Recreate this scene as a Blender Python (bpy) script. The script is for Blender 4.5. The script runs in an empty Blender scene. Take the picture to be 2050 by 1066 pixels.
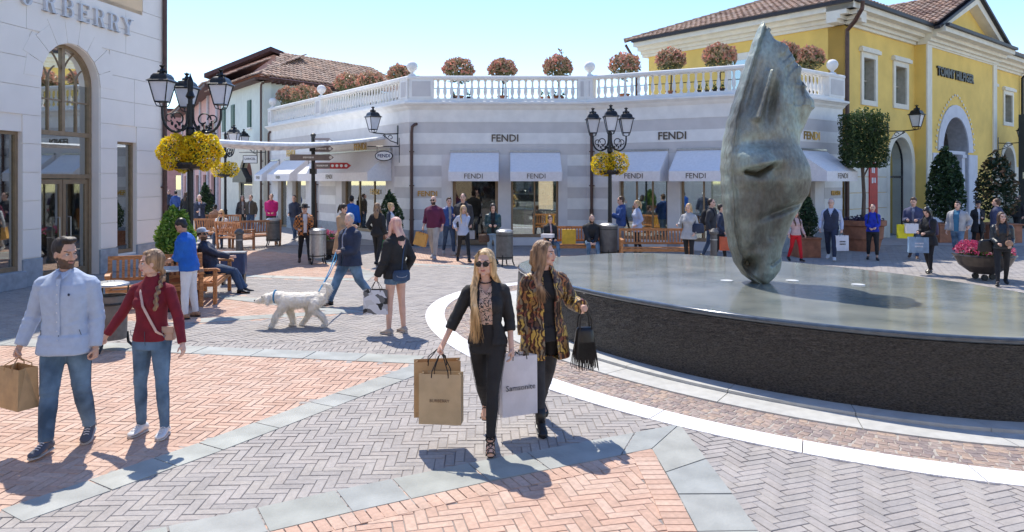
import bpy, math, random
import numpy as np
from mathutils import Matrix, Vector
random.seed(7); RNG = np.random.default_rng(7)
PI = math.pi; R = math.radians
sc = bpy.context.scene
# ------------------------------------------------------------------ camera, sky, sun, exposure
F, CX, HY, CH = 1458.0, 1025.0, 362.0, 2.3      # focal length, centre and horizon in photo pixels, camera height
cam_d = bpy.data.cameras.new("camera"); cam = bpy.data.objects.new("camera", cam_d)
sc.collection.objects.link(cam); sc.camera = cam
cam.location = (0, 0, CH); cam.rotation_euler = (R(90), 0, 0)
cam_d.sensor_width = 36; cam_d.lens = F / 2050 * 36; cam_d.shift_y = -(533 - HY) / 2050
cam_d.clip_end = 2000; cam_d.clip_start = .1
w = bpy.data.worlds.new("World"); sc.world = w; w.use_nodes = True
nt = w.node_tree; nt.nodes.clear()
sky = nt.nodes.new("ShaderNodeTexSky"); sky.sky_type = 'NISHITA'; sky.sun_disc = False
SUNV = Vector((-.38, .925, math.tan(R(58)))).normalized()
sky.sun_elevation = R(58); sky.sun_rotation = math.atan2(-.38, .925)
sky.air_density = 1.0; sky.dust_density = 0.05; sky.ozone_density = 1.8; sky.altitude = 100
bg = nt.nodes.new("ShaderNodeBackground"); bg.inputs[1].default_value = .128
ou = nt.nodes.new("ShaderNodeOutputWorld")
hsv = nt.nodes.new('ShaderNodeHueSaturation'); hsv.inputs['Saturation'].default_value = 1.12; hsv.inputs['Hue'].default_value = .508
nt.links.new(sky.outputs[0], hsv.inputs['Color']); nt.links.new(hsv.outputs[0], bg.inputs[0]); nt.links.new(bg.outputs[0], ou.inputs[0])
sd = bpy.data.lights.new("sun", 'SUN'); sd.energy = 2.75; sd.angle = R(.5); sd.color = (1, .93, .82)
so = bpy.data.objects.new("sun", sd); sc.collection.objects.link(so)
so.rotation_euler = SUNV.to_track_quat('Z', 'Y').to_euler(); so.location = SUNV * 60
vs = sc.view_settings; vs.view_transform = 'Standard'; vs.look = 'None'; vs.gamma = 1; vs.use_curve_mapping = False
vs.exposure = 1.0
# ------------------------------------------------------------------ helpers
C = sc.collection
def gp(px, py, z=0):                               # point at height z that a survey ray of the photo meets
    d = (CH - z) * F / (py - HY); return Vector(((px - CX) / F * d, d, z))
def at(px, d): return Vector(((px - CX) / F * d, d, 0))
def T(x=0, y=0, z=0): return Matrix.Translation((x, y, z))
def RZ(a): return Matrix.Rotation(a, 4, 'Z')
_m = {}
def mat(name, col=(.5, .5, .5), rough=.6, metal=0, var=.12, scale=6, bump=0, bscale=40, tint=None, col2=None, spec=.5, stretch=None, alpha=None, trans=0, coat=0, contrast=(.35, .65), worn=0, world=0, spots=0):
    if name in _m: return _m[name]
    m = bpy.data.materials.new(name); m.use_nodes = True; n = m.node_tree.nodes; L = m.node_tree.links
    p = n["Principled BSDF"]; p.inputs["Roughness"].default_value = rough; p.inputs["Metallic"].default_value = metal
    p.inputs["Specular IOR Level"].default_value = spec
    if trans: p.inputs["Transmission Weight"].default_value = trans
    if coat: p.inputs["Coat Weight"].default_value = coat
    tc = n.new("ShaderNodeTexCoord"); co = tc.outputs["Object"]
    if stretch:
        mp = n.new("ShaderNodeMapping"); mp.inputs["Scale"].default_value = stretch; L.new(co, mp.inputs[0]); co = mp.outputs[0]
    no = n.new("ShaderNodeTexNoise"); no.inputs["Scale"].default_value = scale; no.inputs["Detail"].default_value = 6; L.new(co, no.inputs[0])
    cr = n.new("ShaderNodeValToRGB"); L.new(no.outputs[0], cr.inputs[0])
    a = tuple(c * (1 - var) for c in col[:3]); b = tuple(min(1, c * (1 + var)) for c in (col2 or col)[:3])
    cr.color_ramp.elements[0].position, cr.color_ramp.elements[1].position = contrast
    cr.color_ramp.elements[0].color = a + (1,); cr.color_ramp.elements[1].color = b + (1,)
    out = cr.outputs[0]
    if tint:                                        # list of colours picked by the per-piece attribute / object random
        at_ = n.new("ShaderNodeAttribute"); at_.attribute_name = "tint"
        oi = n.new("ShaderNodeObjectInfo"); ad = n.new("ShaderNodeMath"); ad.operation = 'ADD'
        L.new(at_.outputs["Fac"], ad.inputs[0]); L.new(oi.outputs["Random"], ad.inputs[1])
        fr = n.new("ShaderNodeMath"); fr.operation = 'FRACT'; L.new(ad.outputs[0], fr.inputs[0])
        c2 = n.new("ShaderNodeValToRGB"); L.new(fr.outputs[0], c2.inputs[0]); c2.color_ramp.interpolation = 'CONSTANT'
        for i, t in enumerate(tint):
            e = c2.color_ramp.elements[i] if i < 2 else c2.color_ramp.elements.new(i / len(tint))
            e.position = i / len(tint); e.color = tuple(t) + (1,)
        mx = n.new("ShaderNodeMix"); mx.data_type = 'RGBA'; mx.blend_type = 'MULTIPLY'; mx.inputs[0].default_value = 1
        L.new(out, mx.inputs[6]); L.new(c2.outputs[0], mx.inputs[7]); out = mx.outputs[2]
    if worn:
        n2 = n.new("ShaderNodeTexNoise"); n2.inputs["Scale"].default_value = scale * .13; n2.inputs["Detail"].default_value = 8
        wc_ = n.new("ShaderNodeNewGeometry").outputs["Position"] if world else tc.outputs["Object"]; L.new(wc_, n2.inputs[0])
        c3 = n.new("ShaderNodeValToRGB"); L.new(n2.outputs[0], c3.inputs[0])
        c3.color_ramp.elements[0].position = .35; c3.color_ramp.elements[0].color = (1 - worn,) * 3 + (1,); c3.color_ramp.elements[1].position = .6
        mx = n.new("ShaderNodeMix"); mx.data_type = 'RGBA'; mx.blend_type = 'MULTIPLY'; mx.inputs[0].default_value = 1
        L.new(out, mx.inputs[6]); L.new(c3.outputs[0], mx.inputs[7]); out = mx.outputs[2]
    if spots:                                        # old gum and drip marks
        vo = n.new("ShaderNodeTexVoronoi"); vo.inputs["Scale"].default_value = spots; L.new(n.new("ShaderNodeNewGeometry").outputs["Position"], vo.inputs["Vector"]); sc_ = n.new("ShaderNodeSeparateColor"); L.new(vo.outputs["Color"], sc_.inputs[0])
        m1 = n.new("ShaderNodeMath"); m1.operation = 'MULTIPLY'; m1.inputs[1].default_value = .13; L.new(sc_.outputs[0], m1.inputs[0]); m2 = n.new("ShaderNodeMath"); m2.operation = 'SUBTRACT'; m2.inputs[1].default_value = .07; L.new(m1.outputs[0], m2.inputs[0])
        m3 = n.new("ShaderNodeMath"); m3.operation = 'LESS_THAN'; L.new(vo.outputs["Distance"], m3.inputs[0]); L.new(m2.outputs[0], m3.inputs[1]); m4 = n.new("ShaderNodeMath"); m4.operation = 'MULTIPLY_ADD'; m4.inputs[1].default_value = -.38; m4.inputs[2].default_value = 1; L.new(m3.outputs[0], m4.inputs[0])
        mx = n.new("ShaderNodeMix"); mx.data_type = 'RGBA'; mx.blend_type = 'MULTIPLY'; mx.inputs[0].default_value = 1; L.new(out, mx.inputs[6]); L.new(m4.outputs[0], mx.inputs[7]); out = mx.outputs[2]
    L.new(out, p.inputs["Base Color"])
    if bump:
        nb = n.new("ShaderNodeTexNoise"); nb.inputs["Scale"].default_value = bscale; nb.inputs["Detail"].default_value = 5; L.new(co, nb.inputs[0])
        bm = n.new("ShaderNodeBump"); bm.inputs["Strength"].default_value = bump; bm.inputs["Distance"].default_value = .02
        L.new(nb.outputs[0], bm.inputs["Height"]); L.new(bm.outputs[0], p.inputs["Normal"])
    _m[name] = m; return m
def leafmat(name, cols, rough=.45, tl=.3):                 # colour per leaf from the tint attribute, a little light through
    if name in _m: return _m[name]
    m = bpy.data.materials.new(name); m.use_nodes = True; n = m.node_tree.nodes; L = m.node_tree.links
    p = n["Principled BSDF"]; p.inputs["Roughness"].default_value = rough
    a = n.new("ShaderNodeAttribute"); a.attribute_name = "tint"; c = n.new("ShaderNodeValToRGB"); L.new(a.outputs["Fac"], c.inputs[0])
    c.color_ramp.interpolation = 'LINEAR'
    for i, t in enumerate(cols):
        e = c.color_ramp.elements[i] if i < 2 else c.color_ramp.elements.new(.5)
        e.position = i / max(1, len(cols) - 1); e.color = tuple(t) + (1,)
    tr = n.new("ShaderNodeBsdfTranslucent"); mx = n.new("ShaderNodeMixShader"); mx.inputs[0].default_value = tl
    L.new(c.outputs[0], p.inputs["Base Color"]); L.new(c.outputs[0], tr.inputs[0])
    L.new(p.outputs[0], mx.inputs[1]); L.new(tr.outputs[0], mx.inputs[2]); L.new(mx.outputs[0], n["Material Output"].inputs[0])
    _m[name] = m; return m
def glassmat(name, tintc=(.75, .85, .82), refl=.35, rough=.02):
    if name in _m: return _m[name]
    m = bpy.data.materials.new(name); m.use_nodes = True; n = m.node_tree.nodes; L = m.node_tree.links
    n.remove(n["Principled BSDF"])
    t = n.new("ShaderNodeBsdfTransparent"); t.inputs[0].default_value = tintc + (1,)
    g = n.new("ShaderNodeBsdfGlossy"); g.inputs[0].default_value = (.95, 1, .98, 1); g.inputs["Roughness"].default_value = rough
    lw = n.new("ShaderNodeFresnel"); lw.inputs[0].default_value = 1.5
    ma = n.new("ShaderNodeMath"); ma.operation = 'MULTIPLY_ADD'; ma.inputs[1].default_value = .8; ma.inputs[2].default_value = refl; L.new(lw.outputs[0], ma.inputs[0]); ma.use_clamp = True
    x = n.new("ShaderNodeMixShader"); L.new(ma.outputs[0], x.inputs[0]); L.new(t.outputs[0], x.inputs[1]); L.new(g.outputs[0], x.inputs[2])
    L.new(x.outputs[0], n["Material Output"].inputs[0]); _m[name] = m; return m

class MB:
    def __init__(s, M=None): s.v = []; s.f = []; s.mi = []; s.t = []; s.n = 0; s.M = M; s.cur = 0; s.tv = 0.0
    def add(s, V, Fc, t=None):
        V = np.asarray(V, float).reshape(-1, 3)
        if s.M is not None:
            A = np.array(s.M); V = V @ A[:3, :3].T + A[:3, 3]
        s.v.append(V); o = s.n
        s.f.extend([tuple(i + o for i in f) for f in Fc]); k = len(Fc)
        s.mi += [s.cur] * k; s.t += [s.tv if t is None else t] * k; s.n += len(V); return s
    def box(s, x0, x1, y0, y1, z0, z1, t=None):
        return s.add([(x0, y0, z0), (x1, y0, z0), (x1, y1, z0), (x0, y1, z0), (x0, y0, z1), (x1, y0, z1), (x1, y1, z1), (x0, y1, z1)],
                     [(0, 3, 2, 1), (4, 5, 6, 7), (0, 1, 5, 4), (1, 2, 6, 5), (2, 3, 7, 6), (3, 0, 4, 7)], t)
    def hexa(s, a, b, t=None):                      # bottom quad a, top quad b (ccw from above)
        return s.add(list(a) + list(b), [(0, 3, 2, 1), (4, 5, 6, 7), (0, 1, 5, 4), (1, 2, 6, 5), (2, 3, 7, 6), (3, 0, 4, 7)], t)
    def loft(s, rings, closed=True, caps=True, t=None):
        n = len(rings[0]); V = np.concatenate([np.asarray(r, float) for r in rings]); Fc = []
        for i in range(len(rings) - 1):
            for j in range(n if closed else n - 1):
                k = (j + 1) % n; Fc.append((i * n + j, i * n + k, (i + 1) * n + k, (i + 1) * n + j))
        if caps and closed:
            Fc.append(tuple(range(n - 1, -1, -1))); m = (len(rings) - 1) * n; Fc.append(tuple(m + i for i in range(n)))
        return s.add(V, Fc, t)
    def tube(s, pts, r, n=8, round_=False, sq=None, t=None):
        P = [Vector(p) for p in pts]; k = len(P)
        if not hasattr(r, '__len__'): r = [r] * k
        rr = [(x, x) if not hasattr(x, '__len__') else x for x in r]; rings = []; up = None
        for i in range(k):
            d = (P[min(i + 1, k - 1)] - P[max(i - 1, 0)])
            if d.length < 1e-9: d = Vector((0, 0, 1))
            d.normalize()
            if up is None: up = Vector((0, 1, 0)) if abs(d.y) < .9 else Vector((1, 0, 0))
            a = up.cross(d); a.normalize(); b = d.cross(a); up = b
            rings.append([P[i] + a * (math.cos(q) * rr[i][0]) + b * (math.sin(q) * rr[i][1]) for q in [2 * PI * j / n for j in range(n)]])
        if round_:
            for e, sg in ((0, -1), (-1, 1)):
                d = (P[1] - P[0]).normalized() * -1 if e == 0 else (P[-1] - P[-2]).normalized()
                c = P[e]; base = rings[e]; rad = max(rr[e])
                nr = [[c + (p - c) * f + d * rad * h for p in base] for f, h in ((.8, .55), (.35, .92))]
                rings = nr[::-1] + rings if e == 0 else rings + nr
        return s.loft(rings, t=t)
    def lathe(s, prof, n=16, c=(0, 0, 0), t=None):
        rings = [[(c[0] + r * math.cos(2 * PI * j / n), c[1] + r * math.sin(2 * PI * j / n), c[2] + z) for j in range(n)] for r, z in prof]
        return s.loft(rings, t=t)
    def ell(s, c, r, rot=None, n=12, t=None):
        m = max(4, n // 2); rings = []
        if not hasattr(r, '__len__'): r = (r, r, r)
        for i in range(m + 1):
            a = PI * (i + .02) / (m + .04); q = []
            for j in range(n):
                b = 2 * PI * j / n; p = Vector((r[0] * math.sin(a) * math.cos(b), r[1] * math.sin(a) * math.sin(b), -r[2] * math.cos(a)))
                if rot is not None: p = rot @ p
                q.append(p + Vector(c))
            rings.append(q)
        return s.loft(rings, t=t)
    def prism(s, poly, y0, y1, t=None):             # polygon in x,z, extruded in y
        n = len(poly); V = [(x, y0, z) for x, z in poly] + [(x, y1, z) for x, z in poly]
        return s.add(V, [tuple(range(n)), tuple(range(2 * n - 1, n - 1, -1))] + [(i, i + n, (i + 1) % n + n, (i + 1) % n) for i in range(n)], t)
    def mesh(s, name, mats=None, smooth=False):
        me = bpy.data.meshes.new(name)
        me.from_pydata(np.concatenate(s.v).tolist(), [], s.f)
        if mats:
            for m in (mats if isinstance(mats, (list, tuple)) else [mats]): me.materials.append(m)
            if max(s.mi): me.polygons.foreach_set("material_index", s.mi)
        if any(s.t):
            a = me.attributes.new("tint", 'FLOAT', 'FACE'); a.data.foreach_set("value", np.array(s.t, dtype=np.float32))
        if smooth: me.polygons.foreach_set("use_smooth", [True] * len(me.polygons))
        me.update(); return me
    def build(s, name, mats, parent=None, smooth=False, bevel=0):
        if not s.v: return None
        o = bpy.data.objects.new(name, s.mesh(name, mats, smooth)); C.objects.link(o)
        if parent: o.parent = parent
        if bevel:
            b = o.modifiers.new("edge", 'BEVEL'); b.width = bevel; b.segments = 1; b.limit_method = 'ANGLE'
        return o
def tag(o, label, cat, group=None):
    o["label"] = label; o["category"] = cat
    if group: o["group"] = group
    return o
def thing(name, label, cat, loc=(0, 0, 0), rz=0, group=None):
    o = bpy.data.objects.new(name, None); C.objects.link(o); o.location = loc; o.rotation_euler = (0, 0, rz)
    o.empty_display_size = .2; return tag(o, label, cat, group)
def dup(root, loc, rz=0, label=None, scale=None):
    def cp(o, par):
        c = o.copy(); C.objects.link(c)
        if par: c.parent = par
        for ch in [x for x in KIDS(o)]: cp(ch, c)
        return c
    c = cp(root, None); c.location = loc; c.rotation_euler = (0, 0, rz)
    if label: c["label"] = label
    if scale: c.scale = (scale,) * 3
    return c
def KIDS(o): return list(o.children)
def text(name, s, size, M, m, parent, extrude=.01, align='CENTER', sx=1, bold=0):
    cu = bpy.data.curves.new(name, 'FONT'); cu.body = s; cu.size = size; cu.extrude = extrude; cu.align_x = align; cu.align_y = 'CENTER'
    cu.resolution_u = 2; cu.offset = bold; cu.materials.append(m)
    tmp = bpy.data.objects.new("tmp", cu); C.objects.link(tmp); dg = bpy.context.evaluated_depsgraph_get(); me = bpy.data.meshes.new_from_object(tmp.evaluated_get(dg), depsgraph=dg)
    bpy.data.objects.remove(tmp); bpy.data.curves.remove(cu); me.name = name; o = bpy.data.objects.new(name, me); C.objects.link(o); o.parent = parent
    o.matrix_local = M @ Matrix.Rotation(R(90), 4, 'X') @ Matrix.Diagonal((sx, 1, 1, 1)); return o
def fineprint(name, wd, h, M, m_, parent, rows=1, seed=0):   # print too small to read in the photograph: strokes of the right size only
    rnd = random.Random(seed); mb = MB(M)
    for r_ in range(rows):
        x = -wd / 2; z = -r_ * h * 1.8
        while x < wd / 2 - h * .3:
            l = h * rnd.uniform(.25, .6); mb.box(x, min(x + l, wd / 2), -.002, 0, z - h / 2 * rnd.uniform(.6, 1), z + h / 2); x += l + h * .2
    return mb.build(name, m_, parent)
class Seg:                                          # a wall line: local x along it (left to right as seen), y into the wall, z up
    def __init__(s, A, B, org=(0, 0)):
        s.A = Vector((A[0], A[1], 0)); s.B = Vector((B[0], B[1], 0)); d = s.B - s.A; s.L = d.length; d.normalize(); s.d = d
        s.W = Matrix.Translation(s.A) @ RZ(math.atan2(d.y, d.x)); s.M = T(-org[0], -org[1], 0) @ s.W
    def u(s, px):
        k = (px - CX) / F; return (k * s.A.y - s.A.x) / (s.d.x - k * s.d.y)
    def dep(s, u): return s.A.y + s.d.y * u
    def uz(s, px, py): u = s.u(px); return u, CH + (HY - py) * s.dep(u) / F
    def p(s, u, out=0, z=0): return s.W @ Vector((u, -out, z))
def wall_open(mb, u0, u1, z0, z1, th, ops, arch=()):   # wall slab with rectangular openings and arched ones (a,b,z0,spring)
    alls = list(ops) + [(a, b, c, d + (b - a) / 2) for a, b, c, d in arch]
    us = sorted({u0, u1, *[x for o in alls for x in o[:2]]}); zs = sorted({z0, z1, *[x for o in alls for x in o[2:]]})
    us = [x for x in us if u0 <= x <= u1]; zs = [x for x in zs if z0 <= x <= z1]
    for i in range(len(us) - 1):
        run = None
        for j in range(len(zs) - 1):
            cu, cz = (us[i] + us[i + 1]) / 2, (zs[j] + zs[j + 1]) / 2
            hole = any(o[0] < cu < o[1] and o[2] < cz < o[3] for o in alls)
            if not hole:
                if run is None: run = zs[j]
            if hole or j == len(zs) - 2:
                e = zs[j] if hole else zs[j + 1]
                if run is not None: mb.box(us[i], us[i + 1], 0, th, run, e); run = None
    for a, b, c, sp in arch:
        r = (b - a) / 2; N = 14
        for k in range(N):
            q0, q1 = PI * k / N, PI * (k + 1) / N
            x0, h0, x1, h1 = a + r - r * math.cos(q0), sp + r * math.sin(q0), a + r - r * math.cos(q1), sp + r * math.sin(q1)
            mb.prism([(x0, h0), (x1, h1), (x1, sp + r), (x0, sp + r)], 0, th)
def arch_band(mb, a, b, sp, wd, y0, y1, z0=None, N=16):    # raised trim round an arch
    r = (b - a) / 2; c = (a + b) / 2; pts = []
    for k in range(N + 1):
        q = PI * k / N; pts.append((math.cos(q), math.sin(q)))
    for k in range(N):
        (c0, s0), (c1, s1) = pts[k], pts[k + 1]
        mb.prism([(c - r * c0, sp + r * s0), (c - (r + wd) * c0, sp + (r + wd) * s0), (c - (r + wd) * c1, sp + (r + wd) * s1), (c - r * c1, sp + r * s1)], y0, y1)
    if z0 is not None:
        mb.box(a - wd, a, y0, y1, z0, sp); mb.box(b, b + wd, y0, y1, z0, sp)
# ------------------------------------------------------------------ materials
M_iron = mat("cast_iron", (.018, .02, .022), .38, .3, .3, 20, .15, 60)
M_bronze = mat("bronze_frame", (.30, .22, .14), .38, .35, .1, 8)
M_brown = mat("brown_pipe", (.09, .045, .035), .45, .1, .2, 5)
M_white = mat("white_stucco", (.88, .86, .81), .8, 0, .05, 3, .12, 60, worn=.04)
M_lilac = mat("lilac_stucco", (.66, .63, .60), .8, 0, .04, 3, .12, 60, worn=.05)
M_pier = mat("pale_lilac_stucco", (.79, .76, .73), .8, 0, .04, 3, .1, 60, worn=.05)
M_plinth = mat("grey_stone_plinth", (.36, .39, .42), .6, 0, .15, 7, .1, 50, worn=.1)
M_burb = mat("cream_stone", (.90, .83, .75), .75, 0, .02, 2, .06, 70)
M_peach = mat("peach_stucco", (.80, .58, .36), .8, 0, .05, 2)
M_yellow = mat("yellow_stucco", (.90, .63, .17), .85, 0, .07, 1.2, .12, 50, worn=.10)
M_cream = mat("cream_trim", (.82, .78, .66), .8, 0, .05, 3, .1, 50, worn=.07)
M_fabric = mat("awning_canvas", (.86, .83, .82), .85, 0, .04, 12, .15, 90)
M_gold = mat("gold_letters", (.45, .27, .06), .3, .6, .1, 5)
M_letter = mat("dark_letters", (.10, .075, .05), .4, .2, .1, 5)
M_black = mat("black_paint", (.015, .015, .018), .45)
M_wood = mat("oiled_teak", (.42, .17, .055), .5, 0, .3, 9, .2, 40, stretch=(1, 6, 6), col2=(.5, .22, .08))
M_wood2 = mat("weathered_teak", (.36, .17, .08), .6, 0, .3, 9, .2, 40)
M_steel = mat("brushed_steel", (.42, .43, .44), .35, .7, .12, 14, .1, 80)
M_bin = mat("bin_grey", (.13, .125, .12), .45, .2, .15, 10)
M_terra = mat("terracotta", (.42, .17, .09), .75, 0, .2, 5, .2, 30, worn=.15)
M_soil = mat("soil", (.05, .035, .025), .95)
M_tile = mat("clay_tile", (.40, .29, .22), .8, 0, .25, 3, .2, 30, tint=[(1, 1, 1), (.8, .72, .68), (1.15, 1, .9), (.92, .85, .8), (.6, .5, .48), (1.05, .95, .9)])
M_green = mat("shutter_green", (.03, .10, .075), .5)
M_glass = glassmat("shop_glass"); M_glass2 = glassmat("dark_glass", (.5, .58, .56), .45)
M_frost = mat("frosted_lantern_glass", (.80, .82, .86), .25, 0, .04, 6, trans=.15)
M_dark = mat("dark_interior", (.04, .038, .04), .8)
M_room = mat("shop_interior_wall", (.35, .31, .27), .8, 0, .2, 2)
M_gutter = mat("dark_gutter", (.035, .03, .032), .5, .2)
# ------------------------------------------------------------------ ground
EC = (3.388, 11.007); ETH = -.997; EA, EB = 4.758, 2.63
def ell_pt(t, k=0, z=0):
    u, v = (EA + k) * math.cos(t), (EB + k) * math.sin(t)
    return Vector((EC[0] + u * math.cos(ETH) - v * math.sin(ETH), EC[1] + u * math.sin(ETH) + v * math.cos(ETH), z))
def ell_q(X, Y, k):
    c, s_ = math.cos(ETH), math.sin(ETH); dx, dy = X - EC[0], Y - EC[1]
    return np.hypot((c * dx + s_ * dy) / (EA + k), (-s_ * dx + c * dy) / (EB + k))
K1, K2, K3 = .606, 1.215, 1.547
gm = mat("mortar_bed", (.27, .245, .23), .9, 0, .15, 3, .3, 60)
g = MB(); g.add([(-300, -60, -.03), (300, -60, -.03), (300, 600, -.03), (-300, 600, -.03)], [(0, 1, 2, 3)])
ground = g.build("ground", gm); ground["kind"] = "structure"
pave = MB().box(-14, 16, 1.5, 26, -.028, -.007).build("pavement", gm); pave["kind"] = "structure"
far = mat("far_paving", (.40, .37, .35), .8, 0, .12, 4, .2, 40)
fp = MB(); fp.box(-60, 60, 26, 90, -.028, -.004)
fp = fp.build("street", far); fp["kind"] = "structure"
M_grey = mat("grey_paver", (.385, .355, .33), .78, 0, .08, 25, .3, 90, tint=[(1, 1, 1), (.95, .95, .96), (1.03, 1.02, 1), (.91, .91, .92), (1, .98, .97), (1.03, 1.02, 1.02)], worn=.16, world=1, spots=3.1)
M_orange = mat("orange_paver", (.585, .405, .31), .78, 0, .10, 25, .35, 90, tint=[(1, 1, 1), (.94, .88, .85), (1.03, 1.03, 1.02), (.93, .88, .86), (1.02, .97, .95), (1.04, 1.06, 1.08)], worn=.14, world=1, spots=3.1)
M_slate = mat("slate_slab", (.375, .385, .36), .7, 0, .15, 3, .25, 40, tint=[(1, 1, 1), (.93, .95, .97), (1.04, 1.03, 1), (.97, .98, .95)], worn=.2, world=1, spots=3.1)
M_granite = mat("white_granite", (.74, .73, .73), .7, 0, .16, 60, .3, 120, contrast=(.4, .5))
M_cobble = mat("porphyry_cobble", (.33, .265, .235), .7, 0, .2, 18, .3, 60, tint=[(1, 1, 1), (.85, .8, .8), (1.15, 1.1, 1.05), (1, .92, .85), (1.25, 1.15, 1.0), (.75, .75, .8)])
M_kerb = mat("grey_kerb_stone", (.50, .50, .475), .75, 0, .08, 8, .2, 60, worn=.1)
def P2(*pts): return [tuple(gp(x, y)[:2]) for x, y in pts]
# orange fields (edges as surveyed), each surrounded by slate slabs
OR1 = P2((538, 1066), (705, 1026), (822, 1000), (980, 965), (1100, 941), (1305, 900), (1358, 991), (1397, 1066)) + [(1.33, 3.2), (-2.4, 3.2)]
OR1[0] = tuple(OR1[0])
OR1 = [(-3.4, 3.75)] + OR1[:-1] + [(1.35, 2.0), (-3.4, 2.0)]
OR2 = [(-11.0, 3.0), (-4.6, 3.0)] + P2((0, 1022), (177, 963), (397, 888), (510, 847), (671, 788), (833, 729)) + [(-7.14, 10.16), (-11.0, 10.6)]
OR3 = P2((735, 625), (470, 592)) + [(-8.2, 15.6), (-8.2, 12.3)] + P2((400, 647),)
OR4 = P2((755, 548), (640, 513), (480, 500)) + [(-11.5, 24.0), (-9.0, 17.6)] + P2((508, 556), (735, 564))
OR5 = P2((800, 531), (957, 536), (1010, 516), (900, 497), (800, 497))
ORS = [OR1, OR2, OR3, OR4, OR5]
def inpoly(X, Y, poly):
    r = np.zeros(X.shape, bool); n = len(poly)
    for i in range(n):
        (x0, y0), (x1, y1) = poly[i], poly[(i + 1) % n]
        c = ((y0 > Y) != (y1 > Y)) & (X < (x1 - x0) * (Y - y0) / ((y1 - y0) or 1e-9) + x0); r ^= c
    return r
BL, BW = .24, .08
def herring(ang, box):                              # centres and directions of a herringbone field
    x0, x1, y0, y1 = box; out = []; c, s_ = math.cos(ang), math.sin(ang)
    w_, n = BW, int(BL / BW)
    cx, cy = (x0 + x1) / 2, (y0 + y1) / 2; rad = math.hypot(x1 - x0, y1 - y0) / 2; N = int(rad / w_) + 8
    for j in range(-N, N):
        for i in range(-N, N):
            if (i - j) % (2 * n) == 0:
                out.append(((i + n / 2) * w_, (j + .5) * w_, 0))
            if (i - j) % (2 * n) == 2 * n - 1:
                out.append(((i + .5) * w_, (j + n / 2) * w_, 1))
    A = np.array(out); X = cx + A[:, 0] * c - A[:, 1] * s_; Y = cy + A[:, 0] * s_ + A[:, 1] * c
    k = (X > x0) & (X < x1) & (Y > y0) & (Y < y1)
    return X[k], Y[k], ang + A[k, 2] * PI / 2
bricks = {'o': [], 'g': []}
def infr(X, Y, m=1.0): return (np.abs(X) < Y * (1025 / F) + m) & (Y > 4.3)
base_or = [inpoly]
def shrink(X, Y, poly): return inpoly(X, Y, poly)
allor = lambda X, Y: np.any([inpoly(X, Y, p) for p in ORS], axis=0)
for p_, a_ in ((OR1, 14), (OR2, -6), (OR3, -25), (OR4, -35), (OR5, 10)):
    xs, ys = [q[0] for q in p_], [q[1] for q in p_]
    X, Y, A = herring(R(a_), (min(xs), max(xs), min(ys), max(ys)))
    near_ = np.full(len(X), 9.)
    if p_ is OR1:
        for (ax, ay), (bx, by) in zip(OR1[1:9], OR1[2:10]):
            t_ = np.clip(((X - ax) * (bx - ax) + (Y - ay) * (by - ay)) / ((bx - ax) ** 2 + (by - ay) ** 2), 0, 1); near_ = np.minimum(near_, np.hypot(X - ax - t_ * (bx - ax), Y - ay - t_ * (by - ay)))
    k = (near_ > .125) & np.any([inpoly(X + dx, Y + dy, p_) for dx in (-.1, 0, .1) for dy in (-.1, 0, .1)], axis=0) & infr(X, Y) & (ell_q(X, Y, K3) > 1)
    bricks['o'] += list(zip(X[k], Y[k], A[k]))
for (x0, x1, y0, y1), a_ in (((1.25, 8, 4, 8.2), 20), ((-9, 1.25, 4, 10.4), 2), ((-12, 1.2, 10.4, 25.5), -30), ((1.2, 15.5, 12.5, 25.5), 20), ((8, 14, 8.2, 12.5), 20)):
    X, Y, A = herring(R(a_), (x0, x1, y0, y1))
    k = ~allor(X, Y) & infr(X, Y) & (ell_q(X, Y, K3 - .02) > 1)
    bricks['g'] += list(zip(X[k], Y[k], A[k]))
def brick_mesh(nm, m, L, W_):
    b = MB(); e = .0035
    a = [(-L / 2, -W_ / 2, -.02), (L / 2, -W_ / 2, -.02), (L / 2, W_ / 2, -.02), (-L / 2, W_ / 2, -.02)]
    mid = [(x, y, -.004) for x, y, _ in a]; top = [(x - e * np.sign(x), y - e * np.sign(y), 0) for x, y, _ in a]
    b.loft([a, mid, top]); return b.mesh(nm, m)
def lay(items, nm, fieldname, m, L, W_, nind=300):
    items = sorted(items, key=lambda q: q[1]); me = brick_mesh(nm, m, L, W_)
    vis = [q for q in items if abs(q[0]) < q[1] * .703 - .05 and q[1] > 4.86]; ind = set(map(id, vis[:nind]))
    big = MB()
    e = .0035; base = np.array([(-L / 2, -W_ / 2, -.02), (L / 2, -W_ / 2, -.02), (L / 2, W_ / 2, -.02), (-L / 2, W_ / 2, -.02)])
    top = np.array([((abs(x) - e) * np.sign(x), (abs(y) - e) * np.sign(y), 0) for x, y, _ in base])
    for q in items:
        dz = random.uniform(-.0018, .0018); a = q[2] + random.uniform(-.008, .008)
        if id(q) in ind:
            o = bpy.data.objects.new(nm, me); C.objects.link(o); o.parent = pave; o.location = (q[0], q[1], dz); o.rotation_euler = (0, 0, a)
        else:
            c, s_ = math.cos(a), math.sin(a); V = np.concatenate([base, top])
            V = np.c_[V[:, 0] * c - V[:, 1] * s_ + q[0], V[:, 0] * s_ + V[:, 1] * c + q[1], V[:, 2] + dz]
            big.add(V, [(4, 5, 6, 7), (0, 1, 5, 4), (1, 2, 6, 5), (2, 3, 7, 6), (3, 0, 4, 7)], random.random())
    o = big.build(fieldname, m, pave); o["kind"] = "stuff"
lay(bricks['g'], "grey_brick", "grey_bricks_beyond", M_grey, BL - .005, BW - .0048)
lay(bricks['o'], "orange_brick", "orange_bricks_beyond", M_orange, BL - .005, BW - .0048, 150)
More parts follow.
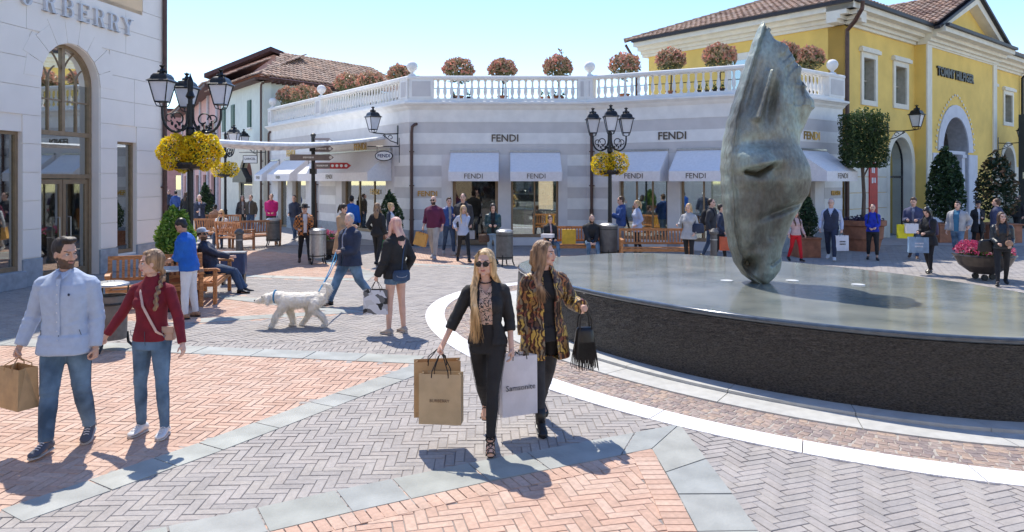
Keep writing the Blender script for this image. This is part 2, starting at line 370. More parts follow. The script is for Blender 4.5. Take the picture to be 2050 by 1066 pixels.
# slate slabs along the borders of the fields
def slabs(poly, idx, wd, nm, m, z, Ls, side=1, gap=.008, par=pave, cap=True):
    # offset polyline outward by wd and cut into slabs
    pts = [Vector((*poly[i], 0)) for i in idx]; off = []
    for i, p in enumerate(pts):
        ds = []
        if i: ds.append((p - pts[i - 1]).normalized())
        if i < len(pts) - 1: ds.append((pts[i + 1] - p).normalized())
        ns = [Vector((-d.y, d.x, 0)) * side for d in ds]; n = sum(ns, Vector()) / len(ns)
        n = n / max(n.dot(ns[0]), .25) if n.length else ns[0]; n = n.normalized() * min(n.length, 2.6); off.append(p + n * wd)
    for i in range(len(pts) - 1):
        L = (pts[i + 1] - pts[i]).length; t = 0
        while t < L - 1e-4:
            l = random.uniform(*Ls); e = t + l
            if L - e < Ls[0] * .6: e = L
            f0, f1 = (t + gap / 2) / L, (e - gap / 2) / L
            a, b = pts[i].lerp(pts[i + 1], f0), pts[i].lerp(pts[i + 1], f1); c_, d_ = off[i].lerp(off[i + 1], f1), off[i].lerp(off[i + 1], f0)
            q = [a, b, c_, d_]
            if ((b - a).cross(c_ - a)).z < 0: q = q[::-1]
            cen = sum(q, Vector()) / 4
            if abs(cen.x) < cen.y * .72 + .6 and cen.y > 4.2:
                bm = MB(); zz = z + random.uniform(-.0015, .0015); lo = [(v.x - cen.x, v.y - cen.y, -.03) for v in q]
                k = 1 - .006 / max(.1, (a - b).length)
                hi = [(x * k, y * k, zz) for x, y, _ in lo]
                bm.hexa(lo, hi); o = bm.build(nm, m, par); o.location = (cen.x, cen.y, 0)
            t = e
SW = .40
slabs(OR1, list(range(0, 10)), SW, "slate_slab", M_slate, .006, (.5, .9), 1)
slabs(OR2, [2, 3, 4, 5, 6, 7], SW * .82, "slate_slab", M_slate, .006, (.5, .9), -1)
slabs(OR2, [7, 8, 9], SW * 1.0, "slate_slab", M_slate, .007, (.7, 1.1), -1)
slabs(OR3, [4, 0, 1, 2], SW, "slate_slab", M_slate, .006, (.7, 1.1), -1 if False else 1)
slabs(OR4, [1, 0, 6, 5, 4], SW, "slate_slab", M_slate, .006, (.7, 1.1), -1)
slabs(OR5, [4, 0, 1, 2], SW, "slate_slab", M_slate, .006, (.7, 1.1), 1)
# soldier course of bricks just inside the nearest orange field
def soldiers(pts, side, wd=.2, th=.088, zt=.003):
    k = 0
    for i in range(len(pts) - 1):
        a, b = Vector((*pts[i], 0)), Vector((*pts[i + 1], 0)); d = (b - a).normalized(); n = Vector((-d.y, d.x, 0)) * side; L = (b - a).length
        m = max(1, round(L / th)); st = L / m
        for j in range(m):
            c = a + d * (st * (j + .5)) + n * (wd / 2)
            if not (abs(c.x) < c.y * .703 + .1): continue
            bm = MB(); h, e = st / 2 - .003, .004
            lo = [(-h, -wd / 2 + .003, -.02), (h, -wd / 2 + .003, -.02), (h, wd / 2 - .003, -.02), (-h, wd / 2 - .003, -.02)]
            bm.hexa(lo, [(x * .95, y * .98, zt) for x, y, _ in lo]); o = bm.build("border_brick", M_orange, pave)
            o.location = (c.x, c.y, 0); o.rotation_euler = (0, 0, math.atan2(d.y, d.x)); k += 1
soldiers(OR1[1:7], -1); soldiers(OR1[6:10], -1, zt=.0045)
# rings round the pool: kerb, cobbles, white granite
def ring_pieces(k0, k1, n, nm, m, z, z0=-.03, gap=.006):
    for i in range(n):
        t0, t1 = 2 * PI * i / n + gap / 6, 2 * PI * (i + 1) / n - gap / 6; sub = 6
        ts = [t0 + (t1 - t0) * j / sub for j in range(sub + 1)]
        c = ell_pt((t0 + t1) / 2, (k0 + k1) / 2)
        if abs(c.x) > c.y * .72 + 1.2: continue
        rings = []
        for t in ts:
            a, b = ell_pt(t, k0 + .002) - c, ell_pt(t, k1 - .002) - c
            rings.append([(a.x, a.y, z0), (b.x, b.y, z0), (b.x, b.y, z), (a.x, a.y, z)])
        b_ = MB(); b_.loft(rings[::-1]); o = b_.build(nm, m, pave); o.location = (c.x, c.y, 0)
ring_pieces(K2, K3, 26, "granite_slab", M_granite, .008)
ring_pieces(.24, K1, 22, "kerb_slab", M_kerb, .012)
ring_pieces(-.12, .24, 22, "kerb_step", M_kerb, .045)
cob = []; dens = .088
lay_rows = int((K2 - K1) / dens)
tt = np.linspace(0, 2 * PI, 4000); E0 = np.array([ell_pt(t, (K1 + K2) / 2)[:2] for t in tt]); sl = np.r_[0, np.cumsum(np.hypot(*np.diff(E0, axis=0).T))]
tot = sl[-1]; s_ = 0
while s_ < tot:
    for r_ in range(lay_rows + 1):
        k = K1 + dens * (r_ + .5); 
        if k > K2 - .02: continue
        ss = s_ + .10 * math.sin((k - K1) / (K2 - K1) * PI) * 1.6 + random.uniform(-.01, .01)   # fanned rows
        t = np.interp(ss % tot, sl, tt); c = ell_pt(t, k + random.uniform(-.006, .006)); n = ell_pt(t + .01, k) - ell_pt(t - .01, k)
        if c.y > 4.3 and abs(c.x) < c.y * .705 + .2:
            cob.append((c.x, c.y, math.atan2(n.y, n.x) + random.uniform(-.25, .25)))
    s_ += dens
lay(cob, "cobble", "cobbles_beyond", M_cobble, .080, .078, 300)
m = MB(); NN = 160; rr = []
for i in range(NN): a, b = ell_pt(2 * PI * i / NN, K1 - .01, 0), ell_pt(2 * PI * i / NN, K2 + .01, 0); rr.append([(a.x, a.y, -.02), (b.x, b.y, -.02), (b.x, b.y, -.0045), (a.x, a.y, -.0045)])
rr.append(rr[0]); m.loft(rr[::-1], caps=False); m.build('sand_joint_bed', mat('pale_joint_sand', (.42, .38, .33), .9, 0, .1, 20), pave)
# ------------------------------------------------------------------ fountain pool
PH = .83
wat = bpy.data.materials.new("still_water_over_slate"); wat.use_nodes = True; n = wat.node_tree.nodes; L = wat.node_tree.links; p = n["Principled BSDF"]
p.inputs["Roughness"].default_value = .6; p.inputs["Coat Weight"].default_value = 1; p.inputs["Coat Roughness"].default_value = .04; p.inputs["Coat IOR"].default_value = 1.33
tc = n.new("ShaderNodeTexCoord"); no = n.new("ShaderNodeTexNoise"); no.inputs["Scale"].default_value = 1.3; no.inputs["Detail"].default_value = 8; L.new(tc.outputs["Object"], no.inputs[0])
cr = n.new("ShaderNodeValToRGB"); cr.color_ramp.elements[0].position = .3; cr.color_ramp.elements[0].color = (.08, .10, .09, 1); cr.color_ramp.elements[1].position = .7; cr.color_ramp.elements[1].color = (.25, .26, .22, 1)
L.new(no.outputs[0], cr.inputs[0]); L.new(cr.outputs[0], p.inputs["Base Color"])
mp = n.new("ShaderNodeMapping"); mp.inputs["Scale"].default_value = (1, 3, 1); L.new(tc.outputs["Object"], mp.inputs[0])
nb = n.new("ShaderNodeTexNoise"); nb.inputs["Scale"].default_value = 7; nb.inputs["Detail"].default_value = 4; L.new(mp.outputs[0], nb.inputs[0])
bm = n.new("ShaderNodeBump"); bm.inputs["Strength"].default_value = .16; bm.inputs["Distance"].default_value = .01; L.new(nb.outputs[0], bm.inputs["Height"]); L.new(bm.outputs[0], p.inputs["Coat Normal"]); L.new(bm.outputs[0], p.inputs["Normal"])
M_cascade = mat("wet_black_granite", (.085, .075, .064), .20, 0, .6, 40, .8, 190, stretch=(1, 1, 3), spec=.7)
M_rim = mat("polished_rim", (.06, .075, .09), .12, 0, .2, 10, coat=1)
fnt = thing("fountain", "low oval black fountain pool with water sheeting down its ribbed side", "fountain", (EC[0], EC[1], 0))
def topd(t):                                         # the plan is a little blunter at its far-left end
    return -.85 * math.exp(-((((t - PI + PI) % (2 * PI)) - PI) / .55) ** 2)
def pool_ring(k, z, N=520, fr=1.0, jig=0):
    out = []
    for i in range(N):
        t = 2 * PI * i / N; kk = k + topd(t) * fr + (random.uniform(-jig, jig) if jig else 0)
        v = ell_pt(t, kk); out.append((v.x - EC[0], v.y - EC[1], z + (random.uniform(-jig, jig) * .5 if jig else 0)))
    return out
rings = []; nc = 44; hgt = PH - .07
for i in range(nc):
    z = .0 + hgt * i / nc; fr = i / nc; rings.append(pool_ring(-.01, z, fr=.5 + .5 * fr, jig=.004)); rings.append(pool_ring(-.01 - .009, z + hgt / nc * .8, fr=.5 + .5 * fr, jig=.004))
b_ = MB(); b_.loft(rings, caps=False); b_.build("cascade_wall", M_cascade, fnt)
b_ = MB(); rr = []
for q in range(9):
    a = PI * q / 8; rr.append(pool_ring(-.03 + .035 * math.sin(a), PH - .035 - .035 * math.cos(a), N=260))
b_.loft(rr, caps=False); b_.build("rim", M_rim, fnt, smooth=True)
b_ = MB(); b_.add(pool_ring(-.03, PH - .0008, N=200), [tuple(range(200))]); b_.build("water_surface", wat, fnt)
# small floodlight discs set in the slate
for px, py in ((1455, 563), (1586, 563), (1718, 571)):
    c = gp(px, py, PH); b_ = MB(); b_.lathe([(.09, 0), (.09, .012), (.07, .014)], 14, (c.x - EC[0], c.y - EC[1], PH - .001)); b_.build("underwater_light", mat("white_lens", (.7, .72, .72), .3), fnt)
# ------------------------------------------------------------------ shop building with the balustrade terrace
P0, P1, P2_, P3, P4 = (-12.44, 37.4), (-3.62, 25.75), (2.65, 25.8), (8.1, 22.9), (11.65, 25.7)
ORG = P1
bt = thing("boutique_building", "white and lilac striped single-storey boutique with balustraded roof terrace and canvas awnings", "shop building", (P1[0], P1[1], 0))
SEGS = [Seg(P0, P1, ORG), Seg(P1, P2_, ORG), Seg(P2_, P3, ORG), Seg(P3, P4, ORG)]
SA, SB, SC_, SD = SEGS
SH = .385; STOP = 4.37
def stripes(seg, spans, par):                        # alternating courses; (u0,u1,z0,z1)
    for u0, u1, z0, z1 in spans:
        k = 0; z = STOP
        while z > z0 + .02:
            zb = max(z - SH, z0)
            if z <= z1 + .02:
                m = MB(seg.M); m.box(u0, u1, -.012 if k % 2 else -.006, 0, zb, z)
                m.build("stripe_course", M_lilac if k % 2 == 0 else M_white, par)
            z -= SH; k += 1
def window(seg, par, u0, u1, z0, z1, nv=0, show=1, room=1.6, seed=0, frame=M_bronze, th=.07, glass=None, rec=.22, hz=(), wallc=None):
    m = MB(seg.M); e = th
    m.box(u0, u0 + e, rec - .05, rec + .03, z0, z1); m.box(u1 - e, u1, rec - .05, rec + .03, z0, z1)
    m.box(u0 + e, u1 - e, rec - .05, rec + .03, z1 - e, z1); m.box(u0 + e, u1 - e, rec - .05, rec + .03, z0, z0 + e * 1.6)
    for i in range(nv):
        c = u0 + (u1 - u0) * (i + 1) / (nv + 1); m.box(c - .025, c + .025, rec - .04, rec + .02, z0 + e * 1.6, z1 - e)
    for h in hz: m.box(u0 + e, u1 - e, rec - .038, rec + .022, h, h + .05)
    fo = m.build("window_frame", frame, par)
    m = MB(seg.M); m.box(u0 + e, u1 - e, rec - .004, rec + .004, z0 + e, z1 - e); m.build("pane", glass or M_glass, fo)
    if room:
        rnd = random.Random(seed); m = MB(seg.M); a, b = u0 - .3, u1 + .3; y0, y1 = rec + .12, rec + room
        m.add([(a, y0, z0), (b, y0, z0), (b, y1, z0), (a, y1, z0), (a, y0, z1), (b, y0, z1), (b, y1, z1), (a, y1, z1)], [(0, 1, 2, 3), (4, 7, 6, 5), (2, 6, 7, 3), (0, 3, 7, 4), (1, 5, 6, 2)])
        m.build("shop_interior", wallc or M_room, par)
        cols = [mat("display_%d" % i, c, .6) for i, c in enumerate([(.5, .42, .3), (.6, .57, .52), (.28, .05, .06), (.05, .06, .12), (.35, .2, .35), (.08, .05, .03), (.7, .55, .25)])]
        m = MB(seg.M); m.cur = 0
        if not show: return fo
        for i in range(int((u1 - u0) / .5) + 1):
            c = u0 + .25 + i * .5 + rnd.uniform(-.1, .1)
            if c > u1 - .15: break
            m.cur = rnd.randrange(7); h = rnd.uniform(.5, 1.0)
            if rnd.random() < .5:                    # dressed stand: torso, neck, head
                yy = y0 + rnd.uniform(.25, .6)
                m.tube([(c, yy, z0 + .05), (c, yy, z0 + .6), (c, yy, z0 + 1.0), (c, yy, z0 + 1.25), (c, yy, z0 + 1.45), (c, yy, z0 + 1.5)], [(.13, .1), (.17, .12), (.13, .1), (.18, .11), (.15, .09), (.05, .05)], 10)
                m.cur = 1; m.ell((c, yy, z0 + 1.64), (.08, .09, .11))
            else:                                    # plinth with bags
                m.box(c - .18, c + .18, y0 + .2, y0 + .55, z0, z0 + h); m.cur = rnd.randrange(7)
                m.hexa([(c - .13, y0 + .28, z0 + h), (c + .13, y0 + .28, z0 + h), (c + .13, y0 + .42, z0 + h), (c - .13, y0 + .42, z0 + h)], [(c - .1, y0 + .31, z0 + h + .2), (c + .1, y0 + .31, z0 + h + .2), (c + .1, y0 + .39, z0 + h + .2), (c - .1, y0 + .39, z0 + h + .2)])
                m.tube([(c - .07, y0 + .35, z0 + h + .2), (c - .05, y0 + .35, z0 + h + .3), (c + .05, y0 + .35, z0 + h + .3), (c + .07, y0 + .35, z0 + h + .2)], .01, 5)
        for k in range(3):
            zz = z0 + .7 + k * .6
            if zz < z1 - .2: m.cur = 1; m.box(u0, u1, y1 - .35, y1 - .05, zz, zz + .03)
            for q in range(int((u1 - u0) / .3)):
                if rnd.random() < .7 and zz < z1 - .4: m.cur = rnd.randrange(7); x = u0 + .1 + q * .3; m.box(x, x + .2, y1 - .3, y1 - .12, zz + .03, zz + .03 + rnd.uniform(.12, .28))
        if m.v: m.build("window_display", cols, par)
    return fo
def awning(seg, par, u0, u1, zt=3.32, zf=2.60, zb=2.28, out=1.05, word="FENDI", ts=.24):
    m = MB(seg.M); N = 6
    # sloping canopy with end cheeks, one sewn cover with a straight valance
    top = [[(u0, -.02, zt), (u1, -.02, zt)]]
    th = .012
    def q(a, b, c, d): m.add([a, b, c, d], [(0, 1, 2, 3)])
    ins = 0.0
    A, B, Cc, D = (u0, -.03, zt), (u1, -.03, zt), (u1, -out, zf), (u0, -out, zf)
    pts = []
    for i in range(N + 1):
        f = i / N; sag = -.025 * math.sin(PI * f); pts.append([(u0 + (u1 - u0) * k / 8, -.03 + (-out + .03) * f, zt + (zf - zt) * f + sag * (1 + .4 * math.sin(k * 2.1))) for k in range(9)])
    for i in range(N):
        for k in range(8): m.add([pts[i][k], pts[i][k + 1], pts[i + 1][k + 1], pts[i + 1][k]], [(3, 2, 1, 0)])
    for i in range(8): m.add([pts[N][i], pts[N][i + 1], (pts[N][i + 1][0], -out - .004, zb), (pts[N][i][0], -out - .004, zb)], [(3, 2, 1, 0)])
    for x in (u0, u1):
        m.add([(x, -.03, zt), (x, -out, zf), (x, -out, zb), (x, -.03, zb)], [(0, 1, 2, 3) if x == u0 else (3, 2, 1, 0)])
    a = m.build("awning", M_fabric, par)
    s_ = a.modifiers.new("cloth", 'SOLIDIFY'); s_.thickness = .012
    m = MB(seg.M); m.box(u0 - .02, u1 + .02, -.09, -.01, zt - .01, zt + .05); m.tube([(u0 + .02, -out + .02, zb + .03), (u1 - .02, -out + .02, zb + .03)], .018, 6)
    for x in (u0 + .05, u1 - .05): m.tube([(x, -.02, zf - .1), (x, -out + .02, zf - .04)], .014, 6)
    m.build("awning_bar", M_steel, a)
    if word: text("awning_lettering", word, ts, seg.M @ T((u0 + u1) / 2, -out - .012, (zf + zb) / 2 + .005), M_letter, a, .002)
    return a
def openings(seg, wins, arch=()):
    m = MB(seg.M); wall_open(m, 0, seg.L, 0, 4.37, .5, wins, arch); m.build("wall", M_pier, bt)
UB = SB.u; UC = SC_.u; UA = SA.u; UD = SD.u
d1 = (UB(906), UB(997), 0, 2.5); w2 = (UB(1023), UB(1118), .28, 2.5)
w3 = (UC(1240), UC(1336), .28, 2.5); w4 = (UC(1362), UC(1452), .28, 2.5)
wD = (UD(1592), UD(1632), .28, 2.5)
wA1 = (UA(556), UA(575), 0, 2.5); wA2 = (UA(585), UA(612), 0, 2.5); wA3 = (UA(684), UA(772), .28, 2.5)
openings(SA, [wA1, wA2, wA3]); openings(SB, [d1, w2]); openings(SC_, [w3, w4]); openings(SD, [wD])
stripes(SB, [(0, SB.L, 3.22, 4.37), (0, UB(884), .55, 3.22), (UB(1136), SB.L, .55, 3.22)], bt)
stripes(SC_, [(0, SC_.L, 3.22, 4.37), (0, UC(1225), .55, 3.22)], bt)
stripes(SD, [(0, SD.L, 3.22, 4.37), (UD(1650), SD.L, .55, 3.22)], bt)
stripes(SA, [(0, SA.L, 3.6, 4.37), (UA(790), SA.L, .55, 3.6), (UA(640), UA(672), .55, 2.6)], bt)
for sg, pl in ((SA, [(0, wA1[0]), (wA1[1], wA2[0]), (wA2[1], wA3[0]), (wA3[1], SA.L)]), (SB, [(0, d1[0]), (d1[1], w2[0]), (w2[1], SB.L)]), (SC_, [(0, w3[0]), (w3[1], w4[0]), (w4[1], SC_.L)]), (SD, [(0, wD[0]), (wD[1], SD.L)])):
    for a, b in pl:
        if b - a > .05: m = MB(sg.M); m.box(a, b, -.035, 0, 0, .55); m.build("plinth_stone", M_plinth, bt, bevel=.008)
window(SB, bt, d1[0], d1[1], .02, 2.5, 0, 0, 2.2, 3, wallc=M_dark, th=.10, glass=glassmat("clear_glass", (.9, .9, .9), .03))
window(SB, bt, w2[0], w2[1], w2[2], w2[3], 1, 1, 1.8, 4); window(SC_, bt, *w3, 2, 1, 1.8, 5); window(SC_, bt, *w4, 1, 1, 1.8, 6)
window(SD, bt, *wD, 0, 1, 1.5, 7); window(SA, bt, *wA1, 0, 1, 1.5, 8); window(SA, bt, *wA2, 0, 1, 1.5, 9); window(SA, bt, *wA3, 2, 1, 1.8, 10)
aw = [awning(SB, bt, UB(903), UB(998)), awning(SB, bt, UB(1022), UB(1120)),
      awning(SC_, bt, UC(1240), UC(1338)), awning(SC_, bt, UC(1357), UC(1462)),
      awning(SD, bt, UD(1588), UD(1650), out=1.15), awning(SA, bt, UA(640), UA(785), zt=3.45, out=1.0),
      awning(SA, bt, UA(545), UA(560), zt=3.3, out=.9, ts=.2), awning(SA, bt, UA(572), UA(618), zt=3.3, out=.9, ts=.2)]
for sg, px, sz, z in ((SB, 1011, .36, 3.79), (SC_, 1346, .36, 3.79), (SD, 1624, .38, 3.79), (SA, 722, .42, 3.62), (SA, 583, .42, 3.60)):
    text("shop_lettering", "FENDI", sz, sg.M @ T(sg.u(px), -.03, z), M_gold if sg in (SA, SD) else M_letter, bt, .008, bold=.005)
for sg, px, sz, z in ((SB, 856, .26, 1.83), (SD, 1672, .22, 1.86)): text("small_lettering", "FENDI", sz, sg.M @ T(sg.u(px), -.03, z), M_gold, bt, .01, bold=.004)
text("window_lettering", "FENDI", .3, SA.M @ T(UA(742), .17, 1.85), M_gold, bt, .004)
# frieze, cornice, balustrade base and rail, all along the four faces
def band(nm, prof, m_, close=True):                 # profile points (out, z) swept along the building outline
    pts = [Vector(p) for p in (P0, P1, P2_, P3, P4)]; mb = MB(T(-ORG[0], -ORG[1], 0)); rings = []
    for i, p in enumerate(pts):
        ds = []
        if i: ds.append((p - pts[i - 1]).normalized())
        if i < 4: ds.append((pts[i + 1] - p).normalized())
        ns = [Vector((d.y, -d.x)) for d in ds]; n_ = sum(ns, Vector((0, 0))) / len(ns); n_ = n_ / n_.dot(ns[0])
        rings.append([(p.x + n_.x * o, p.y + n_.y * o, z) for o, z in prof])
    mb.loft(rings); return mb.build(nm, m_, bt)
band("frieze", [(-.4, 4.37), (.0, 4.37), (.02, 4.37), (.02, 4.80), (-.4, 4.80)], M_white)
band("cornice", [(-.5, 4.80), (.03, 4.80), (.07, 4.86), (.10, 4.86), (.13, 4.92), (.22, 4.98), (.27, 5.0), (.27, 5.06), (.14, 5.10), (-.5, 5.10)], M_white)
band("balustrade_plinth", [(-.22, 5.10), (.08, 5.10), (.08, 5.2), (-.22, 5.2)], M_white)
band("handrail", [(-.24, 5.87), (.09, 5.87), (.12, 5.91), (.12, 5.97), (.09, 6.0), (-.24, 6.0), (-.27, 5.95), (-.27, 5.9)], M_white)
ro = MB(T(-ORG[0], -ORG[1], 0)); ro.add([(x, y, 5.08) for x, y in [(-12.3, 37.6), (-3.4, 26.2), (2.6, 26.2), (8.1, 23.4), (11.3, 26.0), (6, 35), (-8, 42)]], [tuple(range(7))[::-1]]); ro.build("terrace_floor", M_kerb, bt)
bprof = [(.055, 0), (.055, .05), (.035, .07), (.03, .10), (.058, .17), (.07, .25), (.06, .34), (.034, .45), (.03, .52), (.04, .56), (.03, .59), (.05, .62), (.055, .67)]
bme = None
def baluster(p):
    global bme
    if bme is None: m = MB(); m.lathe(bprof, 10); bme = m.mesh("baluster", M_white, True)
    o = bpy.data.objects.new("baluster", bme); C.objects.link(o); o.parent = bt; o.location = p
def pedestal(sg, a, b, ball=True, bu=None):
    m = MB(sg.M); m.box(a, b, -.10, .26, 5.2, 5.87); o = m.build("pedestal", M_white, bt)
    m = MB(sg.M); m.box(a + .1, b - .1, -.112, -.10, 5.27, 5.80); m.build("panel", M_lilac, o)
    if ball:
        c = (a + b) / 2 if bu is None else bu; p = sg.M @ Vector((c, .08, 6.0)); m = MB()
        m.lathe([(.13, 0), (.13, .05), (.06, .09), (.05, .13), (.10, .17), (.17, .24), (.2, .33), (.18, .43), (.11, .51), (.0, .54)], 16, p)
        m.build("ball_finial", M_white, bt, smooth=True)
def run(sg, a, b, sp=.235):
    n_ = max(1, int((b - a) / sp)); 
    for i in range(n_): baluster(sg.M @ Vector((a + (b - a) * (i + .5) / n_, .08, 5.2)))
pedestal(SB, .0, UB(868), True, .08); run(SB, UB(870), UB(1154)); pedestal(SB, UB(1156), SB.L - .02, True, UB(1181))
pedestal(SC_, .02, .25, False); run(SC_, .3, SC_.L - .5); pedestal(SC_, SC_.L - .5, SC_.L, False); pedestal(SD, 0, .3, False)
run(SD, .35, UD(1655)); pedestal(SD, UD(1655), SD.L, True)
pedestal(SA, SA.L - .55, SA.L - .02, False); run(SA, UA(640) + .3, SA.L - .6); pedestal(SA, UA(640) - .3, UA(640) + .3, True); run(SA, .5, UA(640) - .3); pedestal(SA, 0, .45, True)
m = MB()                                             # thin iron rail behind the balusters
for sg in SEGS:
    m.M = sg.M; m.tube([(.2, .5, 5.62), (sg.L - .2, .5, 5.62)], .014, 5)
    for i in range(int(sg.L / 1.5)): m.tube([(.5 + i * 1.5, .5, 5.08), (.5 + i * 1.5, .5, 5.62)], .012, 5)
m.build("terrace_rail", M_iron, bt)
def downpipe(seg, par, u, z1=4.3, m_=M_brown, gully=True, r=.055):
    m = MB(seg.M); m.tube([(u, -.10, .0), (u, -.10, z1 - .3), (u + .02, -.10, z1 - .1), (u + .1, -.07, z1 - .02), (u + .16, .02, z1)], r, 8)
    m.tube([(u, -.10, 0), (u, -.10, 1.3)], r * 1.3, 8)
    for k in range(3): m.box(u - r * 1.5, u + r * 1.5, -.12, .0, .9 + k * 1.2, .94 + k * 1.2)
    return m.build("downpipe", m_, par)
downpipe(SB, bt, UB(822) + .05); downpipe(SC_, bt, .22, 4.35); downpipe(SA, bt, UA(636), 3.2); downpipe(SA, bt, .12, 4.8)
# ------------------------------------------------------------------ tall cream shop on the left
lb = thing("corner_shop_building", "tall cream stone shop with arched bronze window and serif sign on the left edge", "shop building", (-10.6, 15, 0))
LD = Vector((.84, 5.4)).normalized(); A0 = Vector((-9.77, 20.4)) - LD * 19; SL = Seg((A0.x, A0.y), (-9.77, 20.4), (-10.6, 15)); UL = SL.u
WT = 11.0
arc = (UL(82), UL(198), 0, 4.35)                       # arched doorway; then two tall side windows
ulw = (UL(0) - 1.5, UL(43)); urw = (UL(233), UL(272))
m = MB(SL.M)
arch_z = SL.uz(138, 88)[1]; ar = (arc[1] - arc[0]) / 2
ops = [(ulw[0], ulw[1], .35, 3.35), (urw[0], urw[1], .42, 3.3)]
wall_open(m, 0, SL.L, 0, 6.02, .8, ops, [(arc[0], arc[1], .0, arch_z - ar)]); 
zpb = SL.uz(250, 22)[1]
m.box(0, SL.L, 0, .8, 6.02, WT); m.build("wall", M_burb, lb)
m = MB(SL.M); m.box(SL.L - 8, UL(283), -.03, 0, zpb + .02, 9.8); m.build("stucco_panel", M_peach, lb)
m = MB(SL.M); m.box(SL.L, SL.L + .02, 0, 8, 0, WT); m.box(SL.L - 3, SL.L, 8, 8.02, 0, WT); m.box(0, SL.L, -.35, .8, WT, WT + .35); m.build("return_wall", M_burb, lb)
# flush stone blocks with recessed joints: courses of facing slabs over the whole wall
def block_course(z0, z1, spans, j=.012):
    for a, b in spans:
        n_ = max(1, round((b - a) / 1.55)); 
        for i in range(n_):
            u0, u1 = a + (b - a) * i / n_, a + (b - a) * (i + 1) / n_
            if u1 < UL(0) - 1.7: continue
            m = MB(SL.M); m.box(u0 + (j / 2 if i else 0), u1 - j / 2, -.03, 0, z0 + j / 2, z1 - j / 2); m.build("facing_stone", M_burb, lb)
cz = [.62 + .62 * i for i in range(0, 18)]
for i in range(len(cz) - 1):
    z0, z1 = cz[i], cz[i + 1]; spans = []; zs = (z0 + z1) / 2
    blk = [(arc[0] - .02, arc[1] + .02)] if z0 < arch_z - ar else ([(arc[0] - .35, arc[1] + .35)] if z0 < arch_z - .05 else [])
    if z0 < 3.35: blk += [ulw, urw]
    if z1 > zpb + .3 and z0 < 9.8: blk += [(-5, UL(283) + .02)]
    blk.sort(); cur = 0
    for a, b in blk:
        if a > cur: spans.append((cur, a))
        cur = max(cur, b)
    if cur < SL.L: spans.append((cur, SL.L))
    block_course(z0, z1, spans)
k = 9; c_ = (arc[0] + arc[1]) / 2                     # voussoirs fanned round the arch
for i in range(k):
    q0, q1 = PI * i / k, PI * (i + 1) / k; r0, r1 = ar + .02, ar + (.62 if i % 2 else .5)
    m = MB(SL.M); g_ = .006
    P_ = [(c_ - r * math.cos(q), arch_z - ar + r * math.sin(q)) for r, q in ((r0, q0 + g_ / r0), (r1, q0 + g_ / r1), (r1, q1 - g_ / r1), (r0, q1 - g_ / r0))]
    m.prism(P_, -.038, 0); m.build("voussoir", M_burb, lb)
for a, b in ((0, ulw[0]), (ulw[1], arc[0]), (arc[1], urw[0]), (urw[1], SL.L)):
    if b > UL(0) - 1.6: m = MB(SL.M); m.box(max(a, 8), b, -.055, 0, 0, .60); m.build("plinth_stone", M_plinth, lb, bevel=.01)
for a, b in (ulw, urw): m = MB(SL.M); m.box(a - .02, b + .02, -.12, .3, 0, .36); m.build("plinth_stone", M_plinth, lb, bevel=.01)
# arched window with gothic tracery above the double door
rec = .26; zs_ = arch_z - ar; m = MB(SL.M); fa, fb = arc[0], arc[1]
arch_band(m, fa + .09, fb - .09, zs_, .09, rec - .06, rec + .04, z0=0)
for z in (2.35, 3.35): m.box(fa, fb, rec - .065, rec + .045, z, z + .10)
m.box(c_ - .045, c_ + .045, rec - .055, rec + .03, 3.45, arch_z - .05)
for u_ in (c_ - ar * .48, c_ + ar * .48): m.box(u_ - .018, u_ + .018, rec - .04, rec + .02, 3.45, zs_ + .05)
for z in (4.15,): m.box(fa + .09, fb - .09, rec - .035, rec + .015, z, z + .035)
def pane_arc(cx_, r, q0, q1, zz):
    n_ = 10; m.tube([(cx_ + r * math.cos(q0 + (q1 - q0) * i / n_), rec - .01, zz + r * math.sin(q0 + (q1 - q0) * i / n_)) for i in range(n_ + 1)], .018, 6)
for sg_ in (-1, 1):
    for f0 in (0, .48, 1.0):
        pass
    pane_arc(c_ + sg_ * ar * 1.0, ar * 1.0, PI / 2 + sg_ * PI / 2, PI / 2 + sg_ * PI / 2 * .33, zs_)
    pane_arc(c_ + sg_ * ar * .0, ar * .48, PI / 2 - sg_ * PI / 2, PI / 2 - sg_ * PI * .18, zs_)
    pane_arc(c_ + sg_ * ar * .96, ar * .48, PI / 2 + sg_ * PI / 2, PI / 2 + sg_ * PI * .18, zs_)
    pane_arc(c_ + sg_ * ar * .0, ar * .96, PI / 2 - sg_ * PI / 2, PI / 2 - sg_ * PI * .2, zs_)
fr = m.build("window_frame", M_bronze, lb)
m = MB(SL.M); m.box(fa + .09, fb - .09, rec - .003, rec + .005, 2.45, zs_)
n_ = 12; poly = [(c_ - (ar - .09) * math.cos(PI * i / n_), zs_ + (ar - .09) * math.sin(PI * i / n_)) for i in range(n_ + 1)]; m.prism(poly, rec - .003, rec + .005)
m.build("pane", M_glass2, fr)
for a, b in ((fa + .09, c_ - .01), (c_ + .01, fb - .09)):
    m = MB(SL.M); e = .09; m.box(a, a + e, rec - .03, rec + .03, .04, 2.33); m.box(b - e, b, rec - .03, rec + .03, .04, 2.33); m.box(a + e, b - e, rec - .03, rec + .03, 2.22, 2.33); m.box(a + e, b - e, rec - .03, rec + .03, .04, .22)
    dr = m.build("door", M_bronze, lb); m = MB(SL.M); m.box(a + e, b - e, rec - .003, rec + .004, .22, 2.22); m.build("pane", M_glass, dr)
    hx = (b - .16) if a < c_ - .1 else (a + .16); m = MB(SL.M); m.tube([(hx, rec - .03, .95), (hx, rec - .10, .95), (hx, rec - .10, 1.45), (hx, rec - .03, 1.45)], .014, 6); m.build("handle", M_steel, dr)
m = MB(SL.M); m.M = SL.M; a, b = fa - .5, fb + .5
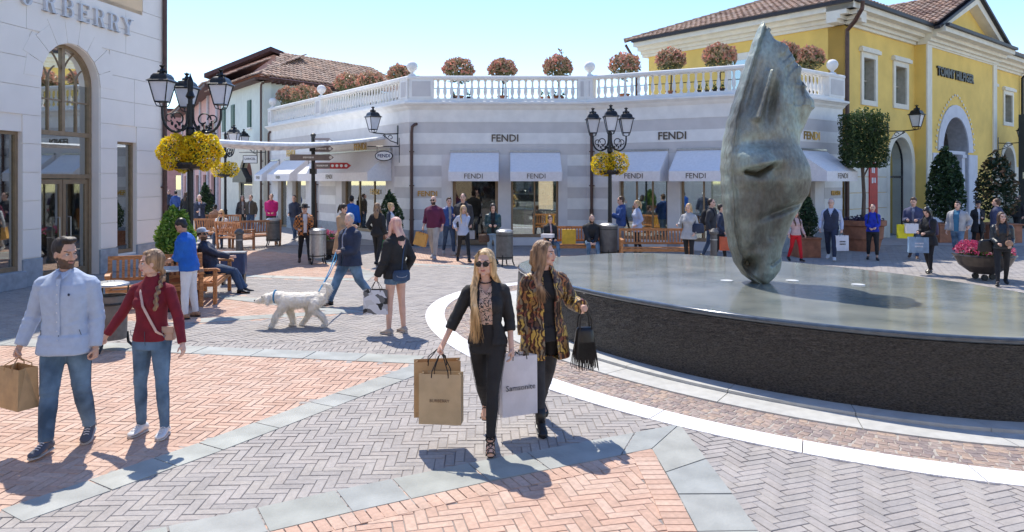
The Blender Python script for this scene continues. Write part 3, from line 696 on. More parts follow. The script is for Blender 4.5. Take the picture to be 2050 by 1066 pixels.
m.add([(a, .8, .01), (b, .8, .01), (b, 3.4, .01), (a, 3.4, .01), (a, .8, 3.3), (b, .8, 3.3), (b, 3.4, 3.3), (a, 3.4, 3.3)], [(0, 1, 2, 3), (4, 7, 6, 5), (2, 6, 7, 3), (0, 3, 7, 4), (1, 5, 6, 2)]); m.build("shop_interior", mat("olive_wall", (.42, .40, .26), .8), lb)
m = MB(SL.M)
for z in (.55, 1.15, 1.75): m.box(a + .2, b - .4, 2.9, 3.3, z, z + .04)
m.box(a + .3, c_ + .2, 1.9, 2.4, 0, .9); m.build("display_shelf", M_black, lb)
window(SL, lb, *ulw, .35, 3.35, 0, 1, 1.5, 21, rec=.14, th=.07, glass=M_glass, wallc=mat("teal_reflection_wall", (.42, .58, .54), .8)); window(SL, lb, *urw, .42, 3.3, 0, 1, 1.5, 22, rec=.14, th=.06, glass=M_glass, wallc=mat("teal_reflection_wall", (.42, .58, .54), .8))  # interior walls coloured teal to stand in for the greenish reflection in the glass
# serif capitals cut as solid letters
M_let2 = mat("pewter_letters", (.62, .61, .62), .4, .2, .1, 5)
def letter(ch, u, z, h):
    m = MB(SL.M @ T(u, 0, z)); t = h * .2; k_ = [0]
    def bar(x0, x1, z0, z1): k_[0] += 1; m.box(x0 * h, x1 * h, -.10 - .0013 * k_[0], -.03, z0 * h, z1 * h)
    def bowl(cx_, cz_, rx, rz_, w1, w2, q0=-PI / 2, q1=PI / 2):
        k_[0] += 1; N = 10
        for i in range(N):
            a_, b_ = q0 + (q1 - q0) * i / N, q0 + (q1 - q0) * (i + 1) / N
            def pt(q, o): return ((cx_ + (rx - (w1 if o else 0)) * math.cos(q)) * h, (cz_ + (rz_ - (w2 if o else 0)) * math.sin(q)) * h)
            m.prism([pt(a_, 0), pt(b_, 0), pt(b_, 1), pt(a_, 1)], -.10 - .0013 * k_[0], -.03)
    def diag(x0, z0, x1, z1, w_): k_[0] += 1; m.prism([(x0 * h, z0 * h), ((x0 + w_) * h, z0 * h), ((x1 + w_) * h, z1 * h), (x1 * h, z1 * h)], -.10 - .0013 * k_[0], -.03)
    s_ = .05
    if ch in "BRE": bar(.12, .28, 0, 1); bar(0, .42, 0, s_); bar(0, .42, 1 - s_, 1)
    if ch == "B": bar(.3, .5, 1 - s_, 1); bar(.3, .5, 0, s_); bar(.3, .5, .5, .5 + s_); bowl(.48, .76, .28, .24, .14, s_); bowl(.48, .27, .34, .27, .15, s_)
    if ch == "R": bar(.3, .5, 1 - s_, 1); bar(.3, .5, .48, .48 + s_); bowl(.48, .74, .3, .26, .15, s_); diag(.62, 0, .42, .5, .2); bar(.56, .95, 0, s_)
    if ch == "E": bar(.3, .78, 1 - s_, 1); bar(.3, .8, 0, s_); bar(.3, .58, .5, .5 + s_); diag(.74, .78, .74, 1, .05); diag(.76, 0, .76, .24, .05); diag(.55, .4, .55, .64, .04)
    if ch == "U": bar(.1, .3, .3, 1); bar(0, .4, 1 - s_, 1); bar(.68, .74, .3, 1); bar(.56, .86, 1 - s_, 1); bowl(.42, .3, .32, .3, .19, .06, PI, 2 * PI)
    if ch == "Y": bar(.36, .56, 0, .5); bar(.25, .67, 0, s_); diag(.36, .45, .02, 1, .22); diag(.46, .48, .76, 1, .07); bar(-.06, .34, 1 - s_, 1); bar(.62, .94, 1 - s_, 1)
    m.build("letter", M_let2, lb)
uY, zY = SL.uz(250, 72); lh = .42
us_ = [SL.u(x) for x in (-75, -10, 46, 88, 124, 158, 190, 222, 255)]
for ch, x in zip("BURBERRY", (-20, 33, 80, 118, 151, 182, 212, 240)): letter(ch, SL.u(x), zY + .02, lh)
downpipe(SL, lb, SL.L - .07, 10.9, M_brown, r=.06)
# ------------------------------------------------------------------ yellow building on the right
YC = (12.3, 27.0); E1 = Vector((.766, .643)); E2 = Vector((-.643, .766)); org = YC
yb = thing("yellow_building", "yellow two-storey shop building with cream trim, gabled portico and clay tile roof", "shop building", (YC[0], YC[1], 0))
YR = (YC[0] + E1.x * 24, YC[1] + E1.y * 24); YL = (YC[0] + E2.x * 9.2, YC[1] + E2.y * 9.2)
SF = Seg(YC, YR, org); SS = Seg(YL, YC, org); UF = SF.u
EZ = 8.35
g0, g1 = 6.4, 15.1; PD = .45                       # portico
def wn(px0, px1, py0, py1): u0, zt = SF.uz(px0, py0); u1 = UF(px1); return (u0, u1, SF.uz(px0, py1)[1], zt)
wins = [wn(1727, 1750, 115, 200), wn(1791, 1813, 132, 207), wn(1973, 1989, 178, 238), wn(2010, 2025, 189, 244)]
za = SF.uz(1803, 290)[1]
arA = [(UF(1780), UF(1825))]; arB = [(UF(1966), UF(1994)), (UF(2006), UF(2030))]
archs = []
for (a, b), py in ((arA[0], 275), (arB[0], 290), (arB[1], 295)):
    c0 = (a + b) / 2; top_ = CH + (HY - py) * SF.dep(c0) / F; archs.append((a, b, 0, top_ - (b - a) / 2))
m = MB(SF.M); wall_open(m, 0, g0, 0, EZ, .6, wins[:2], archs[:1]); m.build('wall', M_yellow, yb); m = MB(SF.M); wall_open(m, g1, 24, 0, EZ, .6, wins[2:], archs[1:]); m.build("wall", M_yellow, yb)
m = MB(SS.M); m.box(0, SS.L, 0, .5, 0, EZ); m.build("wall", M_yellow, yb)
pg = (UF(1890) + 0, UF(1947)); ptop = CH + (HY - 232) * SF.dep((pg[0] + pg[1]) / 2) / F
SP = Seg(SF.p(g0, PD)[:2], SF.p(g1, PD)[:2], org); pa, pb = SP.u(1886), SP.u(1938); pt_ = SP.uz(1912, 235)[1]
m = MB(SP.M); wall_open(m, 0, SP.L, 0, EZ, PD + .3, [], [(pa, pb, 0, pt_ - (pb - pa) / 2)]); m.build("portico_wall", M_yellow, yb)
# grey surround, columns and deep niche of the portico
m = MB(SP.M); M_sur = mat("pale_blue_grey_stone", (.62, .64, .70), .75, 0, .05, 3, worn=.08)
sp_ = pt_ - (pb - pa) / 2; arch_band(m, pa, pb, sp_, .55, -.05, 0)
m.box(pa - 1.1, pa - .0, -.05, 0, 0, sp_ - .1); m.box(pb, pb + 1.1, -.05, 0, 0, sp_ - .1); m.build("portico_surround", M_sur, yb)
m = MB(SP.M); m.add([(pa - .6, .8, 0), (pb + .6, .8, 0), (pb + .6, 3.5, 0), (pa - .6, 3.5, 0), (pa - .6, .8, pt_ + .5), (pb + .6, .8, pt_ + .5), (pb + .6, 3.5, pt_ + .5), (pa - .6, 3.5, pt_ + .5)], [(0, 1, 2, 3), (4, 7, 6, 5), (2, 6, 7, 3), (0, 3, 7, 4), (1, 5, 6, 2)]); m.build("portico_niche", mat("grey_niche", (.42, .42, .43), .8), yb)
for x in (pa + .05, pb - .45):
    m = MB(SP.M); m.box(x, x + .4, .1, .5, 0, sp_ - .25); m.box(x - .06, x + .46, .04, .56, sp_ - .25, sp_ - .1); m.build("column", M_sur, yb)
m = MB(SP.M); m.box(pa + .01, pb - .01, .1, .5, sp_ - .1, sp_ + .05); m.build("architrave", M_sur, yb)
m = MB(SP.M); arch_band(m, pa + .015, pb - .015, sp_, .015, 0, PD + .35, z0=0); m.build('portico_reveal', mat('grey_niche', (.42, .42, .43), .8), yb)
m = MB(SP.M)
for i in range(28):
    q = PI * (i + .5) / 28; r_ = (pb - pa) / 2 + .75 + .12 * math.exp(-((q - PI / 2) / .3) ** 2) * 2; m.ell(((pa + pb) / 2 - r_ * math.cos(q), -.03, sp_ + r_ * math.sin(q)), (.06, .03, .06), n=6)
m.build("arch_beading", M_cream, yb)
for a, b in ((0, .5), (SP.L - .5, SP.L)): m = MB(SP.M); m.box(a, b, -.06, 0, 0, EZ); m.build("pilaster", M_cream, yb)
m = MB(SP.M); m.box(.5, SP.L - .5, -.04, 0, EZ - .35, EZ); m.build("pilaster_head", M_cream, yb)
text("shop_lettering", "TOMMY HILFIGER", .55, SP.M @ T(SP.u(1912), -.04, SP.uz(1912, 152)[1]), M_black, yb, .03, bold=.02)
def casing(sg, o):
    a, b, z0, z1 = o; m = MB(sg.M); w_ = .2
    m.box(a - w_, a, -.06, 0, z0 - w_, z1 + w_); m.box(b, b + w_, -.06, 0, z0 - w_, z1 + w_); m.box(a, b, -.06, 0, z1, z1 + w_); m.box(a, b, -.06, 0, z0 - w_, z0)
    m.box(a - w_ - .12, b + w_ + .12, -.16, 0, z1 + w_, z1 + w_ + .14); m.box(a - w_ - .05, b + w_ + .05, -.1, 0, z1 + w_ + .14, z1 + w_ + .2)
    return m.build("window_casing", M_cream, yb)
for o_ in wins:
    cs = casing(SF, o_); a, b, z0, z1 = o_; m = MB(SF.M); e = .015
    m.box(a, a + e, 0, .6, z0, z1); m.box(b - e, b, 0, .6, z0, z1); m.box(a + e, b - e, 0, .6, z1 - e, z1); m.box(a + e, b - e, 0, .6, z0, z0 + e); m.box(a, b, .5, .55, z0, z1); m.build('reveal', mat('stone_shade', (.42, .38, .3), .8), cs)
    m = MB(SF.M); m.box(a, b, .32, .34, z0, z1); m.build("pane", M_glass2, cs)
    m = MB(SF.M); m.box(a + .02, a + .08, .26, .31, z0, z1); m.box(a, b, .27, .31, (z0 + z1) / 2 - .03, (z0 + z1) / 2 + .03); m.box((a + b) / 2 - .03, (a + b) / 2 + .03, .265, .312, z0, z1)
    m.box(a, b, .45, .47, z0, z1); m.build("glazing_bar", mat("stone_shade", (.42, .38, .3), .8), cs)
for a, b, z0, sp0 in archs:
    m = MB(SF.M); arch_band(m, a + .015, b - .015, sp0, .015, 0, .6, z0=0); m.build('arch_reveal', M_cream, yb)
    m = MB(SF.M); arch_band(m, a, b, sp0, .28, -.04, 0); m.box(a - .28, a, -.04, 0, 0, sp0); m.box(b, b + .28, -.04, 0, 0, sp0); m.build("arch_trim", M_cream, yb)
    m = MB(SF.M); arch_band(m, a + .07, b - .07, sp0, .07, .34, .42, z0=0); m.box(a, b, .345, .42, 2.4, 2.5); fr_ = m.build("window_frame", M_black, yb)
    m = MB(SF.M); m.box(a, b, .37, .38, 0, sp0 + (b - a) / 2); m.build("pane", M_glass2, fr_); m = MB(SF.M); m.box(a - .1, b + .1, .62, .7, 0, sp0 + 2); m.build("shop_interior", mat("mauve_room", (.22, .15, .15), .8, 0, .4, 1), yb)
zt_ = 3.05
for a, b in ((0, archs[0][0] - .28), (archs[0][1] + .28, g0), (g1, archs[1][0] - .28), (archs[1][1] + .28, archs[2][0] - .28), (archs[2][1] + .28, 24)):
    z = 0
    while z < zt_ - .05:
        m = MB(SF.M); z2 = min(z + .6, zt_); m.box(a, b, -.035, 0, z + .01, z2); m.build("rusticated_block", M_cream, yb, bevel=.012); z += .61
m = MB(SF.M); m.box(UF(1737), UF(1753), -.08, -.036, .3, 3.0); po = m.build("poster", mat("red_poster", (.55, .02, .02), .5), yb)
fineprint("poster_lettering", .35, .22, SF.M @ T(UF(1745), -.082, 2.7), mat("white_print", (.8, .8, .8), .6), po, 2, 5)
# eaves cornice, gutter and tiled roof
def eave(sg, a, b, par=yb, z=EZ, out=.75, m_=M_cream):
    m = MB(sg.M)
    for o1, z0, z1 in ((.10, z - .28, z - .16), (.22, z - .16, z - .02), (.45, z - .02, z + .14), (out, z + .14, z + .38)): m.box(a - o1 * .0, b, -o1, .3, z0, z1)
    m.build("cornice", m_, par); m = MB(sg.M); m.box(a - .0, b + .0, -out - .14, -out + .02, z + .34, z + .47); return m.build("gutter", M_gutter, par)
eave(SF, -.75, g0); eave(SP, -.1, SP.L + .1, out=.8); eave(SF, g1, 24.5); eave(SS, -.3, SS.L + .7)
tile_me = {}
def tile_mesh(L, r):
    k = (round(L, 2), r)
    if k not in tile_me:
        m = MB(); n_ = 6; rings = []
        for y, s_ in ((0, 1.06), (L * 1.08, .86)):
            rings.append([(r * s_ * math.cos(PI * j / n_), y, r * s_ * .75 * math.sin(PI * j / n_) + (.028 if y == 0 else 0)) for j in range(n_ + 1)])
        m.loft([q[::-1] for q in rings], closed=False); V = rings[0]
        m.add(V + [(0, 0, .0)], [tuple(range(n_ + 1))]); tile_me[k] = m.mesh("roof_tile", M_tile)
    return tile_me[k]
def tiles(par, O, ux, up, cols, rows, step, L, clip=None, ind=150, org_=None):
    # O eave start, ux unit along eave, up unit up the slope (3-D)
    ux, up, O = Vector(ux), Vector(up), Vector(O); nz = ux.cross(up); Rm = Matrix((ux, up, nz)).transposed().to_4x4(); me = tile_mesh(L, step * .42)
    big = MB(); base = np.array([v.co[:] for v in me.vertices]); fs = [tuple(p.vertices) for p in me.polygons]; kk = 0; c0 = random.random()
    deck = MB()
    for r_ in range(rows):
        for c in range(cols):
            if clip and not clip((c + .5) * step, (r_ + .5) * L): continue
            p = O + ux * ((c + .5) * step) + up * (r_ * L) + nz * (.03 + random.uniform(-.006, .006)); MM = Matrix.Translation(p) @ Rm @ RZ(random.uniform(-.02, .02))
            if kk < ind:
                o = bpy.data.objects.new("roof_tile", me); C.objects.link(o); o.parent = par; o.matrix_local = MM; kk += 1
            else: big.M = MM; big.add(base, fs, random.random())
    if big.v: o = big.build("roof_tiles_beyond", M_tile, par); o["kind"] = "stuff"
    w_, h_ = cols * step, rows * L; pts = []
    N = 40; rows_ = []
    if clip:
        for i in range(N):
            for j in range(N):
                if clip((i + .5) * w_ / N, (j + .5) * h_ / N):
                    q = [O + ux * (w_ * a / N) + up * (h_ * b / N) for a, b in ((i, j), (i + 1, j), (i + 1, j + 1), (i, j + 1))]; deck.add([tuple(x) for x in q], [(0, 1, 2, 3)])
    else: q = [O, O + ux * w_, O + ux * w_ + up * h_, O + up * h_]; deck.add([tuple(x) for x in q], [(0, 1, 2, 3)])
    deck.build("roof_deck", mat("roof_deck", (.13, .07, .055), .9), par)
def roofM(sg): return sg.M.to_3x3()
pit = R(21)
def slope_of(sg): r_ = sg.M.to_3x3(); return (r_ @ Vector((1, 0, 0))), (r_ @ Vector((0, math.cos(pit), math.sin(pit)))).normalized()
half = (SS.L + 1.5) / 2; ov = .8; st = .26
for sg, Lr, kind in ((SF, 24 + ov, 'f'), (SS, SS.L + 2 * ov, 's')):
    ux, up = slope_of(sg); O = sg.M @ Vector((-ov, -ov, EZ + .42)); sl_ = (half + .2) / math.cos(pit); rows = int(sl_ / .4)
    if kind == 'f': clip = lambda x, y: x > y * math.cos(pit) - .1
    else: clip = lambda x, y: (x > y * math.cos(pit) - .1) and (Lr - x > y * math.cos(pit) - .1)
    tiles(yb, O, ux, up, int(Lr / st), rows, st, .4, clip, 140)
m = MB(SS.M); L_ = SS.L + 2 * ov; h_ = half * math.tan(pit)   # ridge caps on the hips
def capline(mb, a, b, r=.11):
    a, b = Vector(a), Vector(b); n_ = int((b - a).length / .4)
    for i in range(n_): mb.tube([a.lerp(b, i / n_), a.lerp(b, (i + 1.1) / n_)], [r * 1.1, r * .85], 8)
capline(m, (L_ - ov, -ov, EZ + .5), (L_ - ov - half, -ov + half, EZ + .5 + h_)); capline(m, (-ov, -ov, EZ + .5), (-ov + half, -ov + half, EZ + .5 + h_))
m.build("ridge_tiles", M_tile, yb)
# gable over the portico
gz = EZ + .45; gh = 1.95; m = MB(SP.M); gl = SP.L
m.prism([(.2, gz - .1), (gl - .2, gz - .1), (gl / 2, gz + gh - .12)], -.1, .1); m.build("gable_wall", M_yellow, yb)
m = MB(SP.M)
for s_ in (0, 1):
    a = (0, gz) if not s_ else (gl, gz); t = (gl / 2, gz + gh); d = Vector((t[0] - a[0], t[1] - a[1])).normalized(); n_ = Vector((-d.y, d.x)) * (1 if not s_ else -1)
    m.prism([(a[0], a[1] - .02), (t[0], t[1] - .02), (t[0] - n_.x * 0, t[1] - .42), (a[0] + .6 * (1 if not s_ else -1), a[1] - .02)], -.55, -.1)
m.build("gable_trim", M_cream, yb)
m = MB(SP.M)
for s_ in (0, 1):
    a = (-.5, gz - .12) if not s_ else (gl + .5, gz - .12); t = (gl / 2, gz + gh + .08)
    m.prism([a, t, (t[0], t[1] - .13), (a[0], a[1] - .13)] if not s_ else [a, (a[0], a[1] - .13), (t[0], t[1] - .13), t], -.72, -.5)
m.build("gable_gutter", M_gutter, yb)
for s_ in (0, 1):
    r3 = SP.M.to_3x3(); al = math.atan2(gh + .2, gl / 2 + .5); x0 = -.5 if s_ == 0 else gl + .5
    up = r3 @ Vector(((1 if s_ == 0 else -1) * math.cos(al), 0, math.sin(al))); ux = r3 @ Vector((0, 1, 0)) * (-1 if s_ == 0 else 1)
    O = SP.M @ Vector((x0, 5.6 if s_ == 0 else -.6, gz - .02)); tiles(yb, O, ux, up, 24, 13, .26, .4, None, 60)
m = MB(SP.M); capline(m, (gl / 2, -.6, gz + gh + .14), (gl / 2, 5.5, gz + gh + .14)); m.build("ridge_tiles", M_tile, yb)
m = MB(SF.M); m.tube([(-.55, -.95, EZ + .36), (-.5, -.9, EZ + .1), (-.2, -.5, EZ - .25), (-.02, -.14, EZ - .5), (-.02, -.14, EZ - .8), (-.02, -.14, 0)], .075, 8); m.build("downpipe", M_brown, yb)
m = MB(SF.M); u_ = UF(2041); m.tube([(u_, -.8, EZ + .3), (u_, -.14, EZ - .4), (u_, -.14, 0)], .075, 8); m.build("downpipe", M_black, yb)
m = MB(SS.M); u_ = SS.u(1278); m.tube([(u_ - .1, -.8, EZ + .3), (u_, -.14, EZ - .5), (u_, -.14, 0)], .06, 8); m.build("downpipe", M_brown, yb)
m = MB(SS.M); u_ = SS.u(1480); m.box(u_ - .6, u_ + .6, -.04, 0, 5.5, 7.6); cs = m.build("window_casing", M_cream, yb); m = MB(SS.M); m.box(u_ - .35, u_ + .35, -.05, -.041, 5.7, 7.3); m.build("pane", M_glass2, cs)
# dark shop front at the far right edge
db = thing("dark_corner_shop", "dark navy shopfront with white fascia at the right edge of the square", "shop building", (24.62, 35.0, 0))
m = MB(); m.box(0, 4, 0, .4, 0, 5.5); m.build("wall", mat("navy_paint", (.02, .035, .06), .5), db); m = MB(); m.box(-.08, 4, -.1, 0, 2.4, 2.7); m.build("fascia", M_white, db)
# ------------------------------------------------------------------ street buildings at the back left
KP = (-12.95, 38.0); KL = (KP[0] - .6 * 8, KP[1] + .8 * 8); KR = (KP[0] + .6 * 11, KP[1] + .8 * 11)
cb = thing("cream_corner_house", "cream two-storey house with green shutters and clay roof at the street corner", "house", (KP[0], KP[1], 0))
S1 = Seg(KL, KP, KP); S2 = Seg(KP, KR, KP); CZ = 7.5; M_mint = mat("pale_green_stucco", (.74, .80, .72), .8, 0, .04, 3, worn=.05); M_pc = mat("warm_cream", (.80, .74, .60), .8, 0, .05, 3, worn=.06)
dA, dB = S1.u(478), S1.u(505)
m = MB(S1.M); wall_open(m, 0, S1.L, 0, 4.2, .4, [], [(dA, dB, 0, 2.35 - .0)]); m.build("lower_wall", M_pc, cb)
m = MB(S1.M); m.box(0, S1.L, 0, .4, 4.2, CZ); m.build("wall", M_mint, cb); m = MB(S2.M); m.box(.4, S2.L, 0, .4, 0, CZ); m.build("wall", M_mint, cb)
m = MB(S1.M); arch_band(m, dA + .05, dB - .05, 2.35, .05, .12, .2, z0=0); m.box(dA, dB, .12, .2, 2.1, 2.2); fr_ = m.build("door_frame", M_black, cb)
m = MB(S1.M); m.box(dA, dB, .15, .16, 0, 2.1); m.build("pane", M_glass, fr_); m = MB(S1.M); m.prism([(dA, 2.2), (dB, 2.2), (dB, 2.4), ((dA + dB) / 2 + .3, 3.0), ((dA + dB) / 2 - .3, 3.0), (dA, 2.4)], -.35, -.02); m.build("dark_canopy", M_black, cb)
m = MB(S1.M); m.box(dA - .3, dB + .3, .5, 1.2, 0, 2.6); m.build("shop_interior", mat("olive_room", (.3, .3, .2), .8), cb)
for px in (500, 467, 449):
    u_ = S1.u(px); m = MB(S1.M); m.box(u_ - .3, u_ + .3, -.06, 0, 5.2, 6.7); sh = m.build("shutter", M_green, cb)
    m = MB(S1.M)
    for i in range(14): m.box(u_ - .25, u_ + .25, -.075, -.06, 5.27 + i * .1, 5.33 + i * .1)
    m.build("louvre", M_green, sh); m = MB(S1.M); m.box(u_ - .36, u_ + .36, -.1, 0, 5.1, 5.2); m.build("sill", M_white, cb)
m = MB(S1.M); m.box(0, S1.L + .4, -.6, .2, CZ, CZ + .12); m.M = S2.M; m.box(-.5, S2.L, -.6, .2, CZ, CZ + .12); m.build("eaves", mat("dark_timber", (.10, .05, .04), .7), cb)
m = MB(S2.M)
for i in range(30): m.box(i * .37, i * .37 + .1, -.75, .0, CZ - .1, CZ)
m.build("rafter_ends", mat("dark_timber", (.10, .05, .04), .7), cb)
pit = R(25)
ux, up = slope_of(S2); tiles(cb, S2.M @ Vector((-.7, -.75, CZ + .13)), ux, up, 44, 13, .27, .42, lambda x, y: x > y * .9, 150)
ux, up = slope_of(S1); tiles(cb, S1.M @ Vector((-.7, -.75, CZ + .13)), ux, up, 34, 12, .27, .42, lambda x, y: 9.3 - x > y * .94, 60)
downpipe(S1, cb, S1.L - .15, 7.4)
ph = thing("pink_gabled_house", "pink gabled house with a dark roof edge rising behind the cream house", "house", (-17, 52, 0))
M_pink = mat("pink_stucco", (.72, .42, .37), .8, 0, .06, 3, worn=.08)
m = MB(); m.box(-3.8, 3.8, 0, 9, 0, 9.9); m.build('wall', M_pink, ph); m = MB(); m.prism([(-3.8, 9.9), (3.8, 9.9), (0, 11.3)], 0, 9); m.build("gable", M_pink, ph)
m = MB(); 
for s_ in (-1, 1): m.prism([(0, 11.75), (0, 11.45), (s_ * 4.7, 9.55), (s_ * 4.7, 9.85)] if s_ > 0 else [(0, 11.45), (0, 11.75), (s_ * 4.7, 9.85), (s_ * 4.7, 9.55)], -.7, 9.3)
m.build("roof", mat("dark_roof", (.09, .045, .045), .8), ph)
# street front running away on the left
S3 = Seg((-30, 66), (-17.9, 44.6), (-17.9, 44.6))
sb = thing("pink_terrace_row", "row of pink and grey shopfronts lining the side street beyond the lamp post", "shop row", (-17.9, 44.6, 0))
ops = []
for i in range(5): ops += [(3 + i * 4.4, 5.6 + i * 4.4, 0, 2.7), (3.6 + i * 4.4, 4.7 + i * 4.4, 4.2, 6.2)]
m = MB(S3.M); wall_open(m, 0, S3.L, 0, 8, .4, ops); m.build("wall", M_pink, sb)
for i, o_ in enumerate(ops):
    window(S3, sb, *o_[:2], max(.05, o_[2]), o_[3], 1, 1, 1.2 if i % 2 == 0 else 0, 50 + i, frame=M_black, th=.1, glass=M_glass2)
    if i % 2:
        for s_ in (0, 1): m = MB(S3.M); x = o_[0] - .6 if s_ == 0 else o_[1]; m.box(x, x + .6, -.06, 0, o_[2], o_[3]); m.build("shutter", M_brown, sb)
m = MB(S3.M)
for i in range(6): m.box(1.6 + i * 4.4, 2.1 + i * 4.4, -.12, 0, 0, 8)
m.build("pilaster", mat("grey_pilaster", (.5, .48, .5), .8), sb)
m = MB(S3.M); m.box(0, S3.L + .3, -.9, .2, 8, 8.2); m.build("eaves", mat("dark_timber", (.10, .05, .04), .7), sb)
ux, up = slope_of(S3); tiles(sb, S3.M @ Vector((0, -.9, 8.2)), ux, up, 80, 10, .3, .45, None, 40)
m = MB(S3.M); m.add([(0, 0, 8.2), (S3.L, 0, 8.2), (S3.L, 4, 9.6), (0, 4, 9.6)], [(0, 1, 2, 3)]); m.build("roof_underlay", M_terra, sb)
S4 = Seg((-34, 70), (-14, 74), (-34, 70)); eb = thing("end_of_street_house", "rose coloured house closing the far end of the side street", "house", (-34, 70, 0))
m = MB(S4.M); m.box(0, S4.L, 0, 5, 0, 9); m.build("wall", mat("rose_stucco", (.55, .30, .27), .8, 0, .08, 2), eb); m = MB(S4.M); m.box(-.5, S4.L + .5, -.6, 5, 9, 9.2); m.build("roof", mat("dark_roof", (.09, .045, .045), .8), eb)
for i in range(6): m = MB(S4.M); m.box(2 + i * 3, 3.1 + i * 3, -.05, 0, 4.5, 6.4); m.build('window', M_glass2, eb); m = MB(S4.M); m.box(1.6 + i * 3, 3.6 + i * 3, -.05, 0, 0, 2.8); m.build('shop_window', M_glass2, eb)
# unseen shopfronts added behind the camera for reflections and warm bounce on the facades
for nm, lab, ox, wdt, hh, cc in (("unseen_cream_row", "unseen cream shopfronts added behind the camera for reflections and warm bounce light", -16, 22, 9, (.80, .70, .55)), ("unseen_ochre_row", "unseen ochre shopfronts added behind the camera for reflections and warm bounce light", 8, 26, 8, (.80, .60, .38))):
    nb_ = thing(nm, lab, "shop row", (ox, -9, 0)); S5 = Seg((wdt / 2, 0), (-wdt / 2, 0)); mw = mat(nm + "_stucco", cc, .8, 0, .05, 2)
    ops = [(1.2 + i * 3.4, 3.4 + i * 3.4, z0, z1) for i in range(int((wdt - 2) / 3.4)) for z0, z1 in ((0, 2.8), (4.4, 6.2))]
    m = MB(S5.M); wall_open(m, 0, S5.L, 0, hh, .5, ops); m.build("wall", mw, nb_); m = MB(S5.M); m.box(0, S5.L, -.5, 6, hh, hh + .3); m.build("roof", M_terra, nb_); m = MB(S5.M); m.box(0, S5.L, 1.5, 1.6, 0, hh); m.build("shop_interior", M_dark, nb_)
    for o_ in ops: m = MB(S5.M); m.box(o_[0], o_[1], .2, .22, o_[2], o_[3]); m.build("window", M_glass2, nb_)
# ------------------------------------------------------------------ street lamps, lanterns, signs
def lantern_geo(par, c, s=1.0, name="lantern"):       # four-sided tapering lantern standing on point c
    n4 = lambda r, z, rot=PI / 4: [(c[0] + r * math.cos(rot + PI / 2 * i), c[1] + r * math.sin(rot + PI / 2 * i), c[2] + z) for i in range(4)]
    m = MB(); a, b, h = .17 * s, .30 * s, .46 * s; z0 = .12 * s
    lo, hi = n4(a, z0), n4(b, z0 + h)
    for i in range(4):
        m.tube([lo[i], hi[i]], .014 * s, 5); j = (i + 1) % 4; m.tube([lo[i], lo[j]], .014 * s, 5); m.tube([hi[i], hi[j]], .018 * s, 5)
        m.tube([(c[0], c[1], c[2]), ((c[0] + lo[i][0]) / 2 * 1 + (lo[i][0] - c[0]) * .25, (c[1] + lo[i][1]) / 2 + (lo[i][1] - c[1]) * .25, c[2] + .03 * s), lo[i]], .012 * s, 5)
    m.loft([n4(r * s, z0 + h + z * s) for r, z in ((.36, -.005), (.36, .01), (.27, .06), (.25, .12), (.2, .17), (.1, .20), (.07, .2))])
    m.lathe([(.05 * s, .2 * s), (.07 * s, .24 * s), (.05 * s, .29 * s), (.025 * s, .31 * s), (.06 * s, .35 * s), (.07 * s, .37 * s), (.02 * s, .38 * s), (.0, .41 * s)], 8, (c[0], c[1], c[2] + z0 + h))
    for i in range(4):
        a_ = PI / 2 * i; m.ell((c[0] + .09 * s * math.cos(a_), c[1] + .09 * s * math.sin(a_), c[2] + z0 + h + .22 * s), (.03 * s, .03 * s, .05 * s), n=6)
    o = m.build(name, M_iron, par)
    m = MB(); k = .93; m.loft([n4(a * k, z0 + .01), n4(b * k, z0 + h - .01)]); m.build("glass", M_frost, o); return o
def scroll(m, P, ux, r, q0, q1, turn=1, th=.02, n=14):   # spiral in the vertical plane of ux
    pts = []
    for i in range(n + 1):
        f = i / n; q = q0 + (q1 - q0) * f; rr = r * (1 - .6 * f); pts.append(P + ux * (rr * math.cos(q)) + Vector((0, 0, rr * math.sin(q))))
    m.tube(pts, th, 5)
def lamp_post(loc, label, rot=0, top=3.95, arms=3, s=1.0, group="three-armed street lamps", rad=.62, centre=False):
    t = thing("street_lamp", label, "street lamp", loc, 0, group); m = MB()
    m.lathe([(.2, 0), (.2, .12), (.15, .16), (.13, .5), (.16, .55), (.11, .62), (.085, .9), (.10, .95), (.07, 1.0), (.062, 1.1), (.055, top - .65), (.085, top - .6), (.085, top - .5), (.05, top - .45), (.045, top + .1), (.09, top + .15), (.05, top + .25), (.06, top + .45), (.02, top + .55), (0, top + .62)], 12)
    m.build("pole", M_iron, t)
    for k in range(arms):
        a = rot + 2 * PI * k / arms; ux = Vector((math.cos(a), math.sin(a), 0)); m = MB()
        z = top - .55; pts = [ux * .05 + Vector((0, 0, z + .55))]
        for i in range(13):
            q = PI + PI * i / 12; pts.append(ux * (rad / 2 + .05 + (rad / 2) * math.cos(q)) + Vector((0, 0, z + .32 + .33 * math.sin(q))))
        pts.append(ux * (rad + .05) + Vector((0, 0, z + .46)))
        m.tube(pts, .026, 6); cc = ux * (rad * .38 + .05) + Vector((0, 0, z + .24))
        scroll(m, cc, ux, .15, 0, 5.5, th=.016); scroll(m, ux * (rad * .72 + .05) + Vector((0, 0, z + .24)), ux, .11, PI, -2.5, th=.014)
        m.tube([ux * .06 + Vector((0, 0, z + .1)), ux * .16 + Vector((0, 0, z + .02)), ux * .3 + Vector((0, 0, z + .05))], .016, 5)
        for q in range(4): m.ell(ux * (rad * (.3 + .14 * q)) + Vector((0, 0, z + .1 + .05 * (q % 2))), (.03, .03, .045), n=6)
        m.build("scroll_arm", M_iron, t); p = ux * (rad + .05) + Vector((0, 0, z + .44)); lantern_geo(t, p, s)
    return t
L1 = (at(381, 14.3)); L2 = at(1221, 22.3); L3 = at(451, 33.0)
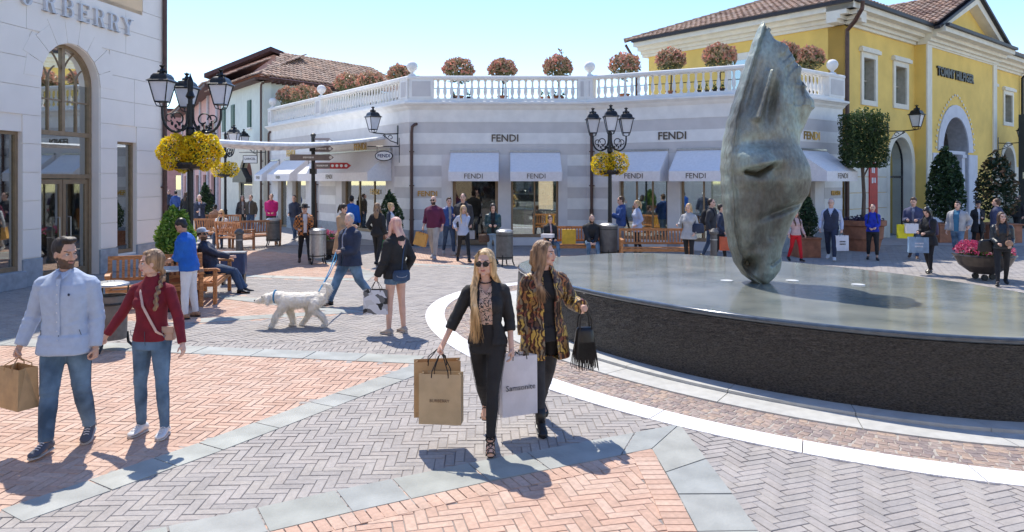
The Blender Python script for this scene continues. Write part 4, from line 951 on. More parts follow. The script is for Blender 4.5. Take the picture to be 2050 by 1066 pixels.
lamp_post(L1, "nearest three-armed black street lamp carrying the large yellow flower basket", R(0), 3.80, s=.83, rad=.55)
lamp_post(L2, "black three-lantern street lamp rising from the bin beside the pool bench", R(265), 3.78, s=.92, rad=.54)
lamp_post(L3, "farthest three-armed street lamp down the side street near the seated people", R(205), 3.95)
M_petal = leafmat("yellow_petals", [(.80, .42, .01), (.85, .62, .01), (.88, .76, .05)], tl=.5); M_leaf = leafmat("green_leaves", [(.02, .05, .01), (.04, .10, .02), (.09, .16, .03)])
def scatter(m, c, r, n, size, shell=.6, rnd=random, zlo=-1, col=(0, 1), flat=0, cube=0, taper=0, up=.0, four=False):
    for _ in range(n):
        while True:
            v = Vector((rnd.gauss(0, 1), rnd.gauss(0, 1), rnd.gauss(0, 1))); v.normalize()
            if cube: v = Vector((rnd.uniform(-1, 1), rnd.uniform(-1, 1), rnd.uniform(-1, 1))); k = rnd.choice((0, 0, 1, 1, 2)); v[k] = rnd.choice((-1, 1)); v *= .88
            if v.z >= zlo: break
        f = shell + (1 - shell) * rnd.random() ** .6; f *= 1 + (.02 if cube else .10) * math.sin(7 * v.x + 3 * v.y) * math.sin(5 * v.z + 2 * v.x)
        tp = 1 - taper * (v.z * f * .5 + .5)
        p = Vector((c[0] + v.x * r[0] * f * tp, c[1] + v.y * r[1] * f * tp, c[2] + v.z * r[2] * f))
        a = Vector((rnd.gauss(0, 1), rnd.gauss(0, 1), rnd.gauss(0, 1) * .8 + up)).normalized(); b = (v * .7 + Vector((rnd.gauss(0, .5), rnd.gauss(0, .5), rnd.gauss(0, .5)))).cross(a).normalized()
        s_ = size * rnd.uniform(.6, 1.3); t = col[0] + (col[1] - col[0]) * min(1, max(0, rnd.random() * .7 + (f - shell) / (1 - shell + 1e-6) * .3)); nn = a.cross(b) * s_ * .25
        m.add([p - a * s_, p + b * s_ * .45 + nn, p + a * s_, p - b * s_ * .45 + nn], [(0, 1, 2, 3)], max(.001, t))
def basket(loc, z, w_, h_, label, n, size, two=True):
    t = thing("flower_basket", label, "flower basket", (loc.x, loc.y, z), 0, "yellow flower baskets on the lamps"); m = MB()
    m.lathe([(.08, -h_ * .52), (w_ * .24, -h_ * .48), (w_ * .30, -h_ * .36), (w_ * .30, -h_ * .30), (.1, -h_ * .3)], 16); m.build("bowl", M_black, t)
    cs = [(-w_ * .19, 0, 0), (w_ * .19, 0, .03)] if two else [(0, 0, 0)]
    m = MB()
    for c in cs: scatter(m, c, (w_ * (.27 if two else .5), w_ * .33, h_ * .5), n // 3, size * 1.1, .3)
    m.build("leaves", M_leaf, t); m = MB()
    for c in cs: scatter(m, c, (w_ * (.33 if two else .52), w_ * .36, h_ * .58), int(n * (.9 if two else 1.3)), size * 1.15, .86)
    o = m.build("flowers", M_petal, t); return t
basket(L1, 2.84, 1.16, .64, "biggest yellow flower basket, on the nearest lamp post", 2600, .030)
basket(L2, 2.8, 1.1, .62, "yellow flower basket on the lamp post in front of the boutique", 1100, .034)
basket(L3, 2.78, 1.15, .6, "small yellow flower basket half behind the big one, on the far lamp", 700, .04)
def wall_lamp(sg, u, z, label, out=.9, s=.8, tilt=0, grp="wall lanterns on brackets", arm=1):
    p = sg.W @ Vector((u, 0, z)); t = thing("wall_lantern", label, "wall lantern", p, math.atan2(sg.d.y, sg.d.x), grp); m = MB()
    m.box(-.03, .03, -.03, 0, -.35, .35); o_ = Vector((0, -out, .0)); m.tube([(0, 0, .05), (0, -out * .5, .02), (0, -out, .05)], .022, 6)
    m.tube([(0, -.01, -.3), (0, -out * .3, -.22), (0, -out * .6, -.02)], .018, 6); uy = Vector((0, -1, 0)); scroll(m, Vector((0, -out * .3, -.1)), uy, .1, 0, 5, th=.014); scroll(m, Vector((0, -out * .55, -.06)), uy, .06, 0, 5, th=.012)
    m.build("bracket", M_iron, t); lantern_geo(t, (0, -out, .05), s); return t
wall_lamp(SA, UA(797), 3.95, "wall lantern above the oval hanging sign on the boutique's left wing", 1.0, .95)
wall_lamp(SD, .35, 4.2, "wall lantern partly hidden behind the bronze horse head", .8, .8)
wall_lamp(SF, UF(1777), 5.0 - .75, "wall lantern between the square-clipped tree and the portico", 1.1, 1.0)
wall_lamp(SF, UF(1998), 4.2, "wall lantern between the two arches at the far right", 1.1, 1.0)
wall_lamp(S1, S1.u(515), 4.0, "wall lantern on the cream corner house over the white canopy", .7, 1.0)
# oval and rectangular hanging signs
p = SA.W @ Vector((UA(800), 0, 3.25)); hs = thing("hanging_sign", "oval white hanging sign with dark lettering below the wall lantern", "hanging sign", p, 0)
m = MB(); m.tube([(0, 0, .6), (0, 0, -.3)], .025, 6); m.tube([(0, 0, .28), (-1.15, -.1, .28)], .018, 6); m.tube([(-.8, -.08, .28), (-.8, -.08, .1)], .01, 5); m.tube([(-.3, -.08, .28), (-.3, -.08, .1)], .01, 5); m.build("bracket", M_iron, hs)
m = MB(); N = 24; ov_ = lambda a, b: [(-.55 + a * math.cos(2 * PI * i / N), b * math.sin(2 * PI * i / N) - .06) for i in range(N)]
m.prism(ov_(.33, .19), -.11, -.06); pl = m.build("board", M_black, hs); m = MB(); m.prism(ov_(.29, .155), -.118, -.111); m.build("face", M_white, pl); text("sign_lettering", "FENDI", .17, T(-.55, -.121, -.06), mat("navy_ink", (.03, .03, .12), .5), pl, .001, bold=.004)
p = at(501, 36.0); hs = thing("hanging_sign", "small rectangular white hanging sign on the cream corner house", "hanging sign", (p.x, p.y, 3.35), 0)
m = MB(); m.tube([(.75, 0, .75), (.75, 0, -.3)], .025, 6); m.tube([(.75, 0, .35), (-.55, 0, .35)], .018, 6); m.build("bracket", M_iron, hs); m = MB(); m.box(-.36, .36, -.02, .02, -.2, .2); pl = m.build("board", M_black, hs); m = MB(); m.box(-.33, .33, -.027, -.021, -.17, .17); m.build("face", M_white, pl); text("sign_lettering", "LANCEL", .15, T(0, -.03, .02), M_black, pl, .001, bold=.003)
# finger post
p = at(627, 27.5); fpst = thing("finger_post", "dark finger post with grey and red direction boards", "signpost", p); m = MB()
m.lathe([(.13, 0), (.13, .2), (.075, .3), (.075, 3.95), (.10, 3.98), (.10, 4.05), (.03, 4.1)], 10); m.box(-.11, .11, -.11, .11, 3.4, 3.52); m.box(-.11, .11, -.11, .11, 2.55, 2.75); m.build("pole", M_iron, fpst)
M_gb = mat("grey_sign", (.20, .17, .17), .5); M_rb = mat("red_sign", (.45, .03, .03), .5); M_wp = mat("white_print", (.8, .8, .8), .6)
def board(x0, x1, z, h, m_, tip, words, dots=(), ang=0):
    m = MB(RZ(ang)); sgn = 1 if tip > 0 else -1; xt = x1 if tip > 0 else x0; xs = x0 if tip > 0 else x1
    pts = [(xs, z - h / 2), (xt - sgn * .15, z - h / 2), (xt, z), (xt - sgn * .15, z + h / 2), (xs, z + h / 2)]
    m.prism(pts if sgn > 0 else pts[::-1], -.10, -.075); b_ = m.build("direction_board", m_, fpst)
    fineprint("board_lettering", .42, h * .3, RZ(ang) @ T(.37 if m_ is M_rb else (x0 + x1) / 2 - sgn * .12, -.104, z), M_wp, b_, 1, int(z * 100))
    m = MB(RZ(ang))
    for d in dots: m.lathe([(h * .22, 0), (h * .22, .004)], 10); 
    if dots:
        m = MB(RZ(ang))
        for d in dots: m.prism([(d + h * .25 * math.cos(q * PI / 4), z + h * .25 * math.sin(q * PI / 4)) for q in range(8)], -.106, -.101)
        m.build("pictogram", M_wp, b_)
board(.08, .78, 3.78, .24, M_gb, 1, "", (.66,)); board(.08, .78, 3.50, .24, M_gb, 1, "", (.66,)); board(-.85, .8, 3.17, .23, M_gb, 1, "", (.68,)); board(.08, 1.45, 2.86, .23, M_rb, 1, "", (.75, .92, 1.09, 1.26)); m = MB(); m.box(.08, .66, -.1025, -.1005, 2.755, 2.965); m.build("dark_field", M_gb, fpst)
# white sail canopy stretched across the street mouth
cn = MB(); A_, B_ = at(400, 17.8) + Vector((0, 0, 3.32)), SA.W @ Vector((UA(770), -.02, 3.95))
C_, D_ = A_ + Vector((-1.5, 7.5, .12)), B_ + Vector((-4.2, 5.5, .1)); N = 16; rings = []
for i in range(N + 1):
    f = i / N; a = A_.lerp(B_, f); b = C_.lerp(D_, f); a.z -= .28 * math.sin(PI * f) * .6; b.z -= .3 * math.sin(PI * f) * .6
    rings.append([a.lerp(b, g_ / 6) + Vector((0, 0, -.10 * math.sin(PI * g_ / 6))) for g_ in range(7)])
for i in range(N):
    for j in range(6): cn.add([rings[i][j], rings[i + 1][j], rings[i + 1][j + 1], rings[i][j + 1]], [(0, 1, 2, 3)])
co_ = cn.build("sail_canopy", mat("white_sailcloth", (.86, .87, .88), .7), None, smooth=True); co_.modifiers.new("cloth", 'SOLIDIFY').thickness = .015
tag(co_, "white sail canopy stretched from the boutique wall over the street mouth", "canopy")
m = MB(); m.tube([rings[i][0] - Vector((0, 0, .05)) for i in range(N + 1)], .07, 6); h_ = m.build("hem_roll", mat("white_sailcloth", (.86, .87, .88), .7), co_)
# ------------------------------------------------------------------ benches, bins, bollards
def bench(loc, rz, label, L=1.6, wood=M_wood, grp="teak benches", bag=None):
    t = thing("park_bench", label, "bench", loc, rz, grp)      # front faces local -y
    for x in (-L / 2, L / 2):
        m = MB(); m.box(x - .035, x + .035, -.27, -.20, 0, .62); m.build("leg", wood, t, bevel=.006)
        m = MB(); m.hexa([(x - .035, .20, 0), (x + .035, .20, 0), (x + .035, .27, 0), (x - .035, .27, 0)], [(x - .035, .30, .93), (x + .035, .30, .93), (x + .035, .36, .93), (x - .035, .36, .93)]); m.build("leg", wood, t, bevel=.006)
        m = MB(); m.loft([[(x - .045, y, z), (x + .045, y, z), (x + .045, y, z + .045), (x - .045, y, z + .045)] for y, z in ((-.32, .60), (-.26, .625), (0, .62), (.27, .63))]); m.build("armrest", wood, t, bevel=.005)
        m = MB(); m.box(x - .02, x + .02, -.2, .2, .33, .40); m.build("seat_rail", wood, t)
    for i in range(5): m = MB(); y = -.24 + i * .105; m.box(-L / 2 + .04, L / 2 - .04, y, y + .08, .40 - .006 * i, .43 - .006 * i); m.build("seat_slat", wood, t)
    m = MB(); m.box(-L / 2 + .04, L / 2 - .04, -.26, -.235, .31, .39); m.build("apron", wood, t)
    for z0, z1, y in ((.86, .93, .30), (.48, .54, .235)): m = MB(); m.box(-L / 2 + .036, L / 2 - .036, y, y + .035, z0, z1); m.build("back_rail", wood, t)
    n_ = int(L / .095)
    for i in range(n_):
        x = -L / 2 + .08 + (L - .16) * (i + .5) / n_; m = MB(); m.hexa([(x - .022, .245, .54), (x + .022, .245, .54), (x + .022, .262, .54), (x - .022, .262, .54)], [(x - .022, .31, .86), (x + .022, .31, .86), (x + .022, .327, .86), (x - .022, .327, .86)]); m.build("back_slat", wood, t)
    return t
b1 = at(430, 14.9); bench((-5.95, 14.35, 0), R(103), "teak bench by the left shop where the man in the cap sits", 1.75)
b2 = at(1313, 20.6); bench(b2, R(-3), "teak bench just behind the pool with its slatted back to the boutique", 1.95)
b3 = at(1157, 21.6); bench(b3, R(0), "teak bench between the seated bearded man and the woman with pink scarf", 1.95)
b4 = at(407, 26.6); bench(b4, R(180), "brown bench back nearest the far lamp post, seen from behind", 1.1, M_wood2)
b5 = at(448, 25.6); bench((at(472, 24.5).x, 24.5, 0), R(150), "brown bench beside the woman in the white jacket", 1.2, M_wood2)
b6 = at(510, 25.4); bench(b6, R(215), "brown bench next to the tall round bin under the fuchsia hoodie", 1.6, M_wood2)
b7 = at(312, 13.2); bench((b7.x, 13.2, 0), R(25), "teak bench half hidden behind the woman in the burgundy sweater", 1.5)
bench((at(440, 29).x, 29, 0), R(0), "brown bench farthest up the side street", 1.4, M_wood2)
def bin_(loc, label, s=1.0, m_=M_bin, h=.72, r=.24):
    t = thing("litter_bin", label, "litter bin", loc, random.random(), "round litter bins"); m = MB()
    m.lathe([(r * s, .18), (r * s, .18 + h), (r * s * .93, .18 + h), (r * s * .93, .24), (0, .24)], 24); m.build("drum", m_, t, smooth=False)
    for k in range(4):
        a = PI / 4 + PI / 2 * k; m = MB(); x, y = r * s * math.cos(a), r * s * math.sin(a); m.tube([(x * .95, y * .95, .3), (x * 1.0, y * 1.0, .12), (x * 1.15, y * 1.15, .03), (x * 1.25, y * 1.25, .015)], .02, 6); m.build("foot", M_iron, t)
    m = MB(); m.lathe([(r * s * 1.04, .18 + h), (r * s * 1.04, .22 + h), (r * s * .8, .26 + h), (0, .27 + h)], 24); m.build("lid", M_steel, t)
    m = MB(); m.lathe([(r * s * 1.02, .16 + h * .9), (r * s * 1.02, .18 + h * .9)], 24); m.lathe([(r * s * 1.02, .22), (r * s * 1.02, .25)], 24); m.build("hoop", M_iron, t); return t
bin_(at(547, 25.6), "dark round bin in front of the fuchsia hoodie"); bin_(at(636, 20.1), "steel-sided bin beside the boy in the checked jacket", .95, M_steel)
bin_(at(1010, 19.7), "brown round bin beside the woman in the green jacket", .95); bin_(at(1218, 21.2), "brown bin at the foot of the boutique lamp post", 1.1, M_bin, .8)
t = thing("litter_bin", "large grey bin with a pierced steel top between the couple on the left", "litter bin", (at(222, 9.9)), 0, "round litter bins")
t.scale = (.78,) * 3; m = MB(); m.lathe([(.25, .2), (.27, .95), (.25, .95), (.23, .3), (0, .3)], 28); m.build("drum", M_bin, t); m = MB(); m.lathe([(.29, 1.12), (.30, 1.14), (.29, 1.16), (.2, 1.19), (0, 1.20)], 28); lid = m.build("lid", M_steel, t)
m = MB()
for k in range(3):
    for i in range(6 + k * 6): a = 2 * PI * i / (6 + k * 6); m.ell(((.06 + .075 * k) * math.cos(a), (.06 + .075 * k) * math.sin(a), 1.198 - .009 * k * k), (.011, .011, .004), n=6)
m.build("hole", M_black, lid)
for k in range(3): a = 2 * PI * k / 3 + .5; m = MB(); m.tube([(.25 * math.cos(a), .25 * math.sin(a), .3), (.27 * math.cos(a), .27 * math.sin(a), .12), (.36 * math.cos(a), .36 * math.sin(a), .02)], .026, 6); m.tube([(.26 * math.cos(a), .26 * math.sin(a), .9), (.27 * math.cos(a), .27 * math.sin(a), 1.13)], .014, 6); m.build("foot", M_iron, t)
m = MB(); m.lathe([(.28, .80), (.285, .82), (.28, .84)], 28); m.build("hoop", M_iron, t)
for px, d, lab in ((479, 19.5, "short dark bollard behind the seated man with the cap"), (1429, 19.6, "dark bollard with a domed cap left of the horse head")):
    t = thing("bollard", lab, "bollard", at(px, d), 0, "iron bollards"); m = MB(); m.lathe([(.12, 0), (.12, .1), (.09, .14), (.09, .85), (.125, .88), (.125, .93), (.06, 1.0), (0, 1.02)], 14); m.build("post", M_bin, t); m = MB(); m.lathe([(.1, .7), (.1, .73)], 14); m.build("collar", M_steel, t)
# suitcase-blue box beside the bench
t = thing("blue_box", "navy blue box with steel corners standing behind the bench of the seated man", "box", at(468, 16.2), R(10)); t.scale = (.72,) * 3; m = MB(); m.box(-.36, .36, -.2, .2, .3, .98); m.build("body", mat("navy_vinyl", (.03, .06, .14), .35), t, bevel=.03); m = MB(); m.box(-.37, .37, -.21, .21, .955, 1.0); m.build("lid", M_steel, t, bevel=.01); m = MB()
for x in (-.3, .3): m.box(x - .03, x + .03, -.17, .17, 0, .3)
m.build("leg", M_iron, t)
t = thing("side_table", "round cafe table behind the man in the royal blue top", "table", at(335, 12.9)); m = MB(); m.lathe([(.38, .72), (.38, .745), (0, .75)], 24); m.build("tabletop", mat("pale_tabletop", (.55, .6, .62), .3), t); m = MB(); m.lathe([(.22, 0), (.22, .02), (.03, .05), (.03, .72)], 12); m.build("leg", M_iron, t)
# ------------------------------------------------------------------ plants
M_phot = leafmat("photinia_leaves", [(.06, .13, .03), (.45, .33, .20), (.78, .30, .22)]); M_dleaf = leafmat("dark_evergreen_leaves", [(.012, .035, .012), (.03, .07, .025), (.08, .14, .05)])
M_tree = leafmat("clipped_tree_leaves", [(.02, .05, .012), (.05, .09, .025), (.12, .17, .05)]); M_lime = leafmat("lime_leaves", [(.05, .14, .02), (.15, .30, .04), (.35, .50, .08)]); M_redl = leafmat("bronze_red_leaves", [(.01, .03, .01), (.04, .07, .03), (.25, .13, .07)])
M_bark = mat("bark", (.14, .10, .075), .9, 0, .3, 12, .5, 30, stretch=(1, 1, .3))
sphg = "red-tipped ball shrubs in pots on the terrace"
def photinia(p, r, label, seed, spike=False):
    rnd = random.Random(seed); t = thing("photinia_shrub", label, "shrub", (p.x, p.y, 5.085), 0, sphg); z = p.z - 5.085
    m = MB(); m.lathe([(.13, 0), (.18, .28), (.20, .28), (.20, .32), (.16, .32), (.15, .3), (0, .3)], 12); pt = m.build("pot", M_terra, t)
    m = MB(); m.tube([(0, 0, .3), (.02, .01, z * .6), (0, 0, z)], [.03, .025, .02], 6); m.build("trunk", M_bark, t)
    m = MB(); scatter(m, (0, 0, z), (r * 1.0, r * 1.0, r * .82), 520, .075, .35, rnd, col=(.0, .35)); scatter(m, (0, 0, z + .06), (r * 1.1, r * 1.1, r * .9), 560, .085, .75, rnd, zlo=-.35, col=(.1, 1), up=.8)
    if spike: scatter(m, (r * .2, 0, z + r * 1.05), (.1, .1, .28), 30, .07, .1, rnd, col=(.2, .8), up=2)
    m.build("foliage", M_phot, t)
def wallpt(px, py, back):                            # point a little behind the terrace rail under a surveyed ray
    for sg in SEGS:
        s2 = Seg(sg.p(0, -back)[:2], sg.p(sg.L, -back)[:2]); u = s2.u(px)
        if -.9 < u < s2.L + .9:
            q = s2.p(u); q.z = CH + (HY - py) * q.y / F; return q
    return None
phs = [(578, 193, .95, "leftmost red-tipped shrub on the terrace by the mint wall"), (610, 189, .95, "second red-tipped shrub from the left end of the terrace"), (648, 182, .6, "small red-tipped shrub behind the second ball finial on the left wing"), (697, 168, .9, "red-tipped shrub mid-way along the left wing terrace"), (742, 163, .85, "red-tipped shrub just left of the last shrub before the terrace corner"), (802, 147, .85, "red-tipped shrub next to the corner ball finial"),
       (918, 139, .8, "round shrub above the boutique door awning"), (1006, 137, .8, "round shrub between the door and window awnings"), (1117, 131, .85, "tall ragged shrub with a spike, left of the middle finial"), (1250, 131, .8, "shrub in front of the yellow building's left eave"), (1343, 118, .85, "reddish shrub under the yellow building's tiled eave"), (1441, 110, .85, "shrub immediately left of the horse head's tip"), (1573, 104, .6, "shrub mostly hidden behind the horse head's neck"), (1621, 114, .85, "rightmost dark red shrub by the last ball finial")]
for i, (px, py, s_, lab) in enumerate(phs):
    q = wallpt(px, py, .9)
    if q: q.z -= .10 + .03 * (i % 3); photinia(q, (.60 + .05 * math.sin(i * 2.3)) * s_, lab, i, i == 8)
def small_pots():
    for i, px in enumerate((908, 940, 1083, 1096, 1109, 1124, 1398, 1414, 1430, 1446)):
        q = wallpt(px, 210, .45); t = thing("flower_pot", ["small black pot on the terrace floor, near the first bay", "small black pot on the terrace floor, right of its neighbour", "leftmost of the four small clay pots behind the balusters", "second of the four small clay pots behind the balusters", "third of the four small clay pots behind the balusters", "rightmost of the four small clay pots behind the balusters", "first of the black pots in the bay left of the horse", "second of the black pots in the bay left of the horse", "third of the black pots in the bay left of the horse", "last of the black pots in the bay left of the horse"][i], "pot", (q.x, q.y, 5.085), 0, "small pots on the terrace")
        m = MB(); m.lathe([(.06, 0), (.09, .2), (.10, .2), (.10, .24), (.08, .24), (.07, .2), (0, .2)], 10); m.build("rim_and_body", M_terra if 2 <= i <= 5 else M_black, t)
        m = MB(); rnd = random.Random(i); scatter(m, (0, 0, .34), (.10, .10, .14), 26, .05, .2, rnd, col=(.2, .9), up=1); m.build("foliage", M_leaf, t)
small_pots()
def cone_bush(loc, h, r, label, z0=.5, m_=M_dleaf, n=1500, size=.05, pot='box', ptop=.5, taper=.75, cat="shrub", seed=1):
    t = thing("cone_shrub" if taper > .5 else "bushy_shrub", label, cat, loc); rnd = random.Random(seed); m = MB()
    if pot == 'box': m.box(-r * .8, r * .8, -r * .8, r * .8, 0, ptop - .06); m.box(-r * .85, r * .85, -r * .85, r * .85, ptop - .06, ptop)
    elif pot == 'round': m.lathe([(r * .55, 0), (r * .8, ptop * .8), (r * .9, ptop * .82), (r * .9, ptop), (r * .78, ptop), (r * .7, ptop - .08), (0, ptop - .08)], 20)
    m.build("planter", M_terra, t, bevel=.01); m = MB(); m.tube([(0, 0, ptop - .08), (0, 0, z0 + h * .6)], .04, 6); m.build("trunk", M_bark, t)
    m = MB(); c = (0, 0, z0 + h / 2)
    m2 = MB(); m2.lathe([(r * .75, z0 + .03), (r * .8, z0 + h * .2), (r * (1 - taper * .7) * .75, z0 + h * .7), (.02, z0 + h * .93)], 10)
    scatter(m, c, (r * 1.25, r * 1.25, h / 2), n, size, .78, rnd, taper=taper); scatter(m, c, (r * 1.1, r * 1.1, h / 2.1), n // 2, size * 1.2, .3, rnd, taper=taper, col=(0, .5)); m.build("foliage", m_, t); return t
cone_bush(at(351, 13.9) , 1.05, .34, "bright green bush in a terracotta planter against the left shop corner", .75, M_lime, 1900, .045, 'box', .72, .45)
cone_bush(at(411, 31), 1.6, .42, "slender green cone bush by the man in the dark suit", .6, M_dleaf, 900, .06, 'round', .55)
cone_bush(at(781, 24.3), 1.45, .5, "dark cone topiary against the boutique's left wing", .5, M_dleaf, 1500, .05, 'box', .5)
cone_bush(at(1612, 22.0), 1.35, .42, "dark cone topiary in a terracotta box behind the horse head's cheek", .6, M_dleaf, 1300, .05, 'box', .6)
cone_bush(at(1893, 27.5), 2.75, .66, "dense green bush in a terracotta box in front of the portico", .75, M_dleaf, 2000, .085, 'box', .7, .5)
cone_bush(at(1995, 27.5), 2.6, .72, "loose bronze-red bush in a terracotta box at the far right", .75, M_redl, 800, .10, 'box', .7, .45, seed=4)
# square clipped tree in the big terracotta pot
tp = at(1728, 24.0); t = thing("clipped_tree", "square-clipped tree in a big terracotta pot in front of the yellow building", "tree", tp); m = MB()
m.lathe([(.48, 0), (.55, .35), (.6, .42), (.6, .47), (.62, .8), (.7, .84), (.7, 1.0), (.6, 1.0), (.58, .93), (0, .93)], 28); m.build("pot", M_terra, t)
m = MB(); m.tube([(0, 0, .9), (.03, 0, 1.8), (-.02, 0, 2.7), (0, 0, 3.3)], [.075, .06, .055, .03], 8)
for k in range(7): a = k * .9; m.tube([(0, 0, 2.4 + k * .12), (.25 * math.cos(a), .25 * math.sin(a), 2.9 + k * .12), (.45 * math.cos(a), .45 * math.sin(a), 3.2 + k * .14)], [.03, .02, .01], 5)
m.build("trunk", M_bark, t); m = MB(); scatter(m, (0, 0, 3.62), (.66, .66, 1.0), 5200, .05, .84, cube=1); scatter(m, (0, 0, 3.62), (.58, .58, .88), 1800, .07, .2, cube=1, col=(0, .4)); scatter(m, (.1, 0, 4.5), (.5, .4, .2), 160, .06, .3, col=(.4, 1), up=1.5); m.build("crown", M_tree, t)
m = MB(); scatter(m, (0, 0, 1.03), (.62, .62, .12), 500, .05, .1, col=(0, 1)); m.build("underplanting", leafmat("purple_leaves", [(.02, .015, .04), (.06, .04, .10), (.12, .10, .16)]), t)
# shallow bowls of flowers on little wheels
M_fl = leafmat("pink_petals", [(.75, .60, .60), (.70, .12, .25), (.45, .02, .10)])
def bowl(loc, r, label, n=700):
    t = thing("flower_bowl", label, "planter", loc); m = MB(); m.lathe([(r * .25, .14), (r * .45, .17), (r * .8, .34), (r * .98, .55), (r * 1.02, .57), (r * 1.0, .60), (r * .93, .58), (r * .8, .5), (0, .5)], 32); m.build("bowl", mat("dark_bowl", (.08, .065, .055), .35, .3, .2, 8), t, smooth=False)
    for k in range(3):
        a = k * 2.1; m = MB(Matrix.Translation((r * .3 * math.cos(a), r * .3 * math.sin(a), .07)) @ Matrix.Rotation(PI / 2, 4, 'X')); m.lathe([(.07, -.03), (.07, .03), (0, .03)], 12); m.build("wheel", M_black, t)
    m = MB(); scatter(m, (0, 0, .62), (r * .9, r * .9, .16), n, .05, .1, col=(0, 1)); m.build("leaves", M_leaf, t); m = MB(); scatter(m, (0, 0, .66), (r * 1.0, r * .95, .2), n, .035, .7, zlo=-.2, col=(0, 1)); scatter(m, (-r * .5, 0, .7), (r * .45, r * .6, .22), n // 2, .04, .6, zlo=0, col=(.4, 1)); m.build("flowers", M_fl, t)
bowl(at(1970, 16.9), .64, "wide dark bowl of pink and white flowers at the right"); bowl(at(662, 21.2), .45, "small dark bowl of pink flowers behind the woman in the camel coat", 300)
# ------------------------------------------------------------------ bronze horse head balancing on its muzzle
HD = 10.56; hc = at(1525, HD)
def hxz(px, py): return ((px - 1525) / F * HD, (HY - py) / F * HD + CH - PH)
LE = [(1525.7, 45), (1518, 58), (1509.6, 78), (1491, 132), (1475, 185), (1459, 239), (1449, 287), (1446, 329), (1447, 372), (1450, 415), (1454, 458), (1461.5, 495), (1472, 527), (1485.6, 549), (1502, 561), (1512, 566)]
RE = [(1527, 45), (1540, 57), (1549, 78), (1554, 82), (1576, 90), (1588, 107), (1590, 124), (1600.5, 134), (1603, 160), (1612, 172), (1616, 186), (1629, 204), (1627, 214), (1614, 239), (1600, 270), (1596.5, 292), (1606, 313), (1615.5, 335), (1618, 361), (1614, 388), (1600, 412), (1584, 439), (1571, 474), (1562, 503), (1563, 522), (1559, 541), (1546, 558), (1537, 566)]
TH = [(45, .03), (60, .07), (90, .13), (150, .24), (220, .33), (300, .40), (360, .42), (420, .38), (470, .31), (510, .27), (545, .24), (560, .19), (566, .13)]
def rseg(px, py, ax, ay, bx, by):
    t = np.clip(((px - ax) * (bx - ax) + (py - ay) * (by - ay)) / ((bx - ax) ** 2 + (by - ay) ** 2), 0, 1)
    return np.hypot(px - ax - t * (bx - ax), py - ay - t * (by - ay)), t
def gss(px, py, cx, cy, sx, sy, rot=0):
    c, s_ = math.cos(rot), math.sin(rot); u, v = (px - cx) * c + (py - cy) * s_, -(px - cx) * s_ + (py - cy) * c
    return np.exp(-.5 * ((u / sx) ** 2 + (v / sy) ** 2))
def horse_relief(px, py):
    d = .12 * gss(px, py, 1497, 318, 26, 15, -.15) - .05 * gss(px, py, 1500, 288, 24, 10, -.1) + .07 * gss(px, py, 1500, 331, 24, 6, -.2)
    q, t = rseg(px, py, 1479, 345, 1498, 350); q2, _ = rseg(px, py, 1498, 350, 1522, 334); d -= .17 * np.exp(-(np.minimum(q, q2) / 3.8) ** 2)
    d += .03 * gss(px, py, 1500, 364, 22, 7)
    q, t = rseg(px, py, 1526, 150, 1498, 240); d += (.16 - .05 * t) * np.exp(-(q / (3.6 + 3 * t)) ** 2) ; d -= .10 * gss(px, py, 1530, 205, 7, 34, .25); d -= .05 * gss(px, py, 1500, 190, 6, 34, .27); d += .03 * gss(px, py, 1546, 190, 8, 40, .2)
    d -= .20 * gss(px, py, 1496, 527, 8.5, 12, -.35); d += .045 * gss(px, py, 1492, 511, 13, 6, -.4) + .03 * gss(px, py, 1511, 530, 6, 14, -.2)
    d += .10 * gss(px, py, 1577, 352, 34, 42) - .09 * gss(px, py, 1562, 416, 34, 5, -.35) - .035 * gss(px, py, 1597, 285, 10, 18)
    q, t = rseg(px, py, 1512, 352, 1490, 480); d += .03 * np.exp(-(q / 9) ** 2); q, t = rseg(px, py, 1535, 345, 1530, 470); d -= .03 * np.exp(-(q / 10) ** 2)
    q, t = rseg(px, py, 1563, 512, 1535, 528); d -= .035 * np.exp(-(q / 3) ** 2)
    q, t = rseg(px, py, 1560, 120, 1590, 250); d -= .03 * np.exp(-(q / 9) ** 2); d += .03 * gss(px, py, 1520, 112, 14, 30)
    d += .05 * np.clip((px - 1545) / 60, 0, 1) * np.sign(np.sin(px * .16 + ys_f(py))) * (py < 215) * .35
    return d
def ys_f(y): return y * .11 + 2 * np.sin(y * .05)
def vnoise(V, fr, seed=0):
    r = np.random.default_rng(seed); o = np.zeros(len(V))
    for k in range(7):
        w_ = r.normal(size=3) * fr * (1 + .35 * k); ph = r.uniform(0, 6.28); w2 = r.normal(size=3) * fr * .6
        o += np.sin(V @ w_ + ph + 1.6 * np.sin(V @ w2 + ph * 2)) / (1 + .35 * k)
    return o / 4
NY, NA = 330, 190; ys = np.linspace(45, 566, NY); lx = np.interp(ys, *zip(*[(y, x) for x, y in LE])); rx = np.interp(ys, *zip(*[(y, x) for x, y in RE])); th = np.interp(ys, *zip(*TH))
for arr in (lx, rx, th):
    k_ = np.ones(5) / 5; sm = np.convolve(np.pad(arr, 2, 'edge'), k_, 'valid'); arr[:] = sm
jag = np.interp(ys, [45, 80, 210, 230], [1, 1, 1, 0]); jn_ = np.random.default_rng(3).normal(size=NY); jn_ = np.convolve(jn_, np.hanning(9) / 4, 'same') + 1.6 * np.convolve(np.random.default_rng(5).normal(size=NY), np.hanning(25) / 9, 'same'); rx += jag * 3.2 * jn_; lx += .5 * np.sin(ys * .2)
A = np.linspace(0, 2 * PI, NA, endpoint=False); V = []
